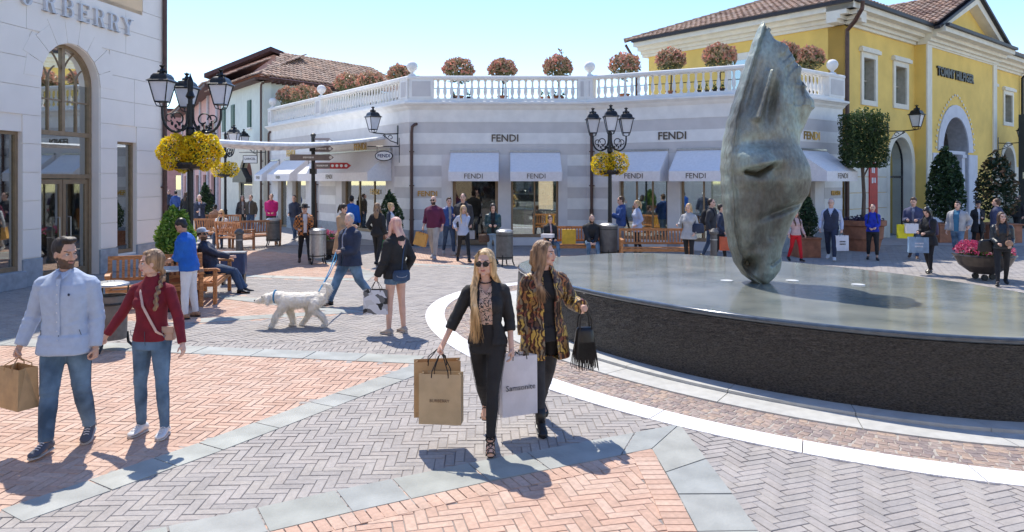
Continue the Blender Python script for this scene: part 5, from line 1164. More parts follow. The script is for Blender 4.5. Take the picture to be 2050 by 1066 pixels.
for i in range(NY):
    ca, sa = np.cos(A), np.sin(A); xc, hw = (lx[i] + rx[i]) / 2, (rx[i] - lx[i]) / 2
    sh_ = 0; px = xc + hw * np.sign(ca) * np.abs(ca) ** .92; dep = th[i] * np.sign(sa) * np.abs(sa) ** .8 * (1 - .12 * ca)
    rel = 1.4 * horse_relief(px, ys[i]) * np.clip(np.abs(sa) * 1.8, 0, 1); edge = .03 * np.exp(-((px - lx[i] - 5) / 3.0) ** 2) - .04 * np.exp(-((px - lx[i] - 12 - 1.2 * math.sin(ys[i] * .05)) / 3.0) ** 2)
    y = dep + np.sign(sa) * (rel + edge * np.clip(np.abs(sa) * 2, .3, 1)); x, z = (px - 1525) / F * HD, np.full(NA, (HY - ys[i]) / F * HD + CH - PH)
    V.append(np.c_[x, y, z])
V = np.concatenate(V); ctr = V.copy(); nrm = np.c_[V[:, 0] - np.repeat([(l + r) / 2 for l, r in zip((lx - 1525) / F * HD, (rx - 1525) / F * HD)], NA), V[:, 1], V[:, 2] * 0]
nrm /= np.maximum(np.linalg.norm(nrm, axis=1), .02)[:, None]
V += nrm * (.0035 * vnoise(V * [1, 1, .35], 22, 1) + .003 * vnoise(V * [1, 1, .3], 70, 2))[:, None] * np.clip(np.repeat(th, NA) * 6, .2, 1)[:, None]
M_horse = bpy.data.materials.new("verdigris_bronze"); M_horse.use_nodes = True; n = M_horse.node_tree.nodes; L = M_horse.node_tree.links; p = n["Principled BSDF"]
p.inputs["Metallic"].default_value = .35; p.inputs["Roughness"].default_value = .5
tc = n.new("ShaderNodeTexCoord"); mp = n.new("ShaderNodeMapping"); mp.inputs["Scale"].default_value = (1, 1, .45); L.new(tc.outputs["Object"], mp.inputs[0])
n1 = n.new("ShaderNodeTexNoise"); n1.inputs["Scale"].default_value = 2.2; n1.inputs["Detail"].default_value = 10; n1.inputs["Roughness"].default_value = .7; L.new(mp.outputs[0], n1.inputs[0])
c1 = n.new("ShaderNodeValToRGB"); L.new(n1.outputs[0], c1.inputs[0]); e = c1.color_ramp.elements; e[0].position = .30; e[0].color = (.17, .165, .14, 1); e[1].position = .72; e[1].color = (.46, .50, .45, 1)
for ps, cl in ((.42, (.28, .27, .225, 1)), (.50, (.32, .33, .285, 1)), (.6, (.35, .40, .355, 1))): q = e.new(ps); q.color = cl
mp2 = n.new("ShaderNodeMapping"); mp2.inputs["Scale"].default_value = (1, 1, .5); L.new(tc.outputs["Object"], mp2.inputs[0])
n2 = n.new("ShaderNodeTexNoise"); n2.inputs["Scale"].default_value = 24; n2.inputs["Detail"].default_value = 8; L.new(mp2.outputs[0], n2.inputs[0])
mx = n.new("ShaderNodeMix"); mx.data_type = 'RGBA'; mx.blend_type = 'OVERLAY'; mx.inputs[0].default_value = .45; L.new(c1.outputs[0], mx.inputs[6]); L.new(n2.outputs[0], mx.inputs[7]); n3 = n.new("ShaderNodeTexNoise"); n3.inputs["Scale"].default_value = 1.1; n3.inputs["Detail"].default_value = 9; L.new(tc.outputs["Object"], n3.inputs[0]); c3 = n.new("ShaderNodeValToRGB"); L.new(n3.outputs[0], c3.inputs[0]); c3.color_ramp.elements[0].position = .38; c3.color_ramp.elements[0].color = (.5, .48, .47, 1); c3.color_ramp.elements[1].position = .6; c3.color_ramp.elements[1].color = (1.12, 1.16, 1.12, 1)
m5 = n.new("ShaderNodeMix"); m5.data_type = 'RGBA'; m5.blend_type = 'MULTIPLY'; m5.inputs[0].default_value = 1; L.new(mx.outputs[2], m5.inputs[6]); L.new(c3.outputs[0], m5.inputs[7]); L.new(m5.outputs[2], p.inputs["Base Color"])
bm = n.new("ShaderNodeBump"); bm.inputs["Strength"].default_value = .8; bm.inputs["Distance"].default_value = .02; L.new(n2.outputs[0], bm.inputs["Height"]); L.new(bm.outputs[0], p.inputs["Normal"])
hm = MB(); Fc = [(i * NA + j, (i + 1) * NA + j, (i + 1) * NA + (j + 1) % NA, i * NA + (j + 1) % NA) for i in range(NY - 1) for j in range(NA)]; Fc.append(tuple(range(NA))); Fc.append(tuple(range(NY * NA - 1, (NY - 1) * NA - 1, -1)))
hm.add(V, Fc); ho = hm.build("horse_head_sculpture", M_horse, None, smooth=True); ho.location = (hc.x, hc.y, PH)
tag(ho, "monumental green bronze horse head balanced on its muzzle in the pool", "sculpture")
# ------------------------------------------------------------------ figures
sc2 = bpy.data.scenes.new("workshop")
def remesh(mb, vox, smooth=2):
    o = bpy.data.objects.new("tmp", mb.mesh("tmp")); sc2.collection.objects.link(o)
    r = o.modifiers.new("r", 'REMESH'); r.mode = 'VOXEL'; r.voxel_size = vox; r.adaptivity = 0
    if smooth: s_ = o.modifiers.new("s", 'SMOOTH'); s_.factor = .5; s_.iterations = smooth
    vl = sc2.view_layers[0]; vl.update(); dg = vl.depsgraph; ev = o.evaluated_get(dg)
    me = bpy.data.meshes.new_from_object(ev, depsgraph=dg); bpy.data.objects.remove(o)
    return me
def verts(me): a = np.empty(len(me.vertices) * 3); me.vertices.foreach_get("co", a); return a.reshape(-1, 3)
def setv(me, V): me.vertices.foreach_set("co", V.ravel()); me.update()
def fold(me, amp, fr, seed, sq=(1, 1, 1), extra=None):  # cloth folds pushed along the normals
    V = verts(me); N_ = np.empty(len(V) * 3); me.vertices.foreach_get("normal", N_); N_ = N_.reshape(-1, 3)
    w_ = vnoise(V * np.array(sq), fr, seed); w_ = np.sign(w_) * np.abs(w_) ** .8
    if extra is not None: amp = amp * extra(V)
    setv(me, V + N_ * (w_ * amp)[:, None] if np.isscalar(amp) else V + N_ * (w_ * amp)[:, None])
def centro(me):
    V = verts(me); return np.array([V[list(p.vertices)].mean(0) for p in me.polygons]) if len(me.polygons) < 0 else _cen(me, V)
def _cen(me, V):
    n_ = len(me.polygons); c = np.empty(n_ * 3); me.polygons.foreach_get("center", c); return c.reshape(-1, 3)
def place(me, nm, mats, par, smooth=True, keep=None):
    if keep is not None:                             # drop faces
        import bmesh
        b = bmesh.new(); b.from_mesh(me); b.faces.ensure_lookup_table(); bmesh.ops.delete(b, geom=[f for f, k in zip(b.faces, keep) if not k], context='FACES'); b.to_mesh(me); b.free()
    me.name = nm; me.materials.clear()
    for m_ in (mats if isinstance(mats, (list, tuple)) else [mats]): me.materials.append(m_)
    me.polygons.foreach_set("use_smooth", [smooth] * len(me.polygons)); me.update()
    o = bpy.data.objects.new(nm, me); C.objects.link(o); o.parent = par; return o
def skin(k):
    c = {'l': (.70, .43, .32), 'm': (.62, .37, .26), 't': (.50, .28, .19), 'p': (.78, .53, .44)}[k]
    return mat("skin_" + {'l': 'light', 'm': 'medium', 't': 'tanned', 'p': 'pale'}[k], c, .5, 0, .08, 9, .08, 120)
def cloth(name, c, rough=.85, var=.12, scale=9, bump=.25, bscale=160, **k): return mat(name, c, rough, 0, var, scale, bump, bscale, **k)
DEN = cloth("blue_denim", (.055, .115, .20), .8, .28, 4, .3, 220, col2=(.13, .22, .33)); DEN2 = cloth("dark_denim", (.035, .07, .14), .8, .3, 5, .3, 220); LDEN = cloth("light_denim", (.30, .42, .55), .8, .2, 5)
BLK = cloth("black_cloth", (.018, .018, .02), .8, .2); NAVY = cloth("navy_cloth", (.02, .03, .065), .7, .2); CHAR = cloth("charcoal_cloth", (.045, .045, .05), .8, .2); WHT = cloth("white_cloth", (.75, .75, .77), .85, .05); GRY = cloth("grey_cloth", (.35, .36, .38), .85, .1)
HB = mat("brown_hair", (.085, .045, .025), .45, 0, .4, 30, .3, 120, stretch=(1, 1, .2)); HK = mat("black_hair", (.012, .010, .010), .4, 0, .3, 30); HD_ = mat("dark_brown_hair", (.03, .018, .012), .45, 0, .4, 30, .3, 120, stretch=(1, 1, .2))
HL = mat("blonde_hair", (.42, .25, .10), .42, 0, .3, 34, .4, 120, stretch=(1, 1, .12), col2=(.72, .50, .26)); HG = mat("grey_hair", (.42, .41, .40), .5, 0, .2, 30); HP = mat("pink_hair", (.72, .30, .30), .45, 0, .3, 12, .3, 120, stretch=(1, 1, .2), col2=(.75, .5, .35))
HLB = mat("light_brown_hair", (.17, .095, .05), .42, 0, .35, 34, .4, 120, stretch=(1, 1, .12), col2=(.36, .22, .12))
SHW = mat("white_leather", (.72, .72, .72), .4, 0, .06, 20); SHB = mat("black_leather", (.015, .014, .014), .3, 0, .2, 20, .1, 60); SHN = mat("brown_leather", (.10, .05, .03), .4, 0, .2, 20, .1, 60); SOLE = mat("pale_sole", (.55, .5, .45), .7); LENS = mat("dark_lens", (.01, .01, .012), .08)
EYEW = mat("eye_white", (.7, .68, .66), .2); IRIS = mat("iris", (.03, .02, .015), .15); LIP = mat("lips", (.50, .17, .15), .4); BROW = mat("brow", (.05, .03, .02), .7)
def ring(c, a, b, hw, hd, n=16, e=.82):
    return [c + a * (hw * math.copysign(abs(math.cos(q)) ** e, math.cos(q))) + b * (hd * math.copysign(abs(math.sin(q)) ** e, math.sin(q))) for q in [2 * PI * j / n for j in range(n)]]
TORSO = {'m': [(.80, .11, .09, 0), (.86, .165, .108, .005), (.93, .172, .112, .008), (1.0, .160, .108, 0), (1.09, .150, .105, -.004), (1.2, .162, .112, -.004), (1.3, .175, .116, 0), (1.37, .168, .108, .008), (1.42, .125, .085, .015), (1.475, .068, .062, .015)],
         'f': [(.80, .12, .095, .0), (.86, .172, .112, .012), (.93, .170, .115, .015), (1.0, .145, .098, .002), (1.08, .122, .086, -.004), (1.18, .132, .092, -.002), (1.28, .148, .100, 0), (1.36, .142, .090, .008), (1.41, .112, .074, .015), (1.47, .056, .052, .015)]}
PEOPLE = {}
def person(key, label, px, fy, h, face=0, sex='m', sk='l', build=1.0, legs=((0, 0, 3), (0, 3, 3)), arms=(None, None), hands=(.35, .35), head=(0, 0), lean=0, side=0,
           top=None, jacket=None, bottom=None, shoes=None, hair=('short', HB), extras=(), seat=None, lod=2, seed=0, beard=None, glasses=0, pos=None, twist=0, handdir=(None, None), lab_group="people walking across the square"):
    """legs: per side (+x first) (hip flexion, knee flexion, abduction) in degrees; arms: wrist targets (x, forward, z) in 1.75 m body units."""
    s = h / 1.75; P = pos if pos is not None else gp(px, fy); t = thing("person", label, "person", (P[0], P[1], 0), R(face), lab_group)
    vb, vg = {0: (.0062, .009), 1: (.010, .013), 2: (.016, .019)}[lod]; X, Y_, Z = Vector((1, 0, 0)), Vector((0, 1, 0)), Vector((0, 0, 1))
    pel = Vector((0, 0, .93)); W = 1.0 if sex == 'm' else .93; shw = (.185 if sex == 'm' else .155) * (1 + (build - 1) * .5); jn = {}
    # legs by forward kinematics (forward = -y)
    for i, sx in enumerate((1, -1)):
        fl, kn, ab = [R(q) for q in legs[i][:3]]; hip = pel + Vector((sx * .088, 0, -.01)); d = Vector((sx * math.sin(ab), -math.sin(fl) * math.cos(ab), -math.cos(fl) * math.cos(ab)))
        knee = hip + d * .43; f2 = fl - kn; d2 = Vector((sx * math.sin(ab) * .6, -math.sin(f2), -math.cos(f2))).normalized(); ank = knee + d2 * .42
        fp_ = R(legs[i][3]) if len(legs[i]) > 3 else 0; jn[i] = (hip, knee, ank, fp_)
    base_z = min(jn[i][2].z - .075 - .16 * max(0, math.sin(jn[i][3])) for i in (0, 1))
    dz = -base_z if seat is None else (seat / s + .09 - .93 + .0)
    sh_ = Vector((0, 0, dz)); pel = pel + sh_
    for i in jn: jn[i] = (jn[i][0] + sh_, jn[i][1] + sh_, jn[i][2] + sh_, jn[i][3])
    # upper body transform: lean forward about the pelvis
    U = Matrix.Translation(pel + Vector((0, 0, .02))) @ Matrix.Rotation(R(-side), 4, 'Y') @ Matrix.Rotation(R(lean), 4, 'X') @ Matrix.Rotation(R(twist), 4, 'Z') @ Matrix.Translation(-Vector((0, 0, .95)))
    UR = U.to_3x3(); up = lambda x, y, z: U @ Vector((x, y, z))
    a_, b_ = UR @ X, UR @ Y_
    def torso(mb, e, z0=None, z1=None, k=1.0, n_=18, flare=0, fr=0):
        rows = [r for r in TORSO[sex]]; zs = [r[0] for r in rows]; out = []
        zz = sorted(set([q for q in zs if (z0 is None or q > z0) and (z1 is None or q < z1)] + ([z0] if z0 else []) + ([z1] if z1 else [])))
        for z in zz:
            zi = max(z, zs[0]); hw, hd, oy = [np.interp(zi, zs, [r[j] for r in rows]) for j in (1, 2, 3)]
            if z < zs[0] + .05: hw, hd, oy = .168, .112, .008
            bw = build if z < 1.4 else 1 + (build - 1) * .4
            fl_ = flare * max(0, 1.05 - z)
            M_ = U if z > .98 else None
            c = up(0, oy, z) if z > .98 else pel + Vector((0, oy, z - .93))
            aa, bb = (a_, b_) if z > .98 else (X, Y_)
            if z < .98 and seat is not None: c = pel + Vector((0, oy, max(z, .84) - .93))
            out.append(ring(c, aa, bb, (hw * W * bw + e) * k + fl_, (hd * bw + e) * k + fl_ * .9 + fr, n_))
        mb.loft(out)
        if sex == 'f':
            for sx in (1, -1): mb.ell(up(sx * .068, -.065, 1.255), ((.062 + e) * k, (.062 + e) * k, (.062 + e) * k), UR, 12)
        elif build > 1.08: mb.ell(up(0, -.045, 1.08), (.13 * build, .10 * build, .15), UR, 12)
    def leg(mb, i, e, to=1.0, k=1.0, fr=0, taper=0, kneefold=0):
        hip, knee, ank, _ = jn[i]; q = 1 + (build - 1) * .7; f = .93 if sex == 'f' else 1
        pts = [hip + Vector((0, 0, .03)), hip.lerp(knee, .18), hip.lerp(knee, .5), hip.lerp(knee, .85), knee, knee.lerp(ank, .12), knee.lerp(ank, .32), knee.lerp(ank, .65), ank]
        r_ = [.088 * q, .088 * q, .076 * q, .060 * q, .056 * q, .053 * q, .056, .045, .037]
        fs = [0, .09, .25, .42, .5, .56, .66, .82, 1.0]
        P_, R_ = [], []
        for p_, rr, g_ in zip(pts, r_, fs):
            if g_ <= to + 1e-6: P_.append(p_); R_.append(((rr * f + e + fr * max(0, g_ - .35)) * k))
        if to < 1 and fs[len(P_) - 1] < to and len(P_) < len(pts):
            j = len(P_); w_ = (to - fs[j - 1]) / (fs[j] - fs[j - 1]); P_.append(pts[j - 1].lerp(pts[j], w_)); R_.append(((r_[j - 1] + (r_[j] - r_[j - 1]) * w_) * f + e + fr * to) * k)
        mb.tube(P_, R_, 12)
        # buttock
        if to > .1: mb.ell(hip + Vector((-.0, .035, -.01)), ((.088 + e) * k, (.085 + e) * k, (.095 + e) * k), n=12)
    # arms by two-bone reach
    AJ = {}
    for i, sx in enumerate((1, -1)):
        S = up(sx * shw, .012, 1.372 if sex == 'm' else 1.38); tg = arms[i] or (.27 * (1 + (build - 1)), .02, .86); loc = len(tg) > 3
        T_ = U @ Vector((sx * tg[0], -tg[1], tg[2])) if lean or twist else Vector((sx * tg[0], -tg[1], tg[2] + dz)) if seat is None else U @ Vector((sx * tg[0], -tg[1], tg[2]))
        if not (lean or twist) and seat is None: T_ = Vector((sx * tg[0], -tg[1], tg[2] + pel.z - .93))
        L1_, L2_ = .285, .255; D = T_ - S; dist = min(D.length, L1_ + L2_ - .004); D.normalize(); Wp = S + D * dist
        ca = (L1_ ** 2 + dist ** 2 - L2_ ** 2) / (2 * L1_ * dist); hx = math.sqrt(max(0, 1 - ca * ca)) * L1_
        hint = UR @ Vector((sx * .35, .9, -.55)) if T_.z < S.z + .05 else UR @ Vector((sx * .9, -.2, -.6)); hint = (hint - D * hint.dot(D)).normalized()
        E_ = S + D * (ca * L1_) + hint * hx; AJ[i] = (S, E_, Wp)
    def arm(mb, i, e, to=1.0, k=1.0, cuff=0):
        S, E_, Wp = AJ[i]; q = (1 + (build - 1) * .8) * (1 if sex == 'm' else .84); sxx = (1, -1)[i]
        pts = [S + (S - E_).normalized() * .012, S, S.lerp(E_, .35), S.lerp(E_, .8), E_, E_.lerp(Wp, .2), E_.lerp(Wp, .55), Wp]; r_ = [.046 * q, .053 * q, .048 * q, .042 * q, .040 * q, .041 * q, .034 * q, .026]; fs = [0, .03, .22, .44, .53, .62, .8, 1.0]; P_, R_ = [], []
        for p_, rr, g_ in zip(pts, r_, fs):
            if g_ <= to: P_.append(p_); R_.append((rr + e + cuff * g_) * k)
        if len(P_) < 8: j = len(P_); w_ = (to - fs[j - 1]) / (fs[j] - fs[j - 1]); P_.append(pts[j - 1].lerp(pts[j], w_)); R_.append((r_[j - 1] + (r_[j] - r_[j - 1]) * w_ + e + cuff * to) * k)
        mb.tube(P_, R_, 12, round_=False); mb.ell(S, (R_[0] * .97,) * 3, n=12)
        mb.tube([up(sxx * .03, .02, 1.445), up(sxx * shw * .6, .016, 1.402), S + Vector((0, 0, -.0))], [((.045 + e) * k,) * 2, ((.043 * q + e * .8) * k,) * 2, ((.044 * q + e * .8) * k,) * 2], 12, True)
    hw_out = {}
    def hand(mb, i, curl):
        S, E_, Wp = AJ[i]; sx = (1, -1)[i]; d = (Wp - E_).normalized(); g_ = 1.0 if sex == 'm' else .9
        if handdir[i] is not None: d = (UR @ Vector((sx * handdir[i][0], -handdir[i][1], handdir[i][2]))).normalized()
        inw = UR @ Vector((-sx, 0, 0)); pn = (inw - d * inw.dot(d)); pn = pn.normalized() if pn.length > .05 else (UR @ Vector((0, -1, 0))); lt = d.cross(pn) * sx; lt = lt.normalized()
        if lt.dot(UR @ Vector((0, -1, 0))) < 0 and abs(d.z) > .5: lt = -lt   # thumb side faces forward when the arm hangs
        pc = Wp + d * .045 * g_
        if lod == 2: mb.tube([Wp, Wp + d * .03, Wp + d * .075, Wp + d * .09], [(.02, .02), (.022, .034), (.02, .036), (.012, .03)], 8)
        rs = .0088 if lod < 2 else .0115
        mb.tube([Wp - d * .01, Wp + d * .02 * g_, Wp + d * .055 * g_, Wp + d * .088 * g_], [.023, .0255, .027, .02], 8)
        for kk, off in enumerate((-.75, .75)): mb.tube([Wp + d * .02, Wp + d * .085 * g_ + lt * off * .028], [.017, .0135], 8)
        tips = []
        for f_, (o_, ln) in enumerate(((1.15, .070), (.4, .078), (-.4, .072), (-1.12, .058))):
            b0 = Wp + d * .082 * g_ + lt * o_ * .0215 * g_; c1 = curl * (1 + .15 * f_) * 1.1; dir1 = (d * math.cos(c1) + pn * math.sin(c1)).normalized(); p1 = b0 + dir1 * ln * .45 * g_; c2 = c1 + curl * 1.5; dir2 = (d * math.cos(c2) + pn * math.sin(c2)); p2 = p1 + dir2 * ln * .32 * g_; c3 = c2 + curl * 1.1; p3 = p2 + (d * math.cos(c3) + pn * math.sin(c3)) * ln * .26 * g_
            mb.tube([b0 - d * .02, b0, p1, p2, p3], [rs * 1.1, rs * 1.1, rs, rs * .95, rs * .8], 7, True); tips.append(p2)
        tb = Wp + d * .028 * g_ + lt * .022; td = (d * .62 + lt * .65 + pn * (.25 + curl * .35)).normalized(); t2 = tb + td * .036; t3 = t2 + (d * .85 + lt * .1 + pn * (.3 + curl * .6)).normalized() * .030; mb.tube([tb - td * .01, tb, t2, t3], [rs * 1.4, rs * 1.35, rs * 1.15, rs * .9], 7, True)
        hw_out[i] = Wp + d * .075 * g_ + pn * .02
    # head
    HC = up(0, -.015, 1.628); HRM = UR @ Matrix.Rotation(R(head[0]), 3, 'Z') @ Matrix.Rotation(R(head[1]), 3, 'X')
    hs = (.94 if sex == 'f' else 1.0); hp = lambda x, y, z: HC + HRM @ Vector((x * hs, y * hs, z * hs))      # y negative = forwards
    def headgeo(mb):
        E_ = lambda c, r_, n_=16: mb.ell(hp(*c), tuple(q * hs for q in r_), HRM, n_)
        E_((0, .012, .028), (.075, .095, .098), 20); E_((0, -.022, -.03), (.060, .068, .082), 18); E_((0, -.045, -.072), (.040 if sex == 'm' else .034, .042, .036)); E_((0, -.076, -.100), (.022, .018, .017), 12)
        for sx in (1, -1): E_((sx * .040, -.060, -.022), (.022, .020, .024), 12); E_((sx * .036, -.02, -.075), (.028, .045, .028), 12); E_((sx * .079, .008, -.012), (.009, .020, .031), 12)
        E_((0, -.078, .034), (.048, .016, .012), 14)
        mb.tube([hp(0, -.086, .022), hp(0, -.098, .0), hp(0, -.108 if sex == 'f' else -.113, -.022), hp(0, -.102, -.032)], [.008 * hs, .009 * hs, .0115 * hs, .010 * hs], 8, True)
        for sx in (1, -1): E_((sx * .012, -.103, -.031), (.009, .010, .008), 8)
        E_((0, -.092, -.054), (.022, .013, .006), 10); E_((0, -.090, -.064), (.019, .012, .007), 10)
        mb.tube([up(0, .02, 1.40), up(0, .012, 1.47), up(0, .0, 1.53), hp(0, .02, -.05)], [(.075, .07), (.058 if sex == 'm' else .048,) * 2, (.054 if sex == 'm' else .045,) * 2, (.052, .055)], 14)
    cov_l = 1.0 if bottom and bottom.get('len', 1) >= .95 else (bottom.get('len', 1) if bottom else 0)
    topz = [q for q in (top, jacket) if q]; sl = max([q.get('sleeve', 1.0) for q in topz] + [0])
    B = MB(); torso(B, 0, z0=.86, k=.90 if topz else 1.0, z1=1.46)
    for i in (0, 1):
        arm(B, i, 0, 1.0, .8 if sl >= .95 and lod else (1.0 if sl < .5 else .93)); hand(B, i, hands[i]); leg(B, i, 0, 1.0, 1.0 if cov_l < .6 else (.85 if lod else .93))
        hip, knee, ank, fp_ = jn[i]; yaw = (1, -1)[i] * R(9); fd = Vector((math.sin(yaw), -math.cos(yaw) * math.cos(fp_), -math.sin(fp_))); B.tube([ank, ank + Vector((0, 0, -.035)) + fd * .02, ank + fd * .10 + Vector((0, 0, -.05))], [.036, .034, .024], 8)
    headgeo(B); me = remesh(B, vb, 2 if lod else 1); c = centro(me); HI = HRM.transposed(); hl = (c - np.array(HC)) @ np.array(HI).T / hs
    mi = np.zeros(len(c), int); x, y, z = hl.T; ys_ = (y < -.02)
    mi[ys_ & (np.abs(z + .059) < (.0085 if lod == 0 else .011)) & (np.abs(x) < .024) & (y < -.06)] = 1
    mi[ys_ & (np.abs(z - .030 - .05 * (.03 - np.abs(np.abs(x) - .034))) < (.0034 if lod == 0 else .006)) & (np.abs(np.abs(x) - .034) < .018)] = 2
    if lod > 0 and not glasses: mi[ys_ & (np.abs(z - .006) < .007) & (np.abs(np.abs(x) - .032) < .013)] = 2
    if beard is not None: mi[(y < .01) & (z < -.034) & (z > -.125) & ~((np.abs(z + .059) < .008) & (np.abs(x) < .022)) & ((np.abs(x) > .020) | (z < -.042)) & (np.linalg.norm(hl, axis=1) < .16) & (((np.abs(x) > .042) & (z > -.055)) | (z < -.045) | ((np.abs(x) < .024) & (z < -.040)))] = 3
    mi[mi == 2] = 2
    o = place(me, "body", [skin(sk), LIP if sex == 'f' else mat("pale_lips", (.45, .2, .16), .5), BROW if not (hair[1] in (HG,)) else HG, beard or BROW], t); me.polygons.foreach_set("material_index", mi.astype(np.int32)); me.update()
    if lod == 0:
        for sx in (1, -1):
            m = MB(); m.ell(hp(sx * .031, -.0705, .006), .0125, n=12); ey = m.build("eye", EYEW, t, True); m = MB(); m.ell(hp(sx * .031, -.0788, .006), .0062, n=10); m.build("iris", IRIS, ey, True)
            m = MB(); m.tube([hp(sx * (.031 + q * .016), -.083 + abs(q) * .006, .013 - q * q * .004) for q in (-1, -.5, 0, .5, 1)], .0022, 5); m.build("eyelid", BROW, ey)
    if glasses:
        m = MB(); gl_ = LENS if glasses == 1 else IRIS
        for sx in (1, -1):
            if glasses == 1: m.ell(hp(sx * .034, -.091, .002), (.031, .006, .024), HRM, 22)
            else: m.tube([hp(sx * .034 + .022 * math.cos(q), -.092, .004 + .016 * math.sin(q)) for q in np.linspace(0, 6.28, 13)], .002, 5)
            m.tube([hp(sx * .06, -.085, .010), hp(sx * .078, -.04, .010), hp(sx * .080, .01, .008)], .003, 5)
        m.tube([hp(-.01, -.1, .008), hp(.01, -.1, .008)], .003, 5); m.build("sunglasses" if glasses == 1 else "spectacles", gl_, t, True)
    # shoes
    for i in (0, 1):
        hip, knee, ank, fp_ = jn[i]; yaw = (1, -1)[i] * R(9); cf, sf = math.cos(fp_), math.sin(fp_); fd = Vector((math.sin(yaw) * cf, -math.cos(yaw) * cf, -sf)); ud = Vector((0, -sf * math.cos(yaw) * 1.0, cf)) if False else Vector((fd.x * math.tan(0), 0, 0)); sd_ = Vector((math.cos(yaw), math.sin(yaw), 0)); ud = sd_.cross(fd) * -1; ud = ud if ud.z > 0 else -ud
        st_ = shoes[0] if shoes else 'shoe'; sm_ = shoes[1] if shoes else SHB; g_ = .86 if sex == 'f' else .95; sol = ank - ud * .075
        def rg(f_, w_, z0, z1): c_ = sol + fd * f_ * g_; return [c_ + sd_ * (w_ * math.cos(q)) + ud * (z0 + (z1 - z0) * (.5 + .5 * math.sin(q))) for q in np.linspace(0, 2 * PI, 13)[:-1]]
        if st_ in ('shoe', 'trainer', 'boot'):
            m = MB(); tk = .02; m.loft([rg(-.085, .012, tk, .04), rg(-.08, .030, tk, .085), rg(-.04, .038, tk, .10), rg(0, .040, tk, .102), rg(.04, .041, tk, .09), rg(.08, .044, tk, .07), rg(.12, .047, tk, .058), rg(.155, .044, tk, .05), rg(.18, .028, tk, .04), rg(.187, .008, tk, .03)])
            if st_ == 'boot': m.tube([ank + Vector((0, 0, -.02)), ank.lerp(knee, .1), ank.lerp(knee, .3)], [.045, .048, .052], 12)
            else: m.tube([ank - ud * .02, ank + ud * .015], [.042, .042], 12)
            so_ = m.build("shoe", sm_, t, True); m = MB(); e_ = .003
            zb = 0; m.loft([rg(-.088, .012 + e_, zb, .022), rg(-.08, .033, zb, .024), rg(-.04, .040, zb, .024), rg(.04, .042, zb, .022), rg(.1, .048, zb, .021), rg(.155, .046, zb, .021), rg(.184, .028, zb, .021), rg(.191, .008, zb, .02)])
            if st_ == 'boot': c_ = sol - fd * .06; m.tube([c_, c_ + ud * .04], [.022, .03], 8)
            m.build("sole", SOLE if (st_ == 'trainer' or sm_ in (SHW,)) else SHB, so_)
            if lod == 0 and st_ != 'boot':
                m = MB()
                for q in range(4): c_ = sol + fd * (.045 + q * .022) + ud * (.092 - q * .010); m.tube([c_ - sd_ * .022, c_ + ud * .006, c_ + sd_ * .022], .004, 5)
                m.build("laces", WHT if sm_ is not SHN else BLK, so_)
        else:                                        # high strappy sandal on a bare foot
            m = MB(); m.loft([rg(-.075, .012, .05, .08), rg(-.05, .026, .045, .1), rg(0, .030, .04, .11), rg(.06, .034, .012, .068), rg(.11, .040, .008, .045), rg(.145, .036, .008, .03), rg(.16, .018, .008, .02)]); m.tube([ank, ank - ud * .02], [.036, .034], 10); so_ = m.build("foot", skin(sk), t, True)
            m = MB(); m.loft([rg(-.08, .014, .04, .046), rg(-.05, .028, .036, .043), rg(.0, .032, .025, .033), rg(.06, .036, .002, .010), rg(.12, .042, 0, .008), rg(.165, .02, 0, .008)]); c_ = sol - fd * .062; m.tube([c_ - ud * .045, c_ + ud * .04], [.006, .014], 8)
            for f_, z_, w_ in ((.125, .042, .041), (.09, .058, .040), (.05, .082, .037), (.02, .1, .036)): m.tube([sol + fd * f_ + sd_ * (w_ * math.cos(q)) + ud * (.008 + (z_ - .004) * max(0, math.sin(q))) for q in np.linspace(0, PI, 9)], .0055, 5)
            for z_ in (.0, .035): m.tube([ank + ud * z_ + sd_ * (.040 * math.cos(q)) + fd * (.040 * math.sin(q)) for q in np.linspace(0, 2 * PI, 13)], .006, 5)
            for sx in (1, -1): m.tube([ank + sd_ * .03 * sx + fd * .03, sol + fd * .06 + ud * .07 - sd_ * .02 * sx, sol + fd * .12 + ud * .04 + sd_ * .03 * sx], .005, 5)
            m.build("strap", SHB, so_)
    # trousers, shorts or skirt
    if bottom:
        m = MB(); e = bottom.get('e', .010); torso(m, e, .82, bottom.get('z1', 1.03)); ln = bottom.get('len', 1.0)
        if bottom.get('skirt'):
            m.loft([ring(pel + Vector((0, 0, z_)), X, Y_, w_, w_ * .8, 18) for z_, w_ in ((.05, .15), (-.05, .19), (-.25, .23), (-.5 if bottom['skirt'] > .5 else -.35, .27))])
        for i in (0, 1): leg(m, i, e, ln * .985, 1.0, bottom.get('fr', 0))
        me = remesh(m, vg, 2)
        def ex(V):                                   # more creasing at the hips, behind the knees and over the ankles
            w_ = np.full(len(V), .35)
            for i in (0, 1):
                for jp, r_ in ((jn[i][1], .10), (jn[i][2], .12), (jn[i][0], .10)): w_ = np.maximum(w_, 1.3 * np.exp(-(np.linalg.norm(V - np.array(jp), axis=1) / r_) ** 2))
            return w_
        fold(me, bottom.get('fold', .0055), 32, seed, (.5, .5, 1.5), ex); place(me, bottom.get('name', "trousers"), bottom['m'], t)
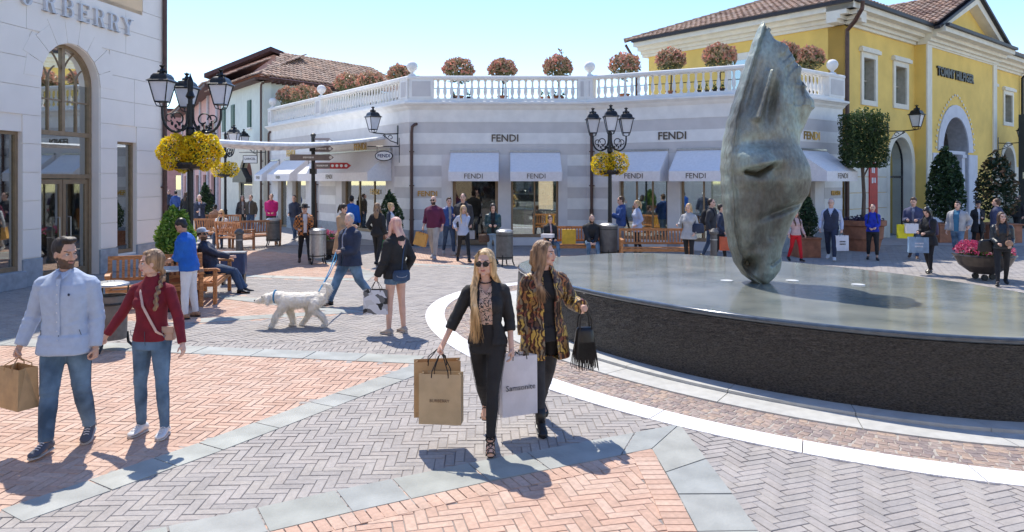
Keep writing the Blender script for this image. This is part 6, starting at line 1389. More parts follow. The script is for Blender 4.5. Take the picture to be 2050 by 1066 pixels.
        if lod == 0:                                 # fly seam, pocket edges, side seams
            m2 = MB(); so2 = e + .004
            for i, sx in enumerate((1, -1)):
                hip, knee, ank, _ = jn[i]; q9 = 1 + (build - 1) * .7; f9 = .93 if sex == 'f' else 1
                m2.tube([pel + Vector((sx * .15, -.085 - so2, .075)), pel + Vector((sx * .158, -.07 - so2, .03)), pel + Vector((sx * (.172 * W * build + so2), -.02, .0))], .0028, 4)
                m2.tube([hip + Vector((sx * (.088 * q9 * f9 + so2), 0, -.03)), hip.lerp(knee, .5) + Vector((sx * (.076 * q9 * f9 + so2), 0, 0)), knee + Vector((sx * (.056 * q9 * f9 + so2), 0, 0)), knee.lerp(ank, .32) + Vector((sx * (.056 * f9 + so2), 0, 0)), ank + Vector((sx * (.037 * f9 + so2), 0, 0))], .0022, 4)
            m2.tube([pel + Vector((0, -.110 - so2, .07)), pel + Vector((.004, -.118 - so2, .0)), pel + Vector((0, -.10 - so2, -.06))], .0028, 4)
            m2.build("seam", mat("seam_thread", (.05, .07, .10), .8) if bottom['m'] is DEN else BLK, t)
        if bottom.get('belt'): m = MB(); m.loft([ring(pel + Vector((0, 0, z_)), X, Y_, .168 * build, .118 * build, 20) for z_ in (.07, .10)]); m.build("belt", SHN, t)
    def garment(g, nm, e0):
        m = MB(); e = g.get('e', e0); torso(m, e, g.get('hem', .92), None, flare=g.get('flare', 0), fr=g.get('fr', 0)); hem = g.get('hem', .92)
        if hem < .84:
            for z_ in (hem,): m.loft([ring(pel + Vector((0, .0, .02)), X, Y_, .18 * W * build + e, .12 + e, 18), ring(pel + Vector((0, .0, hem - .93)), X, Y_, .18 * W * build + e + g.get('flare', .1) * (1.0 - hem), .13 + e + g.get('flare', .1) * (1.0 - hem), 18)])
        sv = g.get('sleeve', 1.0)
        if sv: 
            for i in (0, 1): arm(m, i, e * .9, sv * 1.0 if sv < 1 else .99, 1.0, g.get('cuff', 0))
        if g.get('collar', 1): m.tube([up(0, .016, 1.43), up(0, .012, 1.478 + g.get('neck', 0)), up(0, .010, 1.482 + g.get('neck', 0))], [(.09 + e, .078 + e), ((.058 if sex == 'm' else .05) + e * .6,) * 2, (.05,) * 2], 14)
        if g.get('hood'): m.ell(up(0, .095, 1.44), (.095, .06, .07), UR, 12)
        me = remesh(m, vg, 2)
        def ex(V):
            w_ = np.full(len(V), .4)
            for i in (0, 1):
                for jp, r_ in ((AJ[i][1], .11), (AJ[i][0], .12)): w_ = np.maximum(w_, 1.2 * np.exp(-(np.linalg.norm(V - np.array(jp), axis=1) / r_) ** 2))
            return np.maximum(w_, .9 * np.exp(-((V[:, 2] - (pel.z + .14)) / .09) ** 2))
        fold(me, g.get('fold', .006), 26, seed + 5, (.6, .6, 1.5), ex)
        keep = None
        if g.get('open'):
            c = centro(me); UI = np.array(U.inverted()); cl = c @ UI[:3, :3].T + UI[:3, 3]; w0, w1 = g['open']; zf = np.clip((cl[:, 2] - hem) / (1.46 - hem), 0, 1); ww = w0 + (w1 - w0) * zf
            low = c[:, 2] < pel.z + .05; xx = np.where(low, c[:, 0], cl[:, 0]); yy = np.where(low, c[:, 1] - pel.y, cl[:, 1]); keep = ~((np.abs(xx) < ww) & (yy < -.02) & (cl[:, 2] < 1.5))
            near = np.min([np.linalg.norm(c - np.array(AJ[i][2]), axis=1) for i in (0, 1)] + [np.linalg.norm(c - np.array(AJ[i][1].lerp(AJ[i][2], .5)), axis=1) for i in (0, 1)], axis=0); keep |= near < .09
        if g.get('vneck'):
            c = centro(me); UI = np.array(U.inverted()); cl = c @ UI[:3, :3].T + UI[:3, 3]; d_, w_ = g['vneck']; kk = ~((cl[:, 1] < -.01) & (cl[:, 2] > 1.46 - d_) & (np.abs(cl[:, 0]) < w_ * np.clip((cl[:, 2] - 1.46 + d_) / d_, 0, 1))); keep = kk if keep is None else keep & kk
        o = place(me, nm, g['m'], t, keep=keep)
        if keep is not None or lod < 2: so_ = o.modifiers.new("cloth", 'SOLIDIFY'); so_.thickness = .006; so_.offset = 0
        return o
    if top: tp_ = garment(top, top.get('name', "shirt"), .012)
    if jacket: jk = garment(jacket, jacket.get('name', "jacket"), .026)
    # hair
    kind, hm_ = hair[0], hair[1]; m = MB(); E_ = lambda c, r_, n_=16: m.ell(hp(*c), tuple(q * hs for q in r_), HRM, n_)
    strands = 0
    if kind != 'bald':
        th_ = {'buzz': .003, 'short': .010, 'grey': .008}.get(kind, .012)
        E_((0, .034, .042), (.075 + th_, .092 + th_, .088 + th_), 20)
        if kind == 'quiff': E_((0, -.022, .118), (.058, .058, .030)); E_((.02, -.035, .122), (.04, .045, .026))
        if kind in ('short', 'quiff', 'buzz', 'grey'): E_((0, .045, -.01), (.074, .070, .075))
    if kind in ('long', 'vlong', 'bob', 'pony', 'bun', 'plait', 'wavy'):
        for sx in (1, -1): E_((sx * .062, .004, .040), (.028, .050, .056), 14)
        E_((0, .05, -.02), (.078, .065, .085), 16)
        E_((0, -.016, .100), (.055, .050, .028), 14)
    if kind in ('bob', 'wavy', 'long', 'vlong'):
        ln = {'bob': .13, 'wavy': .26, 'long': .20, 'vlong': .44}[kind]; wd = .028
        ax_ = -R(head[0]) * .5; bx, by = -math.sin(ax_) * -.12 * -1, .12 * math.cos(ax_)
        bk = [hp(0, .07, .02), hp(0, .085, -.06), up(bx * .9, by * .92, 1.47), up(bx * .9, max(by, .115), 1.47 - ln * .5), up(bx * .8, max(by, .11), 1.47 - ln * .85)]
        if kind == 'bob': bk = bk[:3]
        m.tube(bk, [(.085, .035), (.088, .036), (.09, .034), (.075, .026), (.045, .015)][:len(bk)], 12)
        for sx in (1, -1):
            sd2 = [hp(sx * .072, -.0, .05), hp(sx * .084, -.008, -.03), hp(sx * .084, -.012, -.10)]; 
            if kind != 'bob': sd2 += [up(sx * .105, -.05, 1.42), up(sx * .10, -.135, 1.40 - ln * .35), up(sx * .085, -.155, 1.40 - ln * .8)] if (len(hair) < 3 or hair[2] == sx) else [up(sx * .11, .05, 1.43), up(sx * .09, .11, 1.40 - ln * .35), up(sx * .07, .125, 1.40 - ln * .7)]
            m.tube(sd2, [.028, .030, .031, .034, .034, .014][:len(sd2)], 10)
    if kind == 'pony': m.tube([hp(0, .10, .06), hp(0, .15, .05), hp(0, .165, -.05), hp(0, .15, -.15), hp(0, .14, -.22)], [.02, .035, .036, .028, .01], 10)
    if kind == 'bun': E_((0, .10, .10), (.042, .042, .042))
    if kind == 'plait':
        pl_ = [hp(0, .09, -.03), up(.075, .06, 1.505), up(.105, .0, 1.475), up(.115, -.085, 1.40), up(.12, -.135, 1.31), up(.12, -.145, 1.22)]
        for q in range(16):
            f_ = q / 15 * 5; k0 = min(int(f_), 4); c_ = pl_[k0].lerp(pl_[k0 + 1], f_ - k0); m.ell(c_ + Vector((.009 * (-1) ** q, 0, 0)), (.027 - .0006 * q, .022, .026), n=10)
        E_((0, .1, -.0), (.03, .03, .05))
    if m.v:
        me = remesh(m, vb * 1.25, 2); V = verts(me); fold(me, .004 if kind not in ('buzz', 'grey') else .001, 70, seed + 9, (1, 1, .25)); place(me, "hair", hm_, t)
        if lod == 0 and kind in ('vlong', 'long'):
            rnd = random.Random(seed); m = MB(); ln = {'long': .21, 'vlong': .46}[kind]
            for q in range(260):
                sx = hair[2] if len(hair) > 2 else rnd.choice((1, -1)); a0 = rnd.uniform(-.2, 1); y0 = rnd.uniform(-.04, .10)
                p0 = hp(sx * rnd.uniform(.0, .05), rnd.uniform(-.04, .06), .128 - rnd.uniform(0, .02)); p1 = hp(sx * (.088 + rnd.uniform(0, .008)), y0, .02); p2 = hp(sx * (.092 + rnd.uniform(0, .014)), y0 - .005, -.09)
                f_ = min(1, max(0, (0.085 - y0) / .04)); p3 = up(sx * (.115 - .03 * rnd.random()), -.125 * f_ + .10 * (1 - f_), 1.39); p4 = up(sx * (.09 + rnd.gauss(0, .025)), (-.175 * f_ + .125 * (1 - f_)) + rnd.gauss(0, .01), 1.39 - ln * rnd.uniform(.6, 1)); m.tube([p0, p0.lerp(p1, .5) + (p1 - HC).normalized() * .018, p1, p2, p3, p3.lerp(p4, .5), p4], [.002, .003, .0035, .0038, .0038, .003, .0008], 5)
            m.build("hair_strands", hm_, t, True)
    if kind in ('cap', 'bcap', 'hat'):
        cm_ = hair[2]; m = MB(); m.lathe([(.088, 0), (.090, .03), (.078, .07), (.045, .095), (0, .10)] if kind != 'hat' else [(.15, 0), (.15, .01), (.09, .015), (.085, .08), (.05, .1), (0, .1)], 20)
        if kind == 'cap': m.loft([[(-.06, -.06, .0), (.06, -.06, .0), (.06, -.06, .012), (-.06, -.06, .012)], [(-.05, -.15, -.012), (.05, -.15, -.012), (.05, -.15, -.004), (-.05, -.15, -.004)]])
        o = m.build("cap" if kind != 'hat' else "hat", cm_, t, True); o.matrix_basis = Matrix.Translation(hp(0, .012, .055)) @ HRM.to_4x4() @ Matrix.Diagonal((1, 1.15, 1, 1))
    for ch in KIDS(t):                               # true size
        ch.matrix_basis = Matrix.Diagonal((s, s, s, 1)) @ ch.matrix_basis
    TM = Matrix.Translation((P[0], P[1], 0)) @ RZ(R(face)) @ Matrix.Diagonal((s, s, s, 1))
    info = dict(t=t, hand=[TM @ hw_out[0], TM @ hw_out[1]], wrist=[TM @ AJ[0][2], TM @ AJ[1][2]], TM=TM, up=up, hp=hp, s=s, AJ=AJ, pel=pel, S=Matrix.Diagonal((s, s, s, 1)), jn=jn); PEOPLE[key] = info; return info
def addpart(info, mb, nm, m_, smooth=False): o = mb.build(nm, m_, info['t'], smooth); o.matrix_local = info['S'].copy(); return o
def backpack(info, m_, label, group=None):
    u = info['up']; t = thing("backpack", label, "backpack", info['t'].location, info['t'].rotation_euler.z, group); t.scale = (info['s'],) * 3
    m = MB(); UR = (u(0, 1, 0) - u(0, 0, 0)); m.loft([ring(u(0, .20, z_), Vector((1, 0, 0)), UR.normalized(), w_, d_, 14, .6) for z_, w_, d_ in ((.98, .10, .05), (1.0, .13, .08), (1.15, .145, .095), (1.33, .13, .08), (1.41, .09, .05), (1.43, .04, .02))]); m.build("sack", m_, t, True)
    m = MB(); m.loft([ring(u(0, .29, z_), Vector((1, 0, 0)), UR.normalized(), w_, .03, 12, .6) for z_, w_ in ((1.02, .08), (1.05, .10), (1.18, .10), (1.2, .07))]); m.build("pocket", m_, t, True)
    for sx in (1, -1): m = MB(); m.tube([u(sx * .09, .12, 1.40), u(sx * .105, .03, 1.475), u(sx * .11, -.09, 1.42), u(sx * .12, -.135, 1.28), u(sx * .16, -.03, 1.10), u(sx * .12, .12, 1.03)], [(.012, .022)] * 6, 6); m.build("shoulder_strap", m_, t)
    return t
def carrier(key, hand_i, w_, h_, d_, m_, label, rz=0, drop=.16, tilt=0, word=None, wm=None, ws=.06, handle=BLK, inner=None, cat="shopping bag", pos=None, open_=True, swing=0, ctr=0):
    H = pos if pos is not None else PEOPLE[key]['hand'][hand_i]; t = thing("shopping_bag", label, cat, H, rz); t.rotation_euler = (tilt, swing, rz)
    z1, z0 = -drop, -drop - h_; e = .004; m = MB(); k = .96
    def sheet(a, b, c_, d2): m.add([a, b, c_, d2], [(0, 1, 2, 3)])
    x, y = w_ / 2, d_ / 2; kk = .90
    F0 = [(-x, -y, z0), (x, -y, z0), (x, y, z0), (-x, y, z0)]; T0 = [(-x, -y * kk, z1), (x, -y * kk, z1), (x, y * kk, z1), (-x, y * kk, z1)]
    fz = z0 + h_ * .5
    # four paper walls, side gussets folded inwards, thickness by a solidify
    m.add(F0 + T0 + [(-x + .012, 0, fz), (-x + d_ * .22, 0, z1), (x - .012, 0, fz), (x - d_ * .22, 0, z1), (0, -y - .006, fz + h_ * .1), (0, y + .006, fz)], [(0, 1, 12), (1, 5, 12), (5, 4, 12), (4, 0, 12), (2, 3, 13), (3, 7, 13), (7, 6, 13), (6, 2, 13), (3, 0, 8), (0, 4, 9, 8), (9, 7, 3, 8), (1, 2, 10), (2, 6, 11, 10), (11, 5, 1, 10), (3, 2, 1, 0)])
    b_ = m.build("paper_body", m_, t); b_.modifiers.new("paper", 'SOLIDIFY').thickness = .003
    for sy in (-1, 1):
        m = MB(); m.tube([(-w_ * .2, sy * y * .93, z1 - .03), (-w_ * .19, sy * y * .9, z1 + .02), (-w_ * .06, sy * .02, -.03), (0, sy * .006, -.004), (w_ * .06, sy * .02, -.03), (w_ * .19, sy * y * .9, z1 + .02), (w_ * .2, sy * y * .93, z1 - .03)], .0045, 6); m.build("handle", handle, t)
    if word == "~": fineprint("print", w_ * .45, ws * .5, T(0, -y - .010, z0 + h_ * .6), wm or BLK, b_, 2, 3)
    elif word: text("print", word, ws, T(0, -y - .012, z0 + h_ * .48), wm or BLK, b_, .0006)
    return t
KRAFT = mat("kraft_paper", (.50, .32, .16), .7, 0, .12, 8, .15, 40); KRAFT2 = mat("tan_paper", (.52, .39, .23), .65, 0, .08, 8, .12, 40); WPAP = mat("white_paper", (.75, .73, .76), .5, 0, .05, 8, .12, 40); OPAP = mat("orange_paper", (.70, .38, .10), .6, 0, .1, 8); YPAP = mat("yellow_paper", (.80, .72, .02), .5, 0, .06, 8); BPAP = mat("pale_blue_paper", (.25, .38, .52), .45, 0, .25, 5); RPAP = mat("red_orange_paper", (.60, .12, .05), .5); GPAP = mat("green_plastic", (.02, .22, .06), .4)
def patmat(name, scale, cols, kind='voronoi', stretch=(1, 1, 1), rough=.7):
    if name in _m: return _m[name]
    m = bpy.data.materials.new(name); m.use_nodes = True; n = m.node_tree.nodes; L = m.node_tree.links; p = n["Principled BSDF"]; p.inputs["Roughness"].default_value = rough
    tc = n.new("ShaderNodeTexCoord"); mp = n.new("ShaderNodeMapping"); mp.inputs["Scale"].default_value = stretch; L.new(tc.outputs["Object"], mp.inputs[0])
    nz = n.new("ShaderNodeTexNoise"); nz.inputs["Scale"].default_value = scale * .5; L.new(mp.outputs[0], nz.inputs[0]); mxv = n.new("ShaderNodeMix"); mxv.data_type = 'RGBA'; mxv.blend_type = 'LINEAR_LIGHT'; mxv.inputs[0].default_value = .12; L.new(mp.outputs[0], mxv.inputs[6]); L.new(nz.outputs[1], mxv.inputs[7])
    if kind == 'checker': v = n.new("ShaderNodeTexChecker"); v.inputs["Scale"].default_value = scale; L.new(mp.outputs[0], v.inputs[0]); f = v.outputs["Fac"]
    else: v = n.new("ShaderNodeTexVoronoi"); v.inputs["Scale"].default_value = scale; L.new(mxv.outputs[2], v.inputs["Vector"]); sp = n.new("ShaderNodeSeparateColor"); L.new(v.outputs["Color"], sp.inputs[0]); f = sp.outputs[0]
    c = n.new("ShaderNodeValToRGB"); c.color_ramp.interpolation = 'CONSTANT'; L.new(f, c.inputs[0])
    for i, t in enumerate(cols):
        e = c.color_ramp.elements[i] if i < 2 else c.color_ramp.elements.new(i / len(cols)); e.position = i / len(cols); e.color = tuple(t) + (1,)
    out = c.outputs[0]
    if kind == 'leaf':
        w_ = n.new("ShaderNodeTexWave"); w_.inputs["Scale"].default_value = scale * .5; w_.inputs["Distortion"].default_value = 14; w_.inputs["Detail"].default_value = 3; L.new(mp.outputs[0], w_.inputs[0]); cr = n.new("ShaderNodeValToRGB"); cr.color_ramp.elements[0].position = .3; cr.color_ramp.elements[0].color = (.12, .06, .03, 1); cr.color_ramp.elements[1].position = .5; L.new(w_.outputs[0], cr.inputs[0])
        mx = n.new("ShaderNodeMix"); mx.data_type = 'RGBA'; mx.blend_type = 'MULTIPLY'; mx.inputs[0].default_value = 1; L.new(out, mx.inputs[6]); L.new(cr.outputs[0], mx.inputs[7]); out = mx.outputs[2]
    L.new(out, p.inputs["Base Color"]); _m[name] = m; return m
GOLDJ = patmat("leaf_print_cloth", 17, [(.36, .20, .06), (.62, .40, .08), (.22, .06, .03), (.26, .20, .12), (.68, .46, .10), (.10, .05, .03), (.36, .14, .05)], 'leaf', rough=.5)
LACE = patmat("lace_print", 42, [(.62, .42, .32), (.02, .02, .02), (.65, .48, .38)]); PLAID = patmat("plaid_cloth", 14, [(.55, .20, .05), (.03, .02, .02)], 'checker')
SHIRT = cloth("pale_blue_oxford", (.46, .54, .68), .8, .05, 20, .25, 300); BURG = cloth("burgundy_knit", (.20, .012, .025), .85, .12, 12, .3, 200)
ROYAL = cloth("royal_blue_cloth", (.01, .12, .50), .8, .1); FUCH = cloth("fuchsia_cloth", (.50, .01, .16), .8, .1); CAMEL = cloth("camel_cloth", (.48, .30, .17), .85, .1); PURP = cloth("plum_cloth", (.13, .02, .06), .85, .1); BLUJ = cloth("blue_nylon", (.02, .07, .26), .5, .15)
GRNJ = cloth("bottle_green_leather", (.01, .045, .05), .35, .2); LBL = cloth("light_blue_cloth", (.52, .57, .72), .8, .06); PALE = cloth("pale_pink_cloth", (.60, .42, .40), .85, .1); RED = cloth("red_cloth", (.62, .01, .02), .8, .1); KHAKI = cloth("stone_chino", (.42, .40, .38), .85, .1)
STRIPE = cloth("grey_blue_cloth", (.16, .18, .26), .8, .2); TEAL = cloth("teal_cloth", (.05, .20, .34), .8, .15); LEATH = cloth("black_leather_cloth", (.02, .025, .03), .3, .2, 20, .3, 90); TAN = cloth("tan_cloth", (.42, .24, .15), .8, .1)
def T_(m_, **k): return dict(m=m_, **k)
walk = lambda a=20, b=None: ((a, 6, 2), (-a * .75, 16, 2, 22)); walkr = lambda a=20: ((-a * .75, 16, 2, 22), (a, 6, 2))
# ---- the two couples in front
p1 = person("shirtman", "bearded man in a pale blue shirt and jeans holding a brown paper bag", 133, 898, 1.79, 6, 'm', 'm', 1.01, ((-9, 12, 0, 14), (11, 4, 1)), ((.25, .04, .845), (.335, .06, .87)), (.8, 1.0), head=(58, 8),
    top=T_(SHIRT, hem=.80, e=.022, fold=.006, name="shirt"), bottom=T_(DEN, e=.016, fold=.011), shoes=('trainer', cloth("grey_suede", (.10, .11, .14), .7)), hair=('quiff', HD_), beard=mat("beard_hair", (.13, .08, .055), .8), lod=0, seed=1)
p2 = person("burgwoman", "woman in a burgundy roll-neck and skinny jeans with a long plait", 304, 871, 1.67, -4, 'f', 'l', 1.04, ((4, 6, 4), (0, 5, 3)), ((.36, .10, .86), (.53, -.02, .83)), (.35, .9), head=(-62, 6),
    top=T_(BURG, hem=.90, e=.012, fold=.004, neck=.03, name="sweater"), bottom=T_(DEN, e=.007, fold=.007), shoes=('trainer', SHW), hair=('plait', HLB), lod=0, seed=2)
p3 = person("blonde", "blonde woman in sunglasses and black with two tan paper bags", 976, 896, 1.66, -6, 'f', 'l', .98, ((15, 4, -3, 24), (-19, 26, -1, 42)), ((.215, .04, .86), (.44, .10, .84)), (.35, 1.0), head=(-14, 3),
    top=T_(LACE, hem=1.08, e=.006, sleeve=0, collar=0, vneck=(.10, .07), name="lace_top"), jacket=T_(BLK, hem=.90, e=.020, sleeve=.72, open=(.06, .055), collar=0, flare=.05, fold=.006, name="blazer"), bottom=T_(BLK, e=.006, z1=1.12, fold=.004), shoes=('sandal', SHB), hair=('vlong', HL, -1), glasses=1, lod=0, seed=3, lean=-1, side=2, twist=5)
p4 = person("leafwoman", "woman in a gold leaf-print jacket and black leggings looking over her shoulder", 1090, 858, 1.71, 18, 'f', 'l', 1.04, ((-12, 20, -1, 34), (12, 6, 0, 14)), ((.30, .22, 1.14), (.20, .0, .82)), (.9, .9), head=(52, 2),
    top=T_(BLK, hem=.82, e=.006, sleeve=0, collar=0, name="black_top"), jacket=T_(GOLDJ, hem=.66, e=.034, sleeve=.96, open=(.065, .045), collar=0, flare=.10, fold=.008, cuff=.012, name="printed_jacket"), bottom=T_(CHAR, e=.006, z1=1.05, fold=.003, name="leggings"), shoes=('boot', SHB), hair=('long', HLB, -1), lod=0, seed=4)
m = MB(); u = p2['up']   # slanting bag strap and clutch of the woman in burgundy
m.tube([u(-.075, .06, 1.46), u(-.07, -.03, 1.44), u(-.055, -.095, 1.36), u(-.01, -.135, 1.24), u(.05, -.128, 1.12), u(.11, -.115, 1.0), u(.16, -.05, .94), u(.1, .09, 1.1), u(-.02, .115, 1.3), u(-.07, .09, 1.44)], [(.005, .013)] * 10, 6); addpart(p2, m, "bag_strap", mat("pale_strap", (.62, .45, .40), .6))
t = thing("handbag", "small beige crossbody purse on the hip of the woman in burgundy", "handbag", p2['TM'] @ u(.185, -.02, .98), 0); m = MB(); m.hexa([(-.05, -.035, -.07), (.05, -.035, -.07), (.05, .035, -.07), (-.05, .035, -.07)], [(-.04, -.025, .05), (.04, -.025, .05), (.04, .025, .05), (-.04, .025, .05)]); m.build("purse_body", mat("beige_leather", (.5, .33, .25), .5), t, bevel=.01); m = MB(); m.box(-.052, .052, -.04, -.034, -.0, .055); m.build("flap", mat("beige_leather", (.5, .33, .25), .5), t)
m = MB(); u = p1['up']
for k in range(8): m = MB(); m.ell(u(.0, -.152 - .008 * math.sin(k * .5), 1.38 - k * .075), (.006, .006, .006), n=6); addpart(p1, m, "button", WHT)
m = MB()
for sx in (1, -1): m.loft([[u(sx * .006, -.095, 1.465), u(sx * .058, -.045, 1.505), u(sx * .066, -.03, 1.475), u(sx * .030, -.128, 1.430)], [u(sx * .007, -.101, 1.460), u(sx * .062, -.050, 1.500), u(sx * .070, -.03, 1.470), u(sx * .032, -.134, 1.425)]])
addpart(p1, m, "collar", SHIRT)
m = MB(); m.loft([[u(-.016, y_, z_), u(.016, y_, z_), u(.016, y_ + .006, z_), u(-.016, y_ + .006, z_)] for y_, z_ in ((-.128, 1.43), (-.150, 1.34), (-.150, 1.25), (-.146, 1.15), (-.142, 1.05), (-.150, .97))]); addpart(p1, m, "placket", SHIRT)
m = MB(); m.ell(u(.085, -.142, 1.30), (.010, .005, .012), n=8); addpart(p1, m, "chest_emblem", NAVY)
t = carrier("shirtman", 1, .30, .34, .17, KRAFT, "brown paper bag swinging from the hand of the man in the blue shirt", R(-28), .09, 0, handle=mat("twine", (.4, .25, .12), .8))
carrier("blonde", 1, .36, .42, .13, KRAFT2, "front tan paper bag with a small printed name in the blonde woman's hand", R(-6), .17, 0, "BURBERRY", mat("brown_ink", (.15, .08, .04), .6), .036)
pos = p3['hand'][1]; carrier("blonde", 1, .40, .47, .14, KRAFT, "larger brown paper bag behind the front tan bag of the blonde woman", R(8), .10, 0, pos=Vector((pos.x - .05, pos.y + .15, pos.z)))
pos = p4['hand'][1]; carrier("leafwoman", 1, .34, .52, .18, WPAP, "tall glossy white paper bag with black lettering between the two women", R(24), .03, 0, "Samsonite", BLK, .07, pos=Vector((pos.x - .10, pos.y - .17, pos.z - .02)))
wr = p4['wrist'][0]; t = thing("handbag", "black fringed leather handbag on the forearm of the woman in the printed jacket", "handbag", Vector((wr.x + .02, wr.y + .03, wr.z - .02)), R(15)); m = MB()
m.loft([ring(Vector((0, 0, z_)), Vector((1, 0, 0)), Vector((0, 1, 0)), w_, d_, 14, .6) for z_, w_, d_ in ((-.46, .09, .05), (-.44, .105, .06), (-.3, .095, .055), (-.2, .08, .045), (-.17, .07, .03))]); m.build("bag_body", SHB, t, True)
m = MB()
for sy in (-.03, .03): m.tube([(-.06, sy, -.2), (-.05, sy, -.08), (0, sy * .5, .015), (.05, sy, -.08), (.06, sy, -.2)], .007, 6)
m.build("handle", SHB, t); m = MB(); rnd = random.Random(3)
for q in range(60): x = -.095 + .19 * q / 60; yy = (-1) ** q * .055; m.tube([(x * .8, yy, -.30), (x, yy * 1.2, -.42), (x * 1.15 + rnd.uniform(-.01, .01), yy * 1.3, -.53 + rnd.uniform(-.03, .02))], .0035, 4)
m.build("fringe", SHB, t)
m = MB(); u = p3['up']; m.tube([u(.052 * math.cos(q), .002 - .055 * math.sin(q), 1.462 - .012 * math.sin(q)) for q in np.linspace(-.2, PI + .2, 11)], .006, 6); addpart(p3, m, "neck_band", BLK)
# ---- middle distance
p5 = person("dogman", "white-haired man in a navy jacket and jeans walking a dog", 700, 611, 1.75, -42, 'm', 'l', 1.14, ((-20, 22, 1, 25), (28, 4, 2)), ((.10, .27, 1.08), (.34, .02, .86)), (1.0, .6), head=(28, 4),
    top=T_(LBL, hem=.9, e=.012, sleeve=0), jacket=T_(NAVY, hem=.80, e=.04, open=(.02, .035), fold=.012, name="jacket"), bottom=T_(DEN, e=.022, fold=.010), shoes=('shoe', SHB), hair=('grey', HG), lod=1, seed=5)
p6 = person("pinkwoman", "pink-haired woman in a black hoodie and denim shorts seen from behind", 792, 668, 1.74, -128, 'f', 'l', 1.06, ((2, 2, 3), (-2, 2, 3)), ((.26, .12, .88), (.24, .05, .92)), (.9, .8), head=(-8, 4),
    top=T_(BLK, hem=.84, e=.034, fold=.010, hood=1, name="hoodie"), bottom=T_(DEN, e=.016, len=.20, fr=.03, name="shorts"), shoes=('trainer', cloth("beige_trainer", (.45, .40, .36), .7)), hair=('wavy', HP), lod=1, seed=6)
t = carrier("pinkwoman", 0, .36, .36, .16, patmat("photo_print_bag", 9, [(.03, .03, .03), (.6, .6, .6), (.15, .15, .15), (.45, .44, .44), (.7, .7, .72)]), "large black and white printed bag carried by the pink-haired woman", R(0), .14)
u = p6['up']; t = thing("handbag", "small denim blue shoulder bag on the back of the pink-haired woman's hip", "handbag", p6['TM'] @ u(.06, .19, .90), R(20)); m = MB(); m.loft([ring(Vector((0, 0, z_)), Vector((1, 0, 0)), Vector((0, 1, 0)), w_, .035, 12, .6) for z_, w_ in ((-.09, .10), (-.07, .13), (.03, .13), (.07, .11))]); m.build("bag_body", DEN2, t, True); m = MB(); m.tube([(-.12, 0, .04), (-.06, -.04, -.02), (0, -.045, -.03), (.06, -.04, -.02), (.12, 0, .04)], .006, 5); m.build("chain", M_steel, t)
m = MB(); m.tube([u(-.14, .0, 1.475), u(-.09, .12, 1.40), u(0, .165, 1.2), u(.05, .19, .98)], .008, 5); addpart(p6, m, "bag_strap", DEN2)
p7 = person("bluetop", "dark-haired person in a royal blue top and white trousers looking down at a phone", 378, 637, 1.66, -88, 'm', 't', 1.0, ((3, 4, 3), (-3, 4, 3)), ((.10, .33, 1.06), (.10, .30, 1.08)), (.8, .8), head=(0, 36), lean=10,
    top=T_(ROYAL, hem=.84, e=.04, sleeve=.62, fold=.012), bottom=T_(WHT, e=.014), shoes=('shoe', TAN), hair=('short', HK), lod=1, seed=7)
p8 = person("capman", "man in dark clothes, sunglasses and a pale cap sitting on the teak bench", 435, 575, 1.76, 100, 'm', 'l', 1.1, ((78, 50, 8), (84, 62, 2)), ((.36, -.18, 1.20), (.10, .42, 1.05)), (.4, .5), head=(-36, 4), lean=-16, seat=.43, pos=(-6.12, 14.85), twist=0,
    top=T_(NAVY, hem=.86, e=.03, fold=.010, name="sweatshirt"), bottom=T_(DEN2, e=.018), shoes=('shoe', SHB), hair=('cap', HD_, cloth("cap_cloth", (.42, .47, .58), .8)), beard=mat("beard_hair", (.07, .04, .03), .8), glasses=1, lod=1, seed=8, handdir=(None, (0, .8, -.3)), lab_group="people resting on the benches")
# ---- people farther back
def pd(y_head, h): return (CH - h) * F / (y_head - HY)   # distance at which a figure of height h is crowned at this row
def fyd(d): return HY + CH * F / d
ph_ = ((.10, .30, 1.22), (.24, .02, .88))
person("checkboy", "young person in a checked orange jacket and black hat, phone at the face", 610, 528, 1.65, 22, 'm', 'l', .95, walk(22), ((.10, .26, 1.38), (.20, .12, 1.05)), (.9, .5), head=(15, 8), top=T_(WHT, hem=.90, e=.014, sleeve=0), jacket=T_(PLAID, hem=.85, e=.038, open=(.05, .06)), bottom=T_(BLK, e=.012), shoes=('shoe', SHN), hair=('hat', HK, BLK), seed=11)
person("camel", "woman with a dark ponytail in a long camel coat looking at a phone", 688, 541, 1.70, 62, 'f', 'l', 1.0, walkr(18), ((.12, .3, 1.15), (.12, .28, 1.12)), (.8, .8), head=(10, 22), top=T_(BLK, hem=.9), jacket=T_(CAMEL, hem=.45, e=.045, flare=.16, open=(.03, .03), name="coat"), bottom=T_(BLK, e=.006), shoes=('trainer', SHW), hair=('pony', HD_), seed=12)
person("royalback", "man in bright blue seen from behind at the boutique windows", 704, fyd(24.5), 1.79, 172, 'm', 'm', 1.0, ((0, 2, 3), (0, 2, 3)), head=(0, 0), jacket=T_(ROYAL, hem=.86), bottom=T_(DEN2, e=.014), hair=('short', HK), seed=13)
q_ = person("brownback", "long-haired woman in black seen from behind beside the dog walker", 756, fyd(19.6), 1.68, 160, 'f', 'l', 1.0, walk(12), ((.25, .1, 1.0), (.22, .05, .88)), head=(-25, 0), jacket=T_(BLK, hem=.84, e=.035), bottom=T_(BLK, e=.008), hair=('long', HLB), seed=14)
carrier("brownback", 1, .3, .26, .12, GPAP, "green carrier bag low behind the dog walker's back", 0, .1)
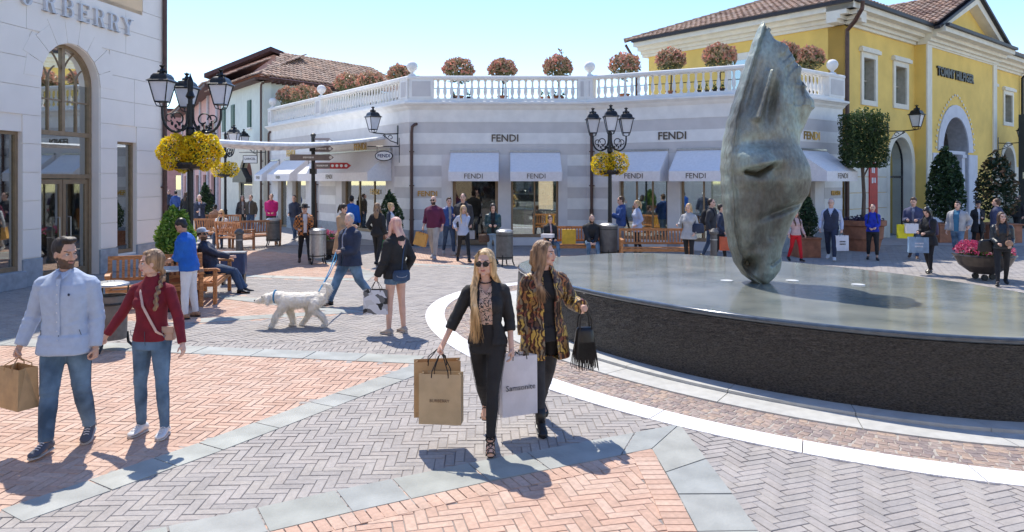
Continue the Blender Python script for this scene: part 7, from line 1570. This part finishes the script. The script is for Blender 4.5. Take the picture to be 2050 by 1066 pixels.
person("whitewoman", "fair woman in a dark vest over white behind the pink-haired woman", 783, fyd(20.6), 1.64, 120, 'f', 'l', 1.0, walk(10), (None, None), head=(0, 5), top=T_(WHT, hem=.88, e=.016), jacket=T_(NAVY, hem=.92, e=.032, sleeve=0), bottom=T_(BLK), hair=('bun', HL), seed=15)
person("fuchsia", "man in a fuchsia hoodie standing behind the dark bin", 543, fyd(29.6), 1.76, 12, 'm', 'l', 1.05, ((0, 2, 3), (0, 2, 3)), ((.1, .2, 1.0), (.1, .2, 1.0)), (.8, .8), top=T_(FUCH, hem=.86, e=.035, hood=1), bottom=T_(BLK, e=.014), hair=('short', HB), seed=16)
person("navywalk", "man in a navy jumper and jeans walking past the boutique's far windows", 589, 482, 1.72, -20, 'm', 'l', 1.0, walk(14), (None, (.1, .2, 1.02)), head=(15, 0), top=T_(NAVY, hem=.88, e=.03), bottom=T_(DEN2, e=.012), shoes=('trainer', GRY), hair=('short', HD_), seed=17)
person("couplea", "brown-haired woman in a dark jacket in the far pair by the arched door", 485, fyd(32.5), 1.63, 30, 'f', 'l', 1.0, ((0, 2, 3), (0, 2, 3)), ((.1, .25, 1.1), None), jacket=T_(CHAR, hem=.8, open=(.04, .04)), top=T_(KHAKI, hem=.85), bottom=T_(BLK), hair=('wavy', HB), seed=18)
person("coupleb", "man in a dark olive jacket in the far pair by the arched door", 502, fyd(32.0), 1.66, -10, 'm', 'l', 1.0, ((0, 2, 3), (0, 2, 3)), (None, None), jacket=T_(cloth("olive_cloth", (.07, .06, .045)), hem=.85, open=(.02, .03)), top=T_(GRY, hem=.9), bottom=T_(DEN2), hair=('short', HB), seed=19)
sit = ((85, 80, 6), (85, 80, 4)); G_ = "people resting on the benches"
person("seatwhite", "seated woman in sunglasses and a white jacket beside the brown benches", 443, 0, 1.66, 5, 'f', 'l', 1.0, sit, ((.08, .3, 1.0), (.08, .3, 1.0)), (.8, .8), head=(-8, 15), seat=.43, pos=tuple(at(443, 25.2))[:2], top=T_(BLK, hem=.9), jacket=T_(WHT, hem=.86, e=.03, open=(.05, .05)), bottom=T_(DEN2), hair=('wavy', HL), glasses=1, seed=20, lab_group=G_)
person("darksuit", "grey-haired man in a dark suit, hand to chin, behind the nearest lamp post", 399, fyd(28.5), 1.74, 25, 'm', 'l', 1.08, ((0, 2, 3), (0, 2, 3)), ((.06, .22, 1.42), (.1, .2, 1.1)), jacket=T_(NAVY, hem=.82, open=(.02, .04)), top=T_(LBL, hem=.9), bottom=T_(NAVY), hair=('grey', HG), seed=21)
person("tanseat", "person in a tan coat sitting with back turned beside the green cone bush", 431, 0, 1.7, 205, 'f', 'l', 1.1, sit, (None, None), seat=.45, pos=tuple(at(431, 29.6))[:2], jacket=T_(TAN, hem=.86, e=.03), bottom=T_(BLK), hair=('bun', HK), seed=22, lab_group=G_)
for i, (px, d, lab, mm, sx, hr, fc) in enumerate(((352, 40, "distant walker in dark blue in the side street, left of the lamp post", BLUJ, 'm', ('short', HK), 180), (372, 36, "distant walker in black immediately left of the lamp post", BLK, 'f', ('long', HB), 175), (338, 44, "distant walker in navy close to the left shop's corner", NAVY, 'm', ('short', HD_), 10), (421, 46, "distant figure in black by the side street's pink wall", BLK, 'm', ('short', HK), 0))):
    person("far%d" % i, lab, px, fyd(d), 1.72, fc, sx, 'l', 1.0, walk(14), jacket=T_(mm, hem=.84), bottom=T_(BLK), hair=hr, seed=30 + i)
q_ = person("plum", "bald man in a plum sweater and pale trousers carrying an orange bag", 868, 519, 1.84, -15, 'm', 'l', 1.08, walk(16), ((.28, .05, .88), (.30, .02, .88)), (.5, 1.0), top=T_(PURP, hem=.86, e=.026, sleeve=.8), bottom=T_(KHAKI, e=.016), shoes=('trainer', GRY), hair=('bald', HB), beard=HD_, glasses=1, seed=31)
carrier("plum", 1, .36, .38, .16, OPAP, "orange paper bag with a white top in the bald man's hand", R(-15), .1, swing=.25)
person("youngblue", "young man in a blue and grey jacket between the plum sweater and the white blouse", 899, 511, 1.75, 20, 'm', 'l', .95, walk(12), ((.1, .25, 1.2), None), jacket=T_(BLUJ, hem=.88, open=(.03, .05)), top=T_(GRY, hem=.9), bottom=T_(DEN2), shoes=('trainer', KHAKI), hair=('quiff', HB), seed=32)
q_ = person("tallblazer", "tall man in a charcoal blazer coming out of the boutique's dark doorway", 927, fyd(22.4), 1.88, -5, 'm', 'l', 1.05, walkr(12), ((.24, .05, .86), None), (1, .4), jacket=T_(CHAR, hem=.80, open=(.03, .05)), top=T_(BLK, hem=.9), bottom=T_(GRY, e=.014), hair=('short', HD_), seed=33)
carrier("tallblazer", 0, .26, .26, .12, GRY, "grey carrier bag in the hand of the man in the charcoal blazer", R(10), .1)
person("blouse", "fair woman in a pale blouse and black trousers striding in front of the doorway", 928, 525, 1.63, 15, 'f', 'l', 1.0, walk(24), ((.10, .12, 1.42), (.24, -.02, 1.05)), (.6, .5), head=(15, 12), top=T_(LBL, hem=.84, e=.022), bottom=T_(BLK, e=.008), shoes=('boot', SHB), hair=('wavy', HL), seed=34)
q_ = person("greenjacket", "dark-haired woman in a bottle green jacket and pale jeans by the brown bin", 987, 528, 1.66, 0, 'f', 'l', 1.08, ((5, 4, 2), (-5, 6, 2)), ((.10, .24, 1.12), (.10, .2, 1.12)), (.7, .7), head=(8, 22), top=T_(BLK, hem=.88, e=.02), jacket=T_(GRNJ, hem=.88, e=.034, open=(.05, .06)), bottom=T_(LDEN, e=.012), hair=('bob', HD_), seed=35)
wr = q_['TM'] @ q_['up'](-.26, -.1, .78); t = thing("handbag", "brown quilted handbag on the arm of the woman in bottle green", "handbag", wr, 0); m = MB(); m.loft([ring(Vector((0, 0, z_)), Vector((1, 0, 0)), Vector((0, 1, 0)), w_, .07, 12, .6) for z_, w_ in ((-.14, .13), (-.1, .16), (.04, .14), (.06, .12))]); m.build("bag_body", SHN, t, True); m = MB(); m.tube([(-.09, 0, .05), (-.05, 0, .17), (.05, 0, .17), (.09, 0, .05)], .008, 5); m.build("handle", SHN, t)
person("pinkscarf", "seated woman in black with a pink scarf holding a white box", 1101, 0, 1.64, 12, 'f', 'l', 1.0, sit, ((.1, .3, 1.02), (.1, .3, 1.02)), (.8, .8), head=(5, 12), seat=.42, pos=(at(1101, 21.55).x, 21.45), top=T_(PALE, hem=.95, e=.02), jacket=T_(BLK, hem=.88, e=.03, open=(.05, .03)), bottom=T_(DEN), hair=('bun', HB), seed=36, lab_group=G_)
t = thing("parcel", "flat white box in the lap of the woman with the pink scarf", "box", (at(1096, 21.1).x, 21.0, .66), R(-20)); m = MB(); m.box(-.17, .17, -.11, .11, 0, .09); m.build("box_body", WPAP, t); m = MB(); m.box(-.175, .175, -.115, .115, .06, .10); m.build("lid", WPAP, t)
person("benchman", "bearded man in a black jumper sitting with clasped hands near the bin", 1184, 0, 1.76, 0, 'm', 'l', 1.12, sit, ((.06, .42, 1.0), (.06, .42, 1.0)), (.9, .9), head=(0, 8), seat=.42, lean=14, pos=(at(1184, 21.3).x, 21.35), top=T_(BLK, hem=.88, e=.03, neck=0), bottom=T_(DEN), hair=('buzz', HD_), beard=HD_, glasses=2, seed=37, lab_group=G_)
t = thing("shopping_bag", "yellow bag standing on the bench between the two seated people", "shopping bag", (at(1140, 21.2).x, 21.45, .44), 0); m = MB(); m.loft([[(-.2, -.08, 0), (.2, -.08, 0), (.2, .08, 0), (-.2, .08, 0)], [(-.2, -.05, .42), (.2, -.05, .42), (.2, .05, .42), (-.2, .05, .42)]]); m.build("paper_body", cloth("amber_paper", (.70, .42, .03), .6), t); m = MB(); m.tube([(-.08, -.06, .4), (-.07, -.06, .52), (.07, -.06, .52), (.08, -.06, .4)], .007, 5); m.build("handle", BLK, t)
q_ = person("bluebackpack", "man in a blue jacket facing left beside the boutique lamp post", 1243, fyd(23.0), 1.78, -80, 'm', 'l', 1.0, walk(14), ((.1, .32, 1.22), (.1, .3, 1.18)), (.7, .7), head=(0, 15), jacket=T_(BLUJ, hem=.84, e=.034, hood=1), bottom=T_(GRY, e=.012), hair=('short', HB), seed=38)
person("whiteshirt", "woman with a long fair ponytail in a white shirt behind the pool bench", 1275, fyd(22.6), 1.66, -75, 'f', 'l', 1.0, walk(10), ((.2, .12, .95), None), head=(0, 10), top=T_(LBL, hem=.72, e=.026, flare=.06), bottom=T_(BLK), hair=('pony', HL), seed=39)
q_ = person("greysweater", "woman in a grey sweater with a navy shoulder bag in front of the pool bench", 1379, fyd(19.6), 1.66, -32, 'f', 'l', 1.04, walk(10), ((.2, .10, .92), (.26, .22, 1.14)), (.5, .2), head=(-5, 8), top=T_(cloth("light_grey_knit", (.45, .45, .45), .9), hem=.74, e=.03), bottom=T_(BLK), hair=('bob', HL), seed=40)
u = q_['up']; t = thing("handbag", "navy shoulder bag of the woman in the grey sweater", "handbag", q_['TM'] @ u(.24, .06, 1.08), R(30)); m = MB(); m.loft([ring(Vector((0, 0, z_)), Vector((1, 0, 0)), Vector((0, 1, 0)), w_, .09, 12, .6) for z_, w_ in ((-.16, .15), (-.12, .19), (.06, .17), (.1, .12))]); m.build("bag_body", NAVY, t, True); m = MB(); m.tube([(-.12, 0, .08), (-.04, 0, .32), (.02, 0, .34), (.12, 0, .08)], .012, 5); m.build("handle", NAVY, t)
q_ = person("packman", "man with a black backpack and short hair left of the horse head, turned away", 1424, fyd(21.2), 1.74, 60, 'm', 'l', 1.0, walk(10), jacket=T_(CHAR, hem=.84), bottom=T_(DEN2), hair=('short', HD_), seed=41); backpack(q_, BLK, "black backpack on the man turned away left of the horse head")
q_ = person("redbagwoman", "dark-haired person in dark blue carrying a red bag beside the horse head", 1443, fyd(20.4), 1.62, 75, 'f', 'l', 1.0, walk(12), ((.12, .3, 1.1), (.22, .1, .92)), (.7, .9), jacket=T_(NAVY, hem=.84, e=.03), bottom=T_(BLK), hair=('short', HD_), seed=42)
carrier("redbagwoman", 1, .34, .38, .12, RPAP, "red-orange shopping bag behind the bollard next to the horse head", 0, .08)
person("redkid", "girl in bright red trousers and a pale pink jumper under the horse's cheek", 1593, 524, 1.46, 10, 'f', 'l', 1.0, walk(14), ((.30, .05, .9), (.30, .05, .9)), head=(-5, 5), top=T_(PALE, hem=.88, e=.026), jacket=T_(cloth("taupe_knit", (.2, .12, .10), .9), hem=.80, e=.03, sleeve=0) if False else None, bottom=T_(RED, e=.012), shoes=('shoe', SHB), hair=('wavy', HB), seed=43)
q_ = person("vestman", "grey-haired man in a navy waistcoat and white trainers carrying a white bag", 1664, 521, 1.81, -30, 'm', 'l', 1.05, walk(24), ((.28, .06, .88), (.28, .1, .9)), (1.0, .4), head=(-10, 3), top=T_(LBL, hem=.9, e=.016), jacket=T_(NAVY, hem=.88, e=.026, sleeve=0, vneck=(.2, .08), name="waistcoat"), bottom=T_(NAVY, e=.014), shoes=('trainer', SHW), hair=('grey', HG), glasses=2, seed=44)
carrier("vestman", 0, .38, .44, .14, WPAP, "white paper bag with small dark print held by the man in the waistcoat", R(5), .08, word="~", ws=.08)
q_ = person("bluesweater", "person in a royal blue sweater and cropped black trousers by the terracotta pot", 1747, 521, 1.62, -25, 'f', 'l', 1.04, ((4, 3, 3), (-5, 8, 3)), ((.08, .22, 1.02), (.08, .22, 1.0)), (.8, .8), top=T_(cloth("cobalt_cloth", (.015, .04, .42), .8), hem=.88, e=.028), bottom=T_(BLK, len=.9, e=.012), shoes=('shoe', SHB), hair=('short', HK), seed=45); backpack(q_, NAVY, "navy backpack on the person in the royal blue sweater")
q_ = person("yellowbag", "man in a navy hoodie reading while carrying yellow and white bags", 1829, 519, 1.80, -35, 'm', 'l', 1.0, walk(18), ((.12, .28, 1.12), (.14, .26, 1.12)), (.9, .9), head=(-5, 15), top=T_(STRIPE, hem=.86, e=.028), jacket=T_(cloth("navy_stripe", (.05, .06, .13), .8), hem=.86, e=.034, open=(.03, .04), hood=1), bottom=T_(DEN2, e=.014), shoes=('trainer', SHN), hair=('quiff', HB), seed=46)
hnd = q_['hand'][1]; carrier("yellowbag", 1, .42, .40, .14, YPAP, "bright yellow shopping bag hanging from the man in the navy hoodie", R(-10), .14, pos=Vector((hnd.x - .05, hnd.y + .08, hnd.z))); carrier("yellowbag", 1, .34, .28, .12, WPAP, "small white shopping bag in front of the yellow bag", R(-5), .10, pos=Vector((hnd.x + .05, hnd.y - .08, hnd.z)))
q_ = person("blackhair", "long black-haired woman bent over her phone with a pale blue bag on her arm", 1859, 549, 1.62, -62, 'f', 'l', 1.02, walk(10), ((.1, .30, 1.10), (.1, .28, 1.12)), (.8, .8), head=(0, 34), lean=6, jacket=T_(BLK, hem=.74, e=.034), bottom=T_(BLK, e=.006), hair=('wavy', HK), seed=47)
wr = q_['wrist'][1]; carrier("blackhair", 1, .44, .38, .16, BPAP, "pale blue shopping bag on the forearm of the black-haired woman", R(-12), .12, pos=wr, word="~", wm=WHT, ws=.08); backpack(q_, cloth("purple_nylon", (.04, .03, .09), .7), "dark purple backpack on the black-haired woman")
person("greyjacket", "man in an open light grey jacket and jeans walking behind the black-haired woman", 1917, 519, 1.68, -45, 'm', 'l', 1.08, walk(16), ((.30, .0, 1.0), None), head=(-10, 0), top=T_(TEAL, hem=.84, e=.02), jacket=T_(cloth("light_grey_jacket", (.42, .42, .43), .8), hem=.86, e=.04, open=(.07, .08)), bottom=T_(DEN, e=.014), shoes=('trainer', SHW), hair=('quiff', HD_), seed=48)
person("hatwoman", "woman in a black coat and dark brimmed hat in the shade on the right", 1958, fyd(24.0), 1.60, -15, 'f', 'l', 1.0, walk(10), ((.08, .2, 1.15), None), top=T_(WHT, hem=.9), jacket=T_(BLK, hem=.62, open=(.02, .04)), bottom=T_(BLK), hair=('hat', HK, BLK), seed=49)
q_ = person("baldnavy", "balding man in a navy jacket with his back half turned on the right", 1995, fyd(22.0), 1.73, -140, 'm', 'l', 1.12, walk(10), (None, (.26, .05, .9)), (.4, 1.0), jacket=T_(cloth("slate_blue_cloth", (.05, .06, .12), .8), hem=.84, e=.036), bottom=T_(KHAKI), hair=('grey', HB), seed=50)
carrier("baldnavy", 1, .34, .32, .1, GRY, "pale grey bag carried by the balding man in navy", R(10), .06)
person("farright", "man in a black suit far off at the right edge of the square", 2036, fyd(30.5), 1.62, -60, 'm', 'l', .95, walk(14), jacket=T_(BLK, hem=.82), bottom=T_(BLK), hair=('short', HK), seed=51)
q_ = person("frontright", "woman in black with wavy brown hair walking past the flower bowl", 2006, 572, 1.63, -28, 'f', 'l', 1.04, walkr(22), ((.14, .24, .98), (.10, .26, 1.02)), (.8, .8), head=(20, 0), top=T_(CHAR, hem=.9, e=.02), jacket=T_(LEATH, hem=.88, e=.034), bottom=T_(BLK, e=.008), shoes=('shoe', SHB), hair=('wavy', HB), lod=1, seed=52)
u = q_['up']; t = thing("handbag", "black shoulder bag of the woman passing the flower bowl", "handbag", q_['TM'] @ u(-.30, .06, .98), R(-25)); m = MB(); m.loft([ring(Vector((0, 0, z_)), Vector((1, 0, 0)), Vector((0, 1, 0)), w_, .08, 12, .6) for z_, w_ in ((-.17, .14), (-.13, .18), (.06, .15), (.1, .1))]); m.build("bag_body", SHB, t, True); m = MB(); m.tube([(-.1, 0, .08), (-.02, 0, .42), (.05, 0, .44), (.1, 0, .08)], .01, 5); m.build("handle", SHB, t)
h_ = q_['hand'][0]; t = thing("purse", "small tan purse held by the woman passing the flower bowl", "purse", (h_.x, h_.y, h_.z + .08), 0); m = MB(); m.ell((0, 0, 0), (.09, .035, .07), n=12); m.build("purse_body", TAN, t, True); m = MB(); m.tube([(-.04, 0, .06), (-.03, 0, .12), (.03, 0, .12), (.04, 0, .06)], .007, 5); m.build("handle", SHN, t)
# ------------------------------------------------------------------ the dog and its lead
dp = gp(600, 655); S_ = .92; dt = thing("dog", "shaggy cream dog walking left on a blue lead", "dog", (dp.x, dp.y, 0), R(4))     # nose towards local -x
m = MB()
m.tube([(.33, 0, .52), (.25, 0, .52), (.1, 0, .51), (-.08, 0, .50), (-.22, 0, .51), (-.32, 0, .55)], [(.10, .10), (.135, .135), (.135, .145), (.145, .16), (.145, .16), (.10, .11)], 14, True)
m.tube([(-.28, 0, .56), (-.38, 0, .58), (-.45, 0, .56)], [.11, .095, .085], 12, True)
m.ell((-.50, 0, .55), (.095, .085, .085), n=14); m.tube([(-.55, 0, .53), (-.62, 0, .505), (-.66, 0, .49)], [.06, .048, .035], 10, True)
for sy in (-1, 1): m.tube([(-.47, sy * .075, .60), (-.475, sy * .10, .54), (-.47, sy * .10, .46)], [(.03, .02), (.045, .02), (.03, .015)], 8, True)
def dleg(x0, pts, r_): m.tube(pts, r_, 10, True)
dleg(0, [(-.22, -.09, .46), (-.27, -.09, .34), (-.36, -.09, .20), (-.38, -.09, .10), (-.43, -.09, .035)], [.075, .062, .048, .042, .04])
dleg(0, [(-.20, .09, .46), (-.18, .09, .30), (-.14, .09, .16), (-.12, .09, .06), (-.16, .09, .03)], [.075, .062, .048, .042, .04])
dleg(0, [(.26, -.09, .48), (.22, -.09, .34), (.36, -.09, .22), (.42, -.09, .09), (.38, -.09, .035)], [.10, .080, .050, .040, .040])
dleg(0, [(.24, .09, .48), (.10, .09, .34), (.12, .09, .22), (.04, .09, .09), (.0, .09, .035)], [.10, .078, .050, .040, .040])
m.tube([(.36, 0, .56), (.43, 0, .62), (.46, 0, .70), (.44, 0, .77), (.38, 0, .80)], [.035, .04, .045, .045, .03], 10, True)
me = remesh(m, .010, 2); V = verts(me); V *= np.array([1, 1.12, .84]); setv(me, V); fold(me, .005, 50, 5, (1, 1, .7)); fold(me, .003, 110, 8, (1, 1, .6))
M_fur = mat("cream_fur", (.84, .77, .64), .95, 0, .06, 14, .3, 90, col2=(.86, .82, .74))
place(me, "body", M_fur, dt); m = MB(); rnd = random.Random(4); V = verts(me); N_ = np.empty(len(V) * 3); me.vertices.foreach_get("normal", N_); N_ = N_.reshape(-1, 3)
for q in rnd.sample(range(len(V)), 9500):
    p_, n_ = Vector(V[q]), Vector(N_[q]); d = (n_ * .5 + Vector((.35, 0, -.75)) + Vector((rnd.gauss(0, .3), rnd.gauss(0, .3), rnd.gauss(0, .3)))).normalized() * rnd.uniform(.025, .055); s2_ = n_.cross(d).normalized() * .0028
    m.add([p_ - s2_, p_ + s2_, p_ + d], [(0, 1, 2)])
fu = m.build("fur", M_fur, dt); fu["kind"] = "stuff"
m = MB(); m.ell((-.685, 0, .42), (.022, .022, .018), n=10); m.build("nose", BLK, dt, True); m = MB()
for sy in (-1, 1): m.ell((-.565, sy * .058, .487), .012, n=8)
m.build("eye", BLK, dt, True); m = MB(); m.tube([(-.38, .115 * math.cos(q), .483 + .098 * math.sin(q)) for q in np.linspace(0, 2 * PI, 15)], .012, 6); m.build("collar", mat("blue_webbing", (.03, .20, .38), .7), dt)
hnd = PEOPLE["dogman"]['hand'][0]; e_ = dt.matrix_basis @ Vector((.30, 0, .64)) if False else Vector((dp.x + .30, dp.y, .56))
m = MB(); pts = [hnd, hnd.lerp(e_, .35) + Vector((0, 0, -.07)), hnd.lerp(e_, .7) + Vector((0, 0, -.05)), e_]; m.tube(pts, .010, 6); m.tube([hnd, hnd + Vector((.01, 0, -.14)), hnd.lerp(e_, .4) + Vector((.0, 0, -.13)), hnd.lerp(e_, .75) + Vector((0, 0, -.06)), e_], .009, 6)
lead = m.build("dog_lead", mat("blue_webbing", (.03, .20, .38), .7)); tag(lead, "light blue lead running from the man's hand to the dog", "dog lead")
